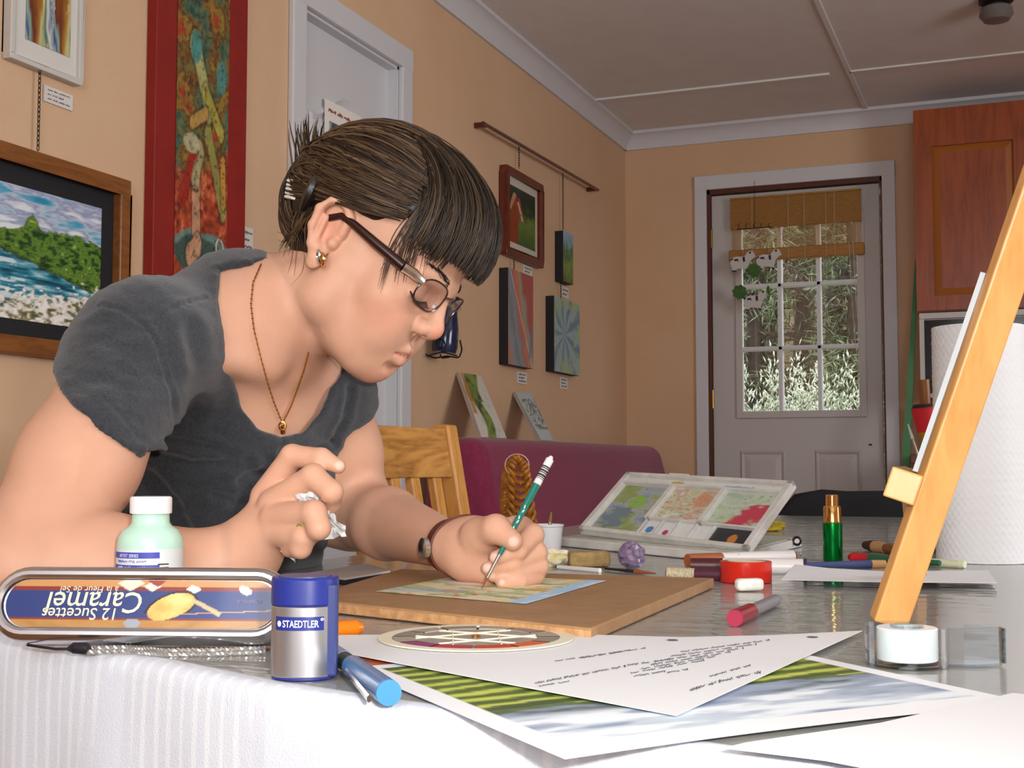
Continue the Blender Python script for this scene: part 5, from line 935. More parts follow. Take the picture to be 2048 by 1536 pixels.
for (x, y0, y1) in ((1486, 455, 512), (1508, 455, 530), (1538, 453, 505), (1480, 540, 572), (1510, 552, 590), (1535, 535, 573)): MB().tube([mp(x, y0), mp(x, y1)], .0007, 4).build('thread', M_cord, mo)
# ================================================================ outdoors, seen through the door panes
M_gr = mat('dry_grass', ('8a7a5c', '5f5a3c'), .95, vscale=6)
g = MB(); nx_, ny_ = 14, 16; vs = []
for j in range(ny_ + 1):
    for i in range(nx_ + 1):
        y = YB + .12 + j * .9; x = -6 + i * .8; z = -.10 + max(0, (y - 9.5)) ** 1.4 * .30 + .1 * math.sin(x * 1.3 + y); vs.append(Vector((x, y, z)))
g.add(vs, [(j * (nx_ + 1) + i, j * (nx_ + 1) + i + 1, (j + 1) * (nx_ + 1) + i + 1, (j + 1) * (nx_ + 1) + i) for j in range(ny_) for i in range(nx_)])
tag(g.build('ground', M_gr, smooth='all'), kind='structure')
def ground_z(x, y): return -.10 + max(0, (y - 9.5)) ** 1.4 * .30 + .1 * math.sin(x * 1.3 + y)
rg2 = np.random.default_rng(21)
def sprigs(P, Dv, L_, r, c):
    """thin 3-sided spindles: one per row"""
    n = len(P); a = np.cross(Dv, np.array([.3, .5, .8])); a /= np.linalg.norm(a, axis=1)[:, None]; b = np.cross(Dv, a); V = [P]; 
    mid = P + Dv * (L_ * .45)[:, None]
    for k in range(3): t = k * 2.094; V.append(mid + (a * math.cos(t) + b * math.sin(t)) * r[:, None])
    V.append(P + Dv * L_[:, None]); V = np.stack(V, 1).reshape(-1, 3); i = np.arange(n)[:, None, None] * 5; f = np.array([[0, 1, 2], [0, 2, 3], [0, 3, 1], [4, 2, 1], [4, 3, 2], [4, 1, 3]])[None]
    return V, (i + f).reshape(-1, 3), np.repeat(c, 5, 0)
M_leaf = vmat('needles', .7, .2); M_bark = mat('bark', ('4a3c30', '332a22'), .9, vscale=20)
def shrub(label, x, y, h, w, n, cols, tip, seed):
    rr = np.random.default_rng(seed); z0 = ground_z(x, y); o = thing('conifer_shrub', label, 'shrub', (x, y, z0), None, 'shrubs outside the door')
    d = rr.normal(0, 1, (n, 3)); d[:, 2] = np.abs(d[:, 2]); d /= np.linalg.norm(d, axis=1)[:, None]; rad = rr.uniform(.55, 1.0, n) ** .6
    lump = 1 + .22 * np.sin(d[:, 0] * 11 + seed) * np.sin(d[:, 2] * 9 + d[:, 1] * 8) + .1 * np.sin(d[:, 0] * 27) * np.sin(d[:, 2] * 25); P = d * (rad * lump)[:, None] * np.array([w, w * .8, h]); out = d * .6 + rr.normal(0, .45, (n, 3)) + np.array([0, 0, .35]); out /= np.linalg.norm(out, axis=1)[:, None]
    base = np.array([C3(cols[i]) for i in rr.integers(0, len(cols), n)]); c = mixc(base, C3(tip), sstep(.72, 1.0, rad) * rr.random(n) ** .5)
    V, Fq, cc = sprigs(P, out, rr.uniform(.03, .07, n), rr.uniform(.004, .008, n), c); f = link('foliage', np_mesh('foliage', V, Fq, cc), M_leaf, o); f['kind'] = 'stuff'
    for k in range(5): a = k * 1.3; MB().tube([Vector((0, 0, -.05)), Vector((.3 * w * math.cos(a), .3 * w * math.sin(a), h * .4)), Vector((.6 * w * math.cos(a), .6 * w * math.sin(a), h * .75))], [.02, .012, .005], 6).build('branch', M_bark, o)
def Xo(px, y): return ony(px, 750, y).x
sh_cols = ('7f9468', '94a87c', '5f7448', 'a9b890')
zc0 = lambda y, py: ony(1600, py, y).z
shrub('frosted light green conifer shrub filling the lower left pane', Xo(1505, 8.6), 8.6, (zc0(8.6, 712) + .08) * .84, .62, 13000, sh_cols, 'eef3e2', 3)
shrub('frosted light green conifer shrub filling the lower middle pane', Xo(1600, 8.9), 8.9, (zc0(8.9, 716) + .08) * .84, .55, 12000, sh_cols, 'eef3e2', 5)
shrub('frosted light green conifer shrub filling the lower right pane', Xo(1695, 8.5), 8.5, (zc0(8.5, 724) + .08) * .84, .55, 12000, sh_cols, 'eef3e2', 8)
def tree(label, x, y, h, seed, cols, twig=False):
    rr = np.random.default_rng(seed); z0 = ground_z(x, y); o = thing('woodland_tree', label, 'tree', (x, y, z0), None, 'trees outside the door'); MB().tube([Vector((0, 0, -.2)), Vector((.1, 0, h * .5)), Vector((0, .1, h))], [.09, .06, .02], 8).build('trunk', M_bark, o, True)
    b = MB(); nb = 60
    ends = []
    for k in range(nb):
        z = h * rr.uniform(.08, .98); a = rr.uniform(0, 6.28); L_ = rr.uniform(.5, 1.3) * (1.25 - z / h); e = Vector((math.cos(a) * L_, math.sin(a) * L_, z + rr.uniform(-.25, .25))); m_ = Vector((math.cos(a) * L_ * .5, math.sin(a) * L_ * .5, z + .08)); b.tube([Vector((0, 0, z)), m_, e], [.018, .010, .003], 5); ends += [(Vector((0, 0, z)), m_, e)]
    br = b.build('branches', mat('twig_bark', ('6a5644', '4c3c30'), .9, vscale=20) if twig else M_bark, o); br['kind'] = 'stuff'
    n = 4200 if not twig else 2600; i = rr.integers(0, nb, n); t = rr.uniform(.15, 1, n); P = np.array([tuple(ends[a][1] * (1 - q) * 2 * .5 + ends[a][2] * q if q > .5 else ends[a][0] * (1 - q) + ends[a][1] * q) for a, q in zip(i, t)]) + rr.normal(0, .06, (n, 3)); d = rr.normal(0, 1, (n, 3)) + np.array([0, 0, -.5]); d /= np.linalg.norm(d, axis=1)[:, None]
    c = np.array([C3(cols[k]) for k in rr.integers(0, len(cols), n)]); V, Fq, cc = sprigs(P, d, rr.uniform(.08, .2, n), rr.uniform(.004, .010, n) * (.5 if twig else 1), c); f = link('foliage', np_mesh('foliage', V, Fq, cc), M_leaf, o); f['kind'] = 'stuff'
gcols = ('6c7a58', '82906a', '566448', '9aa484'); bcols = ('a08468', '8f765e', 'b8a288', '7a654e')
tree('green spruce seen through the upper left pane', Xo(1490, 10.5), 10.5, 4.2, 31, gcols); tree('bare brown tree seen through the middle panes', Xo(1590, 11.2), 11.2, 4.5, 32, bcols, True); tree('green spruce seen through the upper right pane', Xo(1690, 10.6), 10.6, 4.0, 33, gcols)
tree('bare brown tree behind the left spruce', Xo(1530, 12.2), 12.2, 5.0, 34, bcols, True); tree('bare brown tree behind the right spruce', Xo(1660, 12.4), 12.4, 5.0, 35, bcols, True); tree('dark spruce far behind the bare trees', Xo(1610, 13.6), 13.6, 5.5, 36, ('4a5440', '3c4634', '66705a'))
tree('slender spruce at the left rim of the view', Xo(1440, 12.0), 12.0, 5.0, 37, gcols); tree('slender spruce at the right rim of the view', Xo(1760, 12.2), 12.2, 5.0, 38, gcols)
# ================================================================ implicit surfaces (for skin and cloth)
def smin(a, b, k): h = np.clip(.5 + .5 * (b - a) / k, 0, 1); return b + (a - b) * h - k * h * (1 - h)
def smax(a, b, k): return -smin(-a, -b, k)
class Prim:
    """kind: cone(a,b,ra,rb) | ell(c,R,r) | fn(f,lo,hi); op: + union, - carve"""
    def __init__(s, kind, k=.01, op='+', **kw): s.kind = kind; s.k = k; s.op = op; s.__dict__.update(kw)
    def bounds(s, B):
        if s.kind == 'cone': pts = [(s.a, s.ra), (s.b, s.rb)]
        elif s.kind == 'ell': pts = [(s.c, max(s.r))]
        else: pts = [(p, s.rad) for p in s.pts]
        q = np.array([B.T @ np.array(p) for p, _ in pts]); r = np.array([[x] for _, x in pts])
        return (q - r).min(0), (q + r).max(0)
    def ev(s, P):
        if s.kind == 'cone':
            a = np.array(s.a); ab = np.array(s.b) - a; L = max(ab @ ab, 1e-12)
            pa = P - a.astype(np.float32); t = np.clip(pa @ ab.astype(np.float32) / L, 0, 1)
            q = pa - t[..., None] * ab.astype(np.float32); d = np.sqrt((q * q).sum(-1)) - (s.ra + (s.rb - s.ra) * t)
            if getattr(s, 'cut', None) is not None:
                for (o, n) in s.cut: d = smax(d, (P - np.array(o, np.float32)) @ np.array(n, np.float32), .004)
            return d
        if s.kind == 'ell':
            q = (P - np.array(s.c, np.float32)) @ np.asarray(s.R, np.float32); r = np.array(s.r, np.float32)
            k0 = np.sqrt(((q / r) ** 2).sum(-1)); k1 = np.sqrt(((q / r ** 2) ** 2).sum(-1)); return k0 * (k0 - 1) / np.maximum(k1, 1e-6)
        return s.f(P)
def cone(a, b, ra, rb=None, k=.01, op='+', cut=None): return Prim('cone', k, op, a=a, b=b, ra=ra, rb=ra if rb is None else rb, cut=cut)
def ball(c, r, k=.01, op='+'): return Prim('cone', k, op, a=c, b=c, ra=r, rb=r)
def ell(c, R, r, k=.01, op='+'): return Prim('ell', k, op, c=c, R=R, r=r)
def chain(pts, rs, k=.006): return [cone(pts[i], pts[i + 1], rs[i], rs[i + 1], k if i else k) for i in range(len(pts) - 1)]
def field(prims, B, lo, hi, h):
    """evaluate on the box lo..hi (in basis B, columns = axes)"""
    lo = np.array(lo); n = np.ceil((np.array(hi) - lo) / h).astype(int) + 1; D = np.full(n, .2, np.float32); Bf = B.astype(np.float32)
    for p in prims:
        m = p.k + 3 * h; a, b = p.bounds(B); i0 = np.maximum(np.floor((a - m - lo) / h).astype(int), 0); i1 = np.minimum(np.ceil((b + m - lo) / h).astype(int) + 1, n)
        if (i1 <= i0).any(): continue
        g = np.stack(np.meshgrid(*[(lo[j] + np.arange(i0[j], i1[j]) * h).astype(np.float32) for j in range(3)], indexing='ij'), -1)
        d = p.ev(g @ Bf.T).astype(np.float32); sl = tuple(slice(i0[j], i1[j]) for j in range(3))
        D[sl] = smin(D[sl], d, p.k) if p.op == '+' else smax(D[sl], -d, p.k)
    return D
def surface_nets(D, B, lo, h):
    S = D < 0; n = np.array(D.shape); cs = [(i, j, k) for i in (0, 1) for j in (0, 1) for k in (0, 1)]
    sub = lambda A, c: A[c[0]:n[0] - 1 + c[0], c[1]:n[1] - 1 + c[1], c[2]:n[2] - 1 + c[2]]
    cnt = np.zeros(n - 1, np.int8)
    for c in cs: cnt += sub(S, c)
    act = np.argwhere((cnt > 0) & (cnt < 8)); idx = np.full(n - 1, -1, np.int32); idx[tuple(act.T)] = np.arange(len(act))
    V = np.zeros((len(act), 3)); W_ = np.zeros(len(act)); val = {c: D[act[:, 0] + c[0], act[:, 1] + c[1], act[:, 2] + c[2]] for c in cs}
    for c in cs:
        for ax in range(3):
            if c[ax]: continue
            e = list(c); e[ax] = 1; e = tuple(e); a, b = val[c], val[e]; m = (a < 0) != (b < 0); t = a[m] / (a[m] - b[m])
            p = np.tile(np.array(c, float), (m.sum(), 1)); p[:, ax] += t; V[m] += p; W_[m] += 1
    V = (act + V / W_[:, None]) * h + np.array(lo); Q = []
    for ax in range(3):
        u, w = [(1, 2), (2, 0), (0, 1)][ax]; sl0 = [slice(1, n[j] - 1) for j in range(3)]; sl0[ax] = slice(0, n[ax] - 1); sl1 = list(sl0); sl1[ax] = slice(1, n[ax])
        a = S[tuple(sl0)]; b = S[tuple(sl1)]; e = np.argwhere(a != b); off = np.array([1, 1, 1]); off[ax] = 0; e = e + off; ins = S[tuple(e.T)]
        du = np.zeros(3, int); du[u] = 1; dw = np.zeros(3, int); dw[w] = 1
        q = np.stack([idx[tuple((e - du - dw).T)], idx[tuple((e - dw).T)], idx[tuple(e.T)], idx[tuple((e - du).T)]], 1)
        q[~ins] = q[~ins][:, ::-1]; Q.append(q)
    Q = np.concatenate(Q); Q = Q[(Q >= 0).all(1)]
    return V @ B.T, Q
def prune(V, Q, keep):
    Q = Q[keep[Q].all(1)]; used = np.unique(Q); mp = np.full(len(V), -1); mp[used] = np.arange(len(used)); return V[used], mp[Q]
def biggest(V, Q):
    lab = np.arange(len(V))
    for _ in range(400):
        m = lab[Q].min(1); new = lab.copy()
        for j in range(4): np.minimum.at(new, Q[:, j], m)
        new = new[new]
        if (new == lab).all(): break
        lab = new
    ids, cnt = np.unique(lab, return_counts=True); return prune(V, Q, lab == ids[cnt.argmax()])
CB = np.array([list(RT), list(UP), list(-FW)]).T              # columns: right, up, toward the viewer
# ================================================================ the painter
A3 = lambda v: np.array(tuple(v), float)
P_ = lambda x, y, d: A3(at(x, y, d))
er, eu, et = A3(RT), A3(UP), A3(-FW)
# joints
NS, NE, NW = P_(278, 706, 1.13), P_(42, 1136, .965), P_(462, 1132, 1.015)
FS, FE, FWr = P_(644, 754, 1.36), P_(704, 1022, 1.43), P_(908, 1094, 1.165)
NB = P_(496, 655, 1.25)
CC, BC, PC = P_(455, 865, 1.36), P_(390, 1150, 1.45), P_(380, 1500, 1.50)
sv = FS - NS; sv /= np.linalg.norm(sv)
tv = (NB - BC) / np.linalg.norm(NB - BC); nv = np.cross(tv, sv); nv /= np.linalg.norm(nv)
if nv @ er < 0: nv = -nv
# head frame: f forward, r her right, u up
PT, YW, RL = math.radians(33), math.radians(17), math.radians(0)
hf = math.cos(YW) * (math.cos(PT) * er - math.sin(PT) * eu) + math.sin(YW) * et
hu = math.sin(PT) * er + math.cos(PT) * eu; hu -= hf * (hu @ hf); hu /= np.linalg.norm(hu)
hr = np.cross(hf, hu)
HO = P_(668, 487, 1.19) - hr * .068
HB = np.stack([hf, hr, hu], 1)
H = lambda f, r, u: HO + hf * f + hr * r + hu * u
torso = []
for e, dr in ((-1, 0), (1, 0)):
    torso += [cone(CC + sv * .052 * e, BC + sv * .045 * e, .102, .098, .05), cone(BC + sv * .045 * e, PC + sv * .06 * e, .098, .12, .05)]
torso += [cone(NB, CC, .07, .11, .05), cone(NB - nv * .02, NS, .050, .056, .04), cone(NB - nv * .01, FS, .048, .048, .04)]
torso += [ball(CC + nv * .062 + sv * .062 - tv * .045, .058, .035), ball(CC + nv * .062 - sv * .062 - tv * .045, .058, .035)]
def grow(ps, g):
    out = []
    for p in ps:
        q = Prim(p.kind, p.k, p.op); q.__dict__.update(p.__dict__); q.ra += g; q.rb += g; out.append(q)
    return out
arms = [cone(NS, NS * .45 + NE * .55, .049, .046, .03), cone(NS * .45 + NE * .55, NE, .046, .040, .02), cone(NE, NE * .62 + NW * .38, .038, .0385, .008), cone(NE * .62 + NW * .38, NW, .0385, .026, .02),
        cone(FS, FS * .45 + FE * .55, .046, .044, .03), cone(FS * .45 + FE * .55, FE, .044, .040, .02), cone(FE, FE * .60 + FWr * .40, .040, .036, .02), cone(FE * .60 + FWr * .40, FWr, .036, .0205, .012)]
neck = [cone(NB + nv * .004, H(-.022, 0, -.045), .052, .044, .03), cone(H(-.02, .045, -.045), NB + nv * .05 - sv * .015, .014, .010, .018), cone(H(-.02, -.045, -.045), NB + nv * .05 + sv * .015, .014, .010, .018),
        cone(NB + nv * .055 - sv * .02 - tv * .012, NS + nv * .02 + tv * .02, .009, .008, .02), cone(NB + nv * .055 + sv * .02 - tv * .012, FS + nv * .02 + tv * .02, .009, .008, .02)]
head = [ell(H(-.006, 0, .046), HB, (.092, .074, .083), .02), ell(H(.034, 0, .052), HB, (.060, .062, .058), .02), ell(H(.040, 0, -.018), HB, (.050, .056, .066), .025)]
for s in (-1, 1):
    head += [ball(H(.060, s * .044, -.014), .020, .022),                                              # cheekbone
             cone(H(.012, s * .050, -.046), H(.060, s * .020, -.076), .016, .015, .022),              # jaw
             cone(H(.014, s * .054, -.012), H(.012, s * .050, -.048), .016, .017, .02),
             ell(H(.068, s * .028, -.042), HB, (.020, .020, .024), .02)]                              # cheek
head += [ball(H(.0700, 0, -.0755), .0165, .02), ell(H(.056, 0, -.050), HB, (.034, .032, .026), .016), ell(H(.040, 0, -.068), HB, (.038, .036, .020), .02)]
for s in (-1, 1):
    head += [ball(H(.101, s * .032, .006), .0155, .014, '-'), cone(H(.088, s * .010, .024), H(.078, s * .046, .022), .0095, .008, .012)]
    head += [ball(H(.0745, s * .031, .005), .0128, .004), cone(H(.0855, s * .019, .0005), H(.081, s * .044, .001), .0032, .0028, .004)]
head += [cone(H(.088, 0, .022), H(.1015, 0, -.0125), .0068, .0084, .010), ball(H(.1035, 0, -.0170), .0092, .006), ell(H(.0925, 0, -.0215), HB, (.014, .0142, .0088), .006)]
for s in (-1, 1):
    head += [ell(H(.0950, s * .0115, -.0210), HB, (.0095, .0062, .0075), .003), cone(H(.1000, s * .0058, -.0285), H(.0915, s * .0085, -.0290), .0030, .0028, .002, '-'),
             cone(H(.0850, s * .0210, -.028), H(.0740, s * .0310, -.052), .0013, .0010, .006, '-')]
head += [cone(H(.0945, 0, -.032), H(.0925, 0, -.040), .0026, .0022, .004, '-')]
for s in (-1, 1):
    head += [cone(H(.0915, s * .0035, -.0465), H(.0800, s * .0235, -.0550), .0056, .0028, .0035), cone(H(.0895, s * .003, -.0592), H(.0795, s * .0215, -.0570), .0066, .0030, .004)]
head += [cone(H(.0985, 0, -.0528), H(.0850, s * .022, -.0560), .0015, .0013, .002, '-') for s in (-1, 1)] + [cone(H(.0850, .022, -.0560), H(.0755, .0300, -.0590), .0014, .001, .003, '-')]
head += [cone(H(.0895, -.012, -.0700), H(.0895, .012, -.0700), .0028, .0028, .007, '-')]
def ear(s):
    """helix ring, lobe, tragus and bowl, seen from the side"""
    c = lambda f, u, r=.0: H(f * .92, s * (.0705 + r * .9), u * .92)
    ring = [(.004, .012, .002), (.004, .030, .006), (-.006, .0395, .009), (-.019, .036, .012), (-.026, .022, .014), (-.024, .004, .012), (-.016, -.012, .008), (-.008, -.022, .004)]
    ps = [ell(c(-.011, .010, .001), HB, (.0165, .0055, .027), .005)]
    ps += [cone(c(*ring[i]), c(*ring[i + 1]), .0042, .0042, .003) for i in range(len(ring) - 1)]
    ps += [ell(c(-.006, -.0225, .003), HB, (.0085, .0045, .011), .004), ell(c(-.008, .006, .012), HB, (.009, .0085, .013), .004, '-'), ell(c(-.012, .026, .014), HB, (.008, .006, .007), .004, '-'),
           ball(c(.002, -.001, .004), .0050, .004), ball(c(-.010, -.012, .006), .0050, .004), cone(c(-.017, .018, .010), c(-.014, -.006, .008), .0032, .003, .003)]
    return ps
head += ear(1) + ear(-1)
# hands
def Q(x, y, d): return P_(x, y, d)
def finger(p, r, k=.005): return chain(p, r, k)
nh = [cone(NW, Q(500, 1098, 1.012), .027, .026, .02)]
for mc in ((532, 996, 1.012), (552, 1012, .998), (556, 1038, .988), (556, 1066, .985)): nh.append(cone(Q(498, 1100, 1.010), Q(*mc), .019, .0105, .012))
nh += finger([Q(530, 992, 1.012), Q(584, 912, .998), Q(643, 917, .988), Q(677, 933, .984)], [.0115, .0090, .0080, .0058], .003)
nh += finger([Q(548, 1008, .997), Q(626, 953, .976), Q(663, 984, .966), Q(664, 1008, .976)], [.0125, .0094, .0086, .0072], .003)
nh += finger([Q(552, 1036, .987), Q(628, 1026, .955), Q(638, 1056, .950), Q(616, 1072, .964)], [.0125, .0094, .0086, .0074], .003)
nh += finger([Q(554, 1064, .985), Q(606, 1074, .960), Q(602, 1096, .962), Q(580, 1098, .976)], [.0120, .0088, .0078, .0068], .003)
nh += finger([Q(520, 1070, 1.035), Q(590, 1025, 1.045), Q(640, 1000, 1.04)], [.016, .012, .010], .008)
fh = [cone(FWr, Q(945, 1094, 1.158), .0205, .024, .012), cone(Q(940, 1108, 1.146), Q(966, 1076, 1.128), .020, .0165, .012), cone(Q(945, 1114, 1.148), Q(978, 1142, 1.135), .019, .013, .012)]
for mc in ((1038, 1062, 1.150), (1046, 1084, 1.150), (1048, 1106, 1.150), (1046, 1126, 1.148)): fh.append(cone(Q(945, 1098, 1.158), Q(*mc), .021, .0135, .015))
fh += finger([Q(956, 1070, 1.130), Q(992, 1058, 1.106), Q(1026, 1082, 1.092)], [.0160, .0122, .0086], .005)
fh += finger([Q(1036, 1060, 1.150), Q(1066, 1070, 1.126), Q(1036, 1102, 1.104), Q(992, 1115, 1.099)], [.0130, .0098, .0078, .0062], .0025)
fh += finger([Q(1044, 1086, 1.150), Q(1073, 1106, 1.126), Q(1026, 1127, 1.106), Q(976, 1136, 1.104)], [.0125, .0096, .0076, .0060], .0025)
fh += finger([Q(1048, 1108, 1.150), Q(1077, 1132, 1.127), Q(1032, 1146, 1.108), Q(986, 1151, 1.106)], [.0120, .0090, .0072, .0058], .0025)
fh += finger([Q(1046, 1126, 1.150), Q(1070, 1152, 1.128), Q(1040, 1162, 1.108), Q(1004, 1166, 1.102)], [.0110, .0082, .0066, .0056], .0025)
def ev_all(prims, P):
    D = np.full(len(P), .2)
    for p in prims:
        d = p.ev(P.astype(np.float32)); D = smin(D, d, p.k) if p.op == '+' else smax(D, -d, p.k)
    return D
def hit(pix, prims, d0=.9, off=0.0):
    """where the view rays of these picture points meet the implicit surface"""
    R = np.array([A3(ray(x, y)) for x, y in pix]); L = np.linalg.norm(R, axis=1); t = np.full(len(R), d0)
    for _ in range(60): t = t + .8 * (ev_all(prims, A3(CAM) + R * t[:, None]) - off) / L
    return A3(CAM) + R * t[:, None]
def mesh_region(prims, B, pts, pad, h, keep=None):
    q = np.array([B.T @ p for p in pts]); V, Qd = None, None
    lo, hi = q.min(0) - pad, q.max(0) + pad; D = field(prims, B, lo, hi, h); V, Qd = surface_nets(D, B, lo, h)
    if keep is not None: V, Qd = prune(V, Qd, keep(V))
    return V, Qd
# one skin: body at 3.5 mm, head and hands finer; the pieces share the same implicit surface
nk0 = NB * .35 + H(-.02, 0, -.045) * .65; nkd = H(-.02, 0, -.045) - NB; nkd /= np.linalg.norm(nkd)
wn = (NW - NE) / np.linalg.norm(NW - NE); wf = (FWr - FE) / np.linalg.norm(FWr - FE)
w0, w1 = NW - wn * .012, FWr - wf * .012
inhead = lambda V, t=0.0: ((V - nk0) @ nkd > t) & (np.linalg.norm(V - HO, axis=1) < .165)
inn = lambda V: ((V - w0) @ wn > 0) & (np.linalg.norm(V - Q(570, 1030, .99), axis=1) < .19)
inf = lambda V: ((V - w1) @ wf > 0) & (np.linalg.norm(V - Q(1000, 1100, 1.13), axis=1) < .17)
full = grow(torso, -.006) + arms + neck + head + nh + fh
parts_ = []
m3 = .010
parts_.append(mesh_region(full, CB, [NS, NE, NW, FS, FE, FWr, NB, CC, BC], .13, .0035, lambda V: ~(inhead(V, m3) | (((V - w0) @ wn > m3) & inn(V)) | (((V - w1) @ wf > m3) & inf(V)))))
parts_.append(mesh_region(full, HB, [H(-.11, -.09, -.11), H(.13, .09, .14)], .005, .0014, lambda V: inhead(V)))
parts_.append(mesh_region(full, CB, [Q(395, 1200, 1.0), Q(695, 890, 1.0), Q(560, 1000, .92), Q(560, 1000, 1.09)], .012, .0016, inn))
parts_.append(mesh_region(full, CB, [Q(780, 1190, 1.13), Q(1100, 950, 1.13), Q(1000, 1100, 1.05), Q(1000, 1100, 1.30)], .01, .0016, inf))
V = np.concatenate([p[0] for p in parts_]); off = np.cumsum([0] + [len(p[0]) for p in parts_]); Qs = np.concatenate([p[1] + off[i] for i, p in enumerate(parts_)])
# skin colour
base = C3('cc9c82'); col = np.tile(base, (len(V), 1))
nz = noise2((V @ er) * 60 + 20, (V @ eu) * 60 + 20, 5)[:, None]; col *= .94 + .12 * nz
def blot(c, hexc, rad, amt, soft=.6):
    global col
    d = np.linalg.norm(V - c, axis=1); w = amt * (1 - sstep(rad * (1 - soft), rad, d)); col = mixc(col, C3(hexc), w)
for s in (-1, 1): blot(H(.068, s * .040, -.028), 'd98a76', .032, .55, .9)
blot(H(.112, 0, -.018), 'd8876f', .018, .6, .9)
blot(H(.078, 0, -.084), 'd99078', .03, .4, .9)
for i in range(13):
    t = (i - 6) / 6; x = t * .0225
    blot(H(.0925 - .012 * abs(t) ** 1.5, x, -.0478 - .005 * abs(t)), 'b05a52', .0060 - .002 * abs(t), .7); blot(H(.0915 - .012 * abs(t) ** 1.5, x, -.0585 + .0028 * abs(t)), 'b86058', .0066 - .002 * abs(t), .7)
for q in np.linspace(0, 1, 9): blot(H(.0965 - .020 * q, .030 * q, -.0530 - .0050 * q), '7d3f38', .0022, .75, .7)  # mouth crease: its shade is painted into the colour as a dark line
blot(H(-.010, .075, .012), 'd98f78', .026, .45, .9)
for tip, rad in zip(hit([(988, 1116), (973, 1136), (983, 1151), (1027, 1084), (1004, 1165)], fh, .95), (.0050, .0046, .0036, .0052, .003)): blot(tip, 'dcb6a8', rad, .85, .3)
blot(hit([(679, 931)], nh, .9)[0], 'd3b9a6', .0042, .85, .3)
col = np.clip(col, 0, 1)
def project(P, prims, off):
    P = np.array(P, float)
    for _ in range(5):
        d = ev_all(prims, P); e = .0015; g = np.stack([ev_all(prims, P + np.eye(3)[k] * e) - d for k in range(3)], 1); g /= np.linalg.norm(g, axis=1)[:, None] + 1e-9; P = P - g * (d - off)[:, None]
    return P
person = thing('person', 'person in a charcoal T-shirt and glasses bent over a small painting with a brush', 'person', tuple(P_(380, 1500, 1.5)[:2]) + (0.42,))
PI = person.matrix_world.inverted()
def pm(name, V, Qd, m, parent, col=None, smooth='all'):
    Mi = np.array(person.matrix_world.inverted()); W3 = V @ Mi[:3, :3].T + Mi[:3, 3]
    return link(name, np_mesh(name, W3, Qd, col), m, parent, smooth)
M_skin = vmat('skin', rough=.5, spec=.35, sss=.12, bump=.10, bscale=650)
body = pm('body', V, Qs, M_skin, person, col)
sm = body.modifiers.new('soften', 'SMOOTH'); sm.factor = .4; sm.iterations = 2
# T-shirt
hemN = NS * .60 + NE * .40; hemF = FS * .74 + FE * .26
nN = (NE - NS) / np.linalg.norm(NE - NS); nF = (FE - FS) / np.linalg.norm(FE - FS)
hn = -.636 * er - .77 * eu
sleeve = [cone(NS - nN * .015, NE, .0555, .0545, .025, cut=[(P_(190, 820, 1.05), hn)]), cone(FS, FE, .0505, .0500, .03, cut=[(hemF, nF)])]
neckline = np.array([(437, 540), (436, 575), (446, 660), (462, 745), (486, 815), (520, 860), (562, 875), (604, 862), (640, 826), (664, 775), (690, 735), (690, 640), (640, 520), (560, 500), (545, 517), (500, 528)], float)
def neck_cut(P):
    rel = P - np.array(CAM, np.float32); dep = rel @ A3(FW).astype(np.float32); x = (rel @ er.astype(np.float32)) / dep * F + 1024; y = 768 - (rel @ eu.astype(np.float32)) / dep * F
    best = np.full(x.shape, 1e9, np.float32); ins = np.zeros(x.shape, bool); n = len(neckline)
    for i in range(n):
        a, b = neckline[i], neckline[(i + 1) % n]; ab = b - a; px, py = x - a[0], y - a[1]; t = np.clip((px * ab[0] + py * ab[1]) / (ab @ ab), 0, 1)
        best = np.minimum(best, (px - t * ab[0]) ** 2 + (py - t * ab[1]) ** 2); c = ((a[1] > y) != (b[1] > y)); 
        with np.errstate(divide='ignore', invalid='ignore'): ins ^= c & (x < (b[0] - a[0]) * (y - a[1]) / (b[1] - a[1] + 1e-9) + a[0])
    d = np.sqrt(best) * np.where(ins, -1, 1) * dep / F; lim = (P - (NB - nv * .022).astype(np.float32)) @ (-nv).astype(np.float32); return np.maximum(d, lim).astype(np.float32)
cutp = Prim('fn', .004, '-', f=neck_cut, pts=[P_(430, 500, 1.1), P_(700, 880, 1.1), P_(430, 500, 1.35), P_(700, 880, 1.45)], rad=.02)
shirt_p = grow(torso, .001) + sleeve
SV, SQ = biggest(*mesh_region(shirt_p + [cutp], CB, [NS, FS, NB, CC, BC, P_(90, 760, 1.03), FE], .13, .0032))
# surface relief: creases pushed along the normal near fold lines, soft cloth waviness
rel = SV - A3(CAM); dep = rel @ A3(FW); sx = rel @ er / dep * F + 1024; sy = 768 - rel @ eu / dep * F
outd = np.zeros_like(SV)
q = SV[SQ]; fn = np.cross(q[:, 2] - q[:, 0], q[:, 3] - q[:, 1])
for j in range(4): np.add.at(outd, SQ[:, j], fn)
outd /= np.linalg.norm(outd, axis=1)[:, None] + 1e-9
disp = (noise2(sx / 55 + 10, sy / 38 + 5, 8, 3) - .5) * .007
def crease(pts, wid, dep_):
    global disp
    best = np.full(len(SV), 1e9)
    for i in range(len(pts) - 1):
        a, b = np.array(pts[i], float), np.array(pts[i + 1], float); ab = b - a; px, py = sx - a[0], sy - a[1]; t = np.clip((px * ab[0] + py * ab[1]) / (ab @ ab), 0, 1); best = np.minimum(best, np.hypot(px - t * ab[0], py - t * ab[1]))
    disp -= dep_ * np.exp(-(best / wid) ** 2); disp += dep_ * .5 * np.exp(-((best - wid * 1.9) / wid) ** 2)
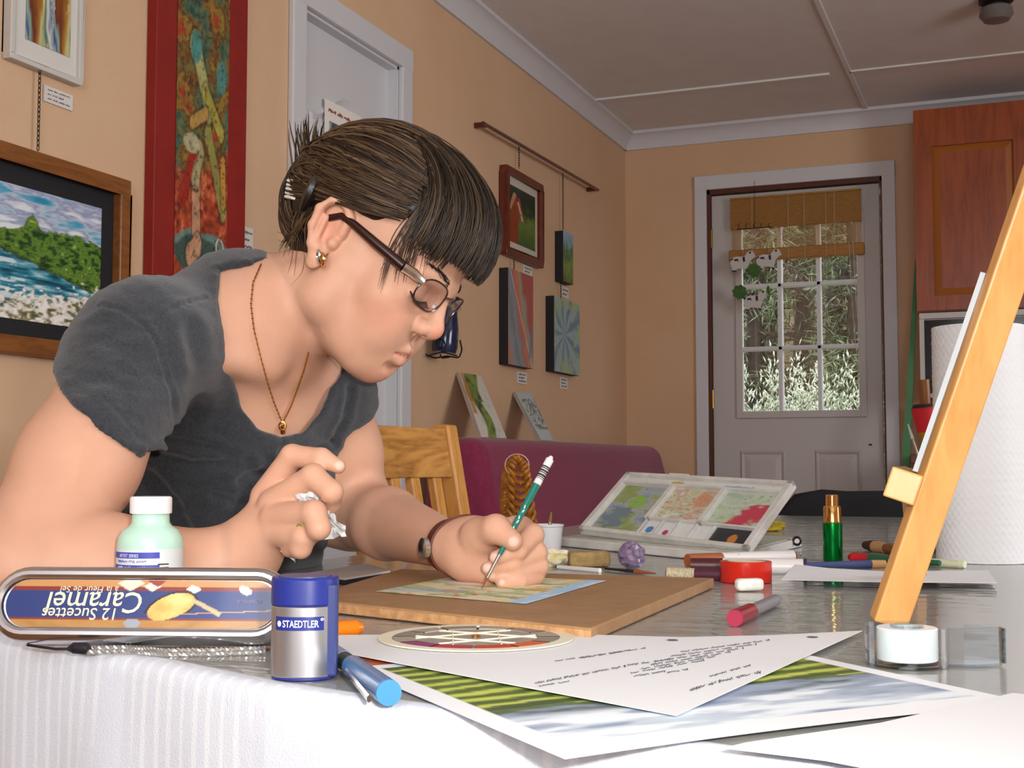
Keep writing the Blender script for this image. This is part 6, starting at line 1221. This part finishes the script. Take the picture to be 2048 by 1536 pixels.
for pts, wd_, dp_ in (([(300, 905), (380, 930), (450, 925), (540, 960)], 9, .0045), ([(335, 880), (420, 895), (500, 925)], 8, .004), ([(480, 960), (560, 930), (640, 905)], 9, .0045), ([(300, 950), (350, 1000), (380, 1070)], 9, .004),
                        ([(430, 990), (500, 1010), (560, 985)], 10, .004), ([(560, 905), (620, 900), (665, 885)], 7, .004), ([(700, 775), (690, 830), (668, 880)], 7, .003), ([(380, 660), (400, 740), (390, 820)], 16, .004),
                        ([(203, 612), (245, 620), (290, 650), (318, 700), (340, 770), (350, 850), (330, 900)], 3.5, .0022), ([(305, 652), (340, 622), (375, 605), (412, 596)], 3.5, .0022), ([(116, 722), (180, 770), (240, 830), (290, 890)], 2.6, .0012)):
    crease(pts, wd_, dp_)
SV = SV + outd * disp[:, None]
def shirt_mat():
    m = mat('charcoal_jersey', ('3a3d42', '2b2d31'), .9, spec=.2, bump=.5, bscale=900, vscale=420, sheen=.25); return m
shirt = pm('t_shirt', SV, SQ, shirt_mat(), person)
sm = shirt.modifiers.new('soften', 'SMOOTH'); sm.factor = .4; sm.iterations = 2

# seated legs under the table
hipN, hipF = PC - sv * .07, PC + sv * .07; kx = np.array([1.0, .12, 0.]); kx /= np.linalg.norm(kx)
leg = []
for hp0, sg in ((hipN, -1), (hipF, 1)):
    hp0 = np.array([hp0[0], hp0[1], .52]); kn = hp0 + kx * .40 + np.array([0, sg * .02, .0]); an = kn + np.array([-.06, 0, -.42])
    leg += [cone(np.array([hp0[0], hp0[1], .60]), hp0, .12, .095, .06), cone(hp0, kn, .085, .062, .04), cone(kn, an, .062, .042, .03)]
LV, LQ = biggest(*mesh_region(leg, np.eye(3), [np.array([hipN[0] - .1, hipN[1] - .25, .08]), np.array([hipF[0] + .5, hipF[1] + .25, .72])], .06, .009))
pm('trousers', LV, LQ, mat('denim', ('2a3346', '232a3a'), .9, vscale=300), person)
for hp0, sg in ((hipN, -1), (hipF, 1)):
    an = np.array([hp0[0], hp0[1], .1]) + kx * .40 + np.array([-.06, sg * .02, -.03]); b_ = MB(); b_.sphere(an + kx * .06 - np.array([0, 0, .02]), (.13, .046, .05), 16, 10)
    b_.v = [tuple(PI @ Vector((v[0], v[1], max(v[2], 0.0)))) for v in b_.v]; b_.build('shoe', mat('shoe_black', '1d1b1a', .5), person, True)
# ================================================================ hair, glasses, jewellery (worn by the painter)
HC = H(-.004, 0, .047)
def shell(dirv, g):
    """point on the hair shell in head-frame direction dirv, g metres above the skull"""
    r = np.array([.096 + g, .077 + g, .086 + g]); dv = dirv / np.linalg.norm(dirv); k = 1 / np.sqrt(((dv / r) ** 2).sum()); return dv * k
def hl(p): return HC + HB @ p
cap = [ell(HC, HB, (.099, .0795, .089), .01), ell(H(.036, 0, .062), HB, (.068, .066, .058), .02), ell(H(-.056, 0, .026), HB, (.026, .046, .044), .02), ell(H(-.054, 0, -.004), HB, (.022, .042, .026), .02)]
# carve the face, the temple and the ear region out of the cap
cap0 = list(cap)
cap += [Prim('fn', .010, '-', f=lambda P: np.maximum((P - H(0, 0, .034).astype(np.float32)) @ (hu - hf * .12).astype(np.float32), -(P - H(-.006, 0, 0).astype(np.float32)) @ hf.astype(np.float32)), pts=[H(.10, -.09, -.06), H(.10, .09, .05), H(-.03, .09, -.05), H(-.03, -.09, .0)], rad=.06)]
for s in (-1, 1): cap += [ell(H(.058, s * .082, .036), HB, (.030, .030, .026), .01, '-'), ell(H(-.012, s * .085, .008), HB, (.030, .022, .034), .008, '-')]
cap += [Prim('fn', .008, '-', f=lambda P: (P - H(-.07, 0, -.022).astype(np.float32)) @ (hu * .9 + hf * .45).astype(np.float32), pts=[H(-.12, -.08, -.06), H(0, .08, -.02)], rad=.02)]
KV, KQ = biggest(*mesh_region(cap, HB, [H(-.12, -.09, -.06), H(.115, .09, .15)], .01, .0022))
M_hair = vmat('hair_brown', rough=.42, spec=.38)
hair_cols = [C3(c) for c in ('2e2016', '3a2a1c', '493624', '241811', '5c4730')]
hv, hq, hcol = [KV], [KQ], [np.tile(C3('1f150f'), (len(KV), 1))]
nv_ = len(KV)
def strand(pts, r, c, sides=4):
    global nv_
    pts = np.asarray(pts); m = len(pts); t = np.gradient(pts, axis=0); t /= np.linalg.norm(t, axis=1)[:, None] + 1e-12
    a = np.cross(t, np.array([.31, .53, .79])); a /= np.linalg.norm(a, axis=1)[:, None] + 1e-12; b = np.cross(t, a)
    th = np.arange(sides) * 2 * np.pi / sides; rr = np.asarray(r)[:, None, None]
    P = pts[:, None, :] + (a[:, None, :] * np.cos(th)[None, :, None] + b[:, None, :] * np.sin(th)[None, :, None]) * rr
    i = np.arange(m - 1)[:, None]; j = np.arange(sides)[None, :]; j2 = (j + 1) % sides
    q = np.stack([i * sides + j + 0 * i, i * sides + j2 + 0 * i, (i + 1) * sides + j2, (i + 1) * sides + j], -1).reshape(-1, 4) + nv_
    hv.append(P.reshape(-1, 3)); hq.append(q); hcol.append(np.tile(c, (m * sides, 1))); nv_ += m * sides
def slerp(a, b, t):
    a = a / np.linalg.norm(a); b = b / np.linalg.norm(b); w = math.acos(max(-1, min(1, a @ b))); return (np.sin((1 - t) * w)[:, None] * a + np.sin(t * w)[:, None] * b) / math.sin(w)
rg = np.random.default_rng(4)
pend = []
def flush():
    A = np.concatenate([p[0] for p in pend]); G = np.concatenate([p[1] for p in pend]); dr = A - HC; dr /= np.linalg.norm(dr, axis=1)[:, None]
    for _ in range(5): A = A + dr * (G - ev_all(cap0, A))[:, None]
    o = 0
    for p in pend: strand(A[o:o + len(p[0])], p[2], p[3]); o += len(p[0])
    pend.clear()
clipd = np.array([-.098, .018, .012])
def lay(d0, d1, g0, g1, r, n=14, via=None, dark=1.0):
    t = np.linspace(0, 1, n)
    if via is None: D = slerp(d0, d1, t)
    else:
        A = slerp(d0, via, t); B_ = slerp(via, d1, t); D = A * (1 - t)[:, None] + B_ * t[:, None]
    g = g0 + (g1 - g0) * t + .004 * np.sin(np.pi * t) * rg.normal() * .5
    wob = rg.normal(0, .012, 3); pts = np.array([hl(shell(D[i] + wob * math.sin(math.pi * t[i]), g[i])) for i in range(n)])
    pend.append((pts, g, r * (np.sin(np.pi * np.clip(t * .94 + .05, 0, 1)) ** .4), hair_cols[rg.integers(5)] * rg.uniform(.7, 1.4) * dark))
# swept back from the crown and the temples to the clip
for i in range(3000):
    a = rg.uniform(-1, 1); b = rg.uniform(0, 1)
    if rg.random() < .42:      # from the parting over the top
        d0 = np.array([.045 + .03 * b, a * .075, .085 - .035 * abs(a)]); via = np.array([-.03, a * .085, .085 - .02 * abs(a)])
    else:                      # from the temple and above the ear
        s = 1 if rg.random() < .7 else -1; e_ = rg.random(); d0 = np.array([.056 - .085 * b, s * .074, .004 - .022 * b + .055 * e_]); via = np.array([-.050, s * .072, -.034 + .075 * e_ + .012 * rg.random()])
    lay(d0, clipd + rg.normal(0, .012, 3) * np.array([.5, 1, 1.3]) + np.array([0, 0, -.012]), rg.uniform(.001, .0045), rg.uniform(.000, .005), rg.uniform(.0007, .0014), via=via)
# fringe: from the crown forward and down over the forehead
for i in range(1000):
    a = rg.uniform(-1, 1); sd = 1 if a > 0 else -1
    d0 = np.array([.005 + rg.uniform(-.05, .05), a * .05, .092]); low = -.010 + .022 * rg.random() ** 1.5 + (.002 if a < .5 else -.006)
    d1 = np.array([.092 - .030 * abs(a) ** 2.2, a * .070, low + .004]); g1 = .007 + rg.uniform(-.003, .005)
    lay(d0, d1, rg.uniform(.001, .006), g1 - .006 * abs(a), rg.uniform(.0006, .0012), via=np.array([.085 - .02 * abs(a), a * .066, .058]), dark=.5)
for i in range(260):           # up from the nape
    s = 1 if rg.random() < .75 else -1; lay(np.array([-.045 - .03 * rg.random(), s * (.030 + .03 * rg.random()), -.062 + .012 * rg.random()]), clipd + rg.normal(0, .010, 3), .001, .004, .0009)
flush()
# loose wisps by the temple (near side) and at the nape
def wisp(pix, d, r, c=None):
    pts = np.array([P_(x, y, dd) for (x, y), dd in zip(pix, d)]) if d is not None else hit(pix, headcap, 1.0, .0025); t = np.linspace(0, 1, len(pts)); tt = np.linspace(0, 1, 16)
    sm_ = np.stack([np.interp(tt, t, pts[:, k]) for k in range(3)], 1)
    for _ in range(3): sm_[1:-1] = (sm_[:-2] + sm_[1:-1] * 2 + sm_[2:]) / 4
    strand(sm_, r * (1 - tt ** 2 * .85), hair_cols[rg.integers(5)] if c is None else c, 5)
headcap = head + neck + cap0
for k in range(46):
    j = rg.normal(0, 1, 4); x0 = 868 + 22 * rg.random(); tp = rg.choice(4, p=[.3, .3, .25, .15])
    ends = [(765, 560), (792, 545), (812, 548), (845, 530)][tp]; mid = [(800, 470), (815, 470), (835, 470), (862, 470)][tp]
    wisp([(x0, 345 + 14 * j[0]), ((x0 + mid[0]) / 2 + 12, 405 + 6 * j[1]), (mid[0] + 5 * j[2], mid[1] + 8 * j[1]), ((mid[0] * .45 + ends[0] * .55) + 5 * j[2], 510 + 6 * j[3]), (ends[0] + 6 * j[2], ends[1] + 14 * j[0])], None, .0007)
for k in range(26):
    j = rg.normal(0, 1, 4); wisp([(612 + 10 * j[0], 420 + 8 * j[1]), (598 + 8 * j[0], 450), (584 + 9 * j[2], 478 + 6 * j[1]), (574 + 12 * j[2], 500 + 10 * j[3])], None, .0006)
for pts_ in ([(600, 470), (610, 510), (606, 545), (580, 572)], [(588, 480), (584, 520), (575, 548)], [(596, 476), (592, 520), (588, 555)], [(575, 470), (548, 462), (535, 490), (540, 510)], [(572, 486), (552, 478), (545, 500)]):
    wisp(pts_, None, .00035)
for k in range(40):            # short ends standing up behind the clip
    j = rg.normal(0, 1, 3); x0 = 622 + 14 * j[0]; wisp([(x0, 345 + 10 * j[1]), (x0 - 4 + 3 * j[2], 305), (x0 - 6 + 8 * j[2], 270 + 10 * j[1]), (x0 - 4 + 11 * j[2], 248 + 12 * j[1])], [1.275, 1.27, 1.265, 1.26], .0011)
HV = np.concatenate(hv); HQ = np.concatenate(hq); HCo = np.concatenate(hcol)
hair = pm('hair', HV, HQ, M_hair, person, HCo)
def wbuild(mb, name, m, parent, **kw):
    mb.v = [tuple(PI @ Vector(v)) for v in mb.v]; return mb.build(name, m, parent, **kw)
# hair claw clip
M_clip = mat('clip_black', '15120f', .25, spec=.7); M_clipl = mat('clip_pale', 'c9c3b8', .3)
def hp(f, r, u): return Vector(H(f, r, u))
b = MB()
cpt = [P_(642, 342, 1.20), P_(630, 368, 1.195), P_(618, 395, 1.195), P_(604, 420, 1.20)]
b.tube(cpt, [.003, .0062, .0068, .003], 8)
clip = wbuild(b, 'hair_clip', M_clip, person, smooth=True)
for i in range(5):
    t = i / 4; a = P_(576 - 5 * t, 361 + 32 * t, 1.228); b2 = P_(604 - 4 * t, 367 + 33 * t, 1.222); bb = MB(); bb.tube([a, (a + b2) / 2 + et * .004, b2], [.0017, .0019, .0015], 6); wbuild(bb, 'tooth', M_clipl, clip, smooth=True)
bb = MB(); bb.tube([P_(590, 357, 1.232), P_(573, 364, 1.23), P_(569, 380, 1.23), P_(572, 397, 1.23), P_(586, 402, 1.232)], .0030, 8); wbuild(bb, 'grip', M_clip, clip, smooth=True)
# glasses
M_frame = mat('frame_brown', '2a100a', .25, spec=.6); M_fmet = mat('frame_metal', '6d625c', .25, 1.0); M_silver = mat('silver', 'd5d3d0', .2, 1.0); M_lens = glassmat('lens_glass', 'f4f0f2')
gl = thing('eyeglasses', None, None, parent=None); gl.parent = person
def ell_pts(c, rx, rz, n=28, p=2.6):
    out = []
    for i in range(n):
        a = 2 * math.pi * i / n; cx, cz = math.cos(a), math.sin(a); k = (abs(cx) ** p + abs(cz) ** p) ** (-1 / p)
        out.append((c, k * cx * rx, k * cz * rz))
    return out
LF = .1030; LU = .0085
def lens_ring(s):
    pts = []
    for (_, x, z) in ell_pts(0, .0235, .0148): r = s * .0335 + x; pts.append(H(LF - .0035 - 2.2 * (abs(r) - .01) ** 2 * 2.0 + z * .12, r, LU + z))
    return pts
for s in (1, -1):
    ring = lens_ring(s); b = MB(); b.tube([Vector(p) for p in ring], .0009, 6, closed=True); wbuild(b, 'rim', M_fmet, gl, smooth=True)
    c = sum(ring) / len(ring); b = MB(); n = len(ring); b.add([Vector(c)] + [Vector(p) for p in ring], [(0, 1 + i, 1 + (i + 1) % n) for i in range(n)]); wbuild(b, 'lens', M_lens, gl, smooth='all')
    hg = [H(LF - .012, s * .057, LU + .006), H(LF - .020, s * .0655, LU + .008), H(LF - .030, s * .0705, LU + .008)]
    b = MB(); b.tube([Vector(p) for p in hg], [.0035, .0048, .0048], 8, flat=1.0, up=hu); wbuild(b, 'hinge', M_silver, gl, smooth=True)
    tp = [H(LF - .030, s * .0710, LU + .008), H(.04, s * .0765, .0205), H(.012, s * .0780, .0245), H(-.004, s * .078, .025), H(-.018, s * .076, .014), H(-.030, s * .071, -.006)]
    b = MB(); b.tube([Vector(p) for p in tp], [.0050, .0048, .0040, .0034, .0036, .0038], 10, up=hu); wbuild(b, 'temple_arm', M_frame, gl, smooth=True)
    b = MB(); b.sphere(H(LF - .008, s * .011, LU - .007), .0028, 8, 6); b.tube([Vector(H(LF - .005, s * .012, LU - .003)), Vector(H(LF - .008, s * .011, LU - .007))], .0005, 5); wbuild(b, 'nose_pad', mat('clear_pad', 'd8cfc4', .2), gl, smooth=True)
b = MB(); b.tube([Vector(H(LF - .003, .011, LU + .006)), Vector(H(LF + .001, 0, LU + .009)), Vector(H(LF - .003, -.011, LU + .006))], .0011, 8); wbuild(b, 'bridge', M_fmet, gl, smooth=True)
# lashes and brows
M_lash = mat('lash', '1c1310', .7)
for s in (1, -1):
    b = MB(); t = np.linspace(0, 1, 16); root = project(np.array([H(.0885 - .0075 * q, s * (.0185 + .027 * q), .0008 - .003 * math.sin(q * 3.1)) for q in t]), head, .0004)
    b.tube([Vector(p) for p in root], .0008, 5)
    for p, q in zip(root, t): b.tube([Vector(p), Vector(p + hf * .004 - hu * .003 + hr * s * .001), Vector(p + hf * .0075 - hu * .0035 + hr * s * .002)], [.0006, .0004, .0002], 4)
    wbuild(b, 'eyelash', M_lash, person)
    t = np.sort(rg.random(60)); root = project(np.array([H(.098 - .017 * q ** 1.6, s * (.014 + .034 * q), .0265 + .006 * math.sin(q * 2.4) + rg.normal(0, .0013)) for q in t]), head, .0006)
    b = MB(); b.tube([Vector(p) for p in root[::6]], .0007, 4)
    for p in root: b.tube([Vector(p), Vector(p + hr * s * .005 + hu * .0012 - hf * .0012)], [.0005, .0002], 4)
    wbuild(b, 'eyebrow', M_lash, person)
# earrings
M_gold = mat('gold', 'd9a860', .18, 1.0)
for k, (x, y) in enumerate(((637, 512), (645, 519))):
    c = P_(x, y, 1.178 - .002 * k); b = MB(); b.tube([Vector(c + (eu * math.cos(a) + (er * .35 + et * .93) * math.sin(a)) * .0052) for a in np.linspace(0, 2 * np.pi, 18)[:-1]], .0017, 8, closed=True); wbuild(b, 'earring', M_gold if k else M_silver, person, smooth=True)
# necklace lies on the skin
full_skin = grow(torso, -.006) + neck
nl = [(522, 528), (506, 565), (502, 610), (508, 660), (520, 710), (534, 760), (548, 805), (563, 842)]; nr = [(617, 705), (608, 740), (596, 775), (582, 812), (567, 842)]
def dense(pp, n): t = np.linspace(0, 1, len(pp)); tt = np.linspace(0, 1, n); return [(float(np.interp(q, t, [p[0] for p in pp])), float(np.interp(q, t, [p[1] for p in pp]))) for q in tt]
neckl = thing('necklace', None, None); neckl.parent = person
for pp in (nl, nr):
    hp_ = hit(dense(pp, 70), full_skin, 1.0, .0018); b = MB()
    for i in range(0, len(hp_) - 1): b.sphere(Vector(hp_[i]), (.0012 if i % 2 else .0008), 6, 4)
    b.tube([Vector(p) for p in hp_], .0005, 5); wbuild(b, 'chain', M_gold, neckl, smooth=True)
pp_ = hit([(565, 852), (566, 866)], full_skin, 1.0, .003); b = MB(); b.tube([Vector(pp_[0] + (eu * math.cos(a) + er * math.sin(a) * .7) * .0042) for a in np.linspace(0, 2 * np.pi, 14)[:-1]], .0012, 6, closed=True); b.tube([Vector(pp_[0]), Vector(pp_[1])], [.0022, .0028], 8); wbuild(b, 'pendant', M_gold, neckl, smooth=True)
# wrist watch on the brush hand
wt = thing('wristwatch', None, None); wt.parent = person
wc = FWr + wf * -.002; wx = np.cross(wf, eu); wx /= np.linalg.norm(wx); wy = np.cross(wx, wf)
b = MB(); n = 40; hw = .0060; vs = []; wrist_skin = arms + fh; R0 = .0248
for i in range(n):
    a = 2 * math.pi * i / n; rd = wx * math.cos(a) + wy * math.sin(a); rads = []
    for ww in (-hw, hw):                 # the strap follows the wrist
        t = .035
        for _ in range(25): t -= .8 * float(ev_all(wrist_skin, (wc + rd * t + wf * ww)[None])[0])
        rads.append(t)
    for (k, e, ww) in ((0, -.0004, -hw), (0, .0020, -hw * .9), (1, .0020, hw * .9), (1, -.0004, hw)): vs.append(Vector(wc + rd * (rads[k] + e) + wf * ww))
    if (rd @ (et * .72 - er * .69)) > .97: R0 = max(rads)
b.add(vs, [(i * 4 + j, i * 4 + (j + 1) % 4, ((i + 1) % n) * 4 + (j + 1) % 4, ((i + 1) % n) * 4 + j) for i in range(n) for j in range(4)])
wbuild(b, 'strap', mat('strap_leather', ('6a2f1c', '4c1f12'), .45, bump=.2, vscale=60), wt, smooth=40)
dv = et * .72 - er * .69; dv -= wf * (dv @ wf); dv /= np.linalg.norm(dv); up2 = np.cross(wf, dv)
b = MB(); b.lathe([(0, 0), (.0095, 0), (.0095, .0045), (.0075, .0055), (0, .0055)], 24, Matrix.Translation(Vector(wc + dv * (R0 + .001))) @ basis(Vector(wf), Vector(up2), Vector(dv)).to_4x4()); wbuild(b, 'watch_case', M_silver, wt, smooth=40)
# ================================================================ held in the hands
b0 = T(963, 1178, .0108); b1 = at(1103, 913, 1.125); pb_ = thing('paint_brush', 'teal brush with a white end held in the painting hand', 'brush', tuple(b0)); d = (b1 - b0); Lb_ = d.length; d.normalize()
def seg(t0, t1, r0, r1, nm, m, n=14): b = MB(); b.tube([d * (Lb_ * t0), d * (Lb_ * (t0 + t1) / 2), d * (Lb_ * t1)], [r0, (r0 + r1) / 2, r1], n); return b.build(nm, m, pb_, 40)
seg(0, .085, .0003, .0013, 'bristles', mat('bristle_rust', '8a4a22', .8)); seg(.08, .26, .0014, .0019, 'ferrule', mat('silver', 'd5d3d0', .2, 1.0)); seg(.25, .78, .0021, .0036, 'handle', mat('handle_teal', '0f6f62', .3, coat=.3)); seg(.78, .975, .0036, .0037, 'white_end', mat('handle_pink_white', 'e2d6d4', .35)); seg(.97, 1, .0036, .0015, 'tip', mat('handle_pink_white', 'e2d6d4', .35))
for k in range(9): tpos = .82 + k * .011; b = MB(); b.tube([d * (Lb_ * tpos), d * (Lb_ * (tpos + .004 + .003 * (k % 3)))], .00385, 14); b.build('bar_mark', mat('print_black', '2a2a2e', .6), pb_)
b = MB()
for k, tpos in enumerate((.40, .44, .49, .52, .57, .60)): s_ = (-FW).cross(d).normalized(); p = d * (Lb_ * tpos) + (-FW) * .0031; b = MB(); b.tube([p, p + d * .003 + s_ * (.0006 if k % 2 else -.0006)], .0005, 5); b.build('lettering', mat('print_white', 'f2f2f2', .5), pb_)
# crumpled tissue in the other hand
tc_ = at(640, 1018, 1.0); tis = thing('crumpled_tissue', 'crumpled white tissue squeezed in the raised hand', 'tissue', tuple(tc_)); M_ti = mat('tissue_white', ('dcdcdc', 'd2d0cf'), .9, vscale=40)
def tl(x, y, dd): return loc(tis, at(x, y, dd))
def rag(name, outline_px, d0, seed, parent=tis, m=M_ti):
    """ruffled leaf of tissue: fan of triangles with crinkled depth"""
    r = random.Random(seed); n = len(outline_px); cx = sum(p[0] for p in outline_px) / n; cy = sum(p[1] for p in outline_px) / n; b = MB(); R_ = 6; vs = [tl(cx, cy, d0)]
    pts = []
    for i in range(n):
        for k in range(3): a, c = outline_px[i], outline_px[(i + 1) % n]; t = k / 3; pts.append((a[0] + (c[0] - a[0]) * t + r.uniform(-2, 2), a[1] + (c[1] - a[1]) * t + r.uniform(-2, 2)))
    m_ = len(pts)
    for j in range(1, R_ + 1):
        for p in pts: q = j / R_; vs.append(tl(cx + (p[0] - cx) * q + r.uniform(-1, 1) * 1.5, cy + (p[1] - cy) * q + r.uniform(-1, 1) * 1.5, d0 + r.uniform(-.004, .004) + .004 * q * q))
    fs = [(0, 1 + i, 1 + (i + 1) % m_) for i in range(m_)] + [(1 + (j - 1) * m_ + i, 1 + j * m_ + i, 1 + j * m_ + (i + 1) % m_, 1 + (j - 1) * m_ + (i + 1) % m_) for j in range(1, R_) for i in range(m_)]
    b.add(vs, fs); o = b.build(name, m, parent); md = o.modifiers.new('thick', 'SOLIDIFY'); md.thickness = .0006; return o
rag('tissue_fold', [(592, 992), (612, 985), (630, 975), (648, 985), (662, 1010), (672, 1045), (690, 1052), (692, 1072), (668, 1076), (640, 1082), (646, 1055), (652, 1020), (634, 1002), (600, 1004)], .971, 4)
rag('tissue_fold', [(600, 990), (640, 985), (665, 1030), (640, 1050), (605, 1030)], 1.005, 7); rag('tissue_fold', [(560, 1100), (580, 1088), (592, 1112), (591, 1124), (574, 1110)], .972, 9)
rag('yellow_stain', [(588, 1042), (620, 1048), (620, 1060), (590, 1056)], .955, 11, m=mat('stain_lime', 'a8b41c', .8))
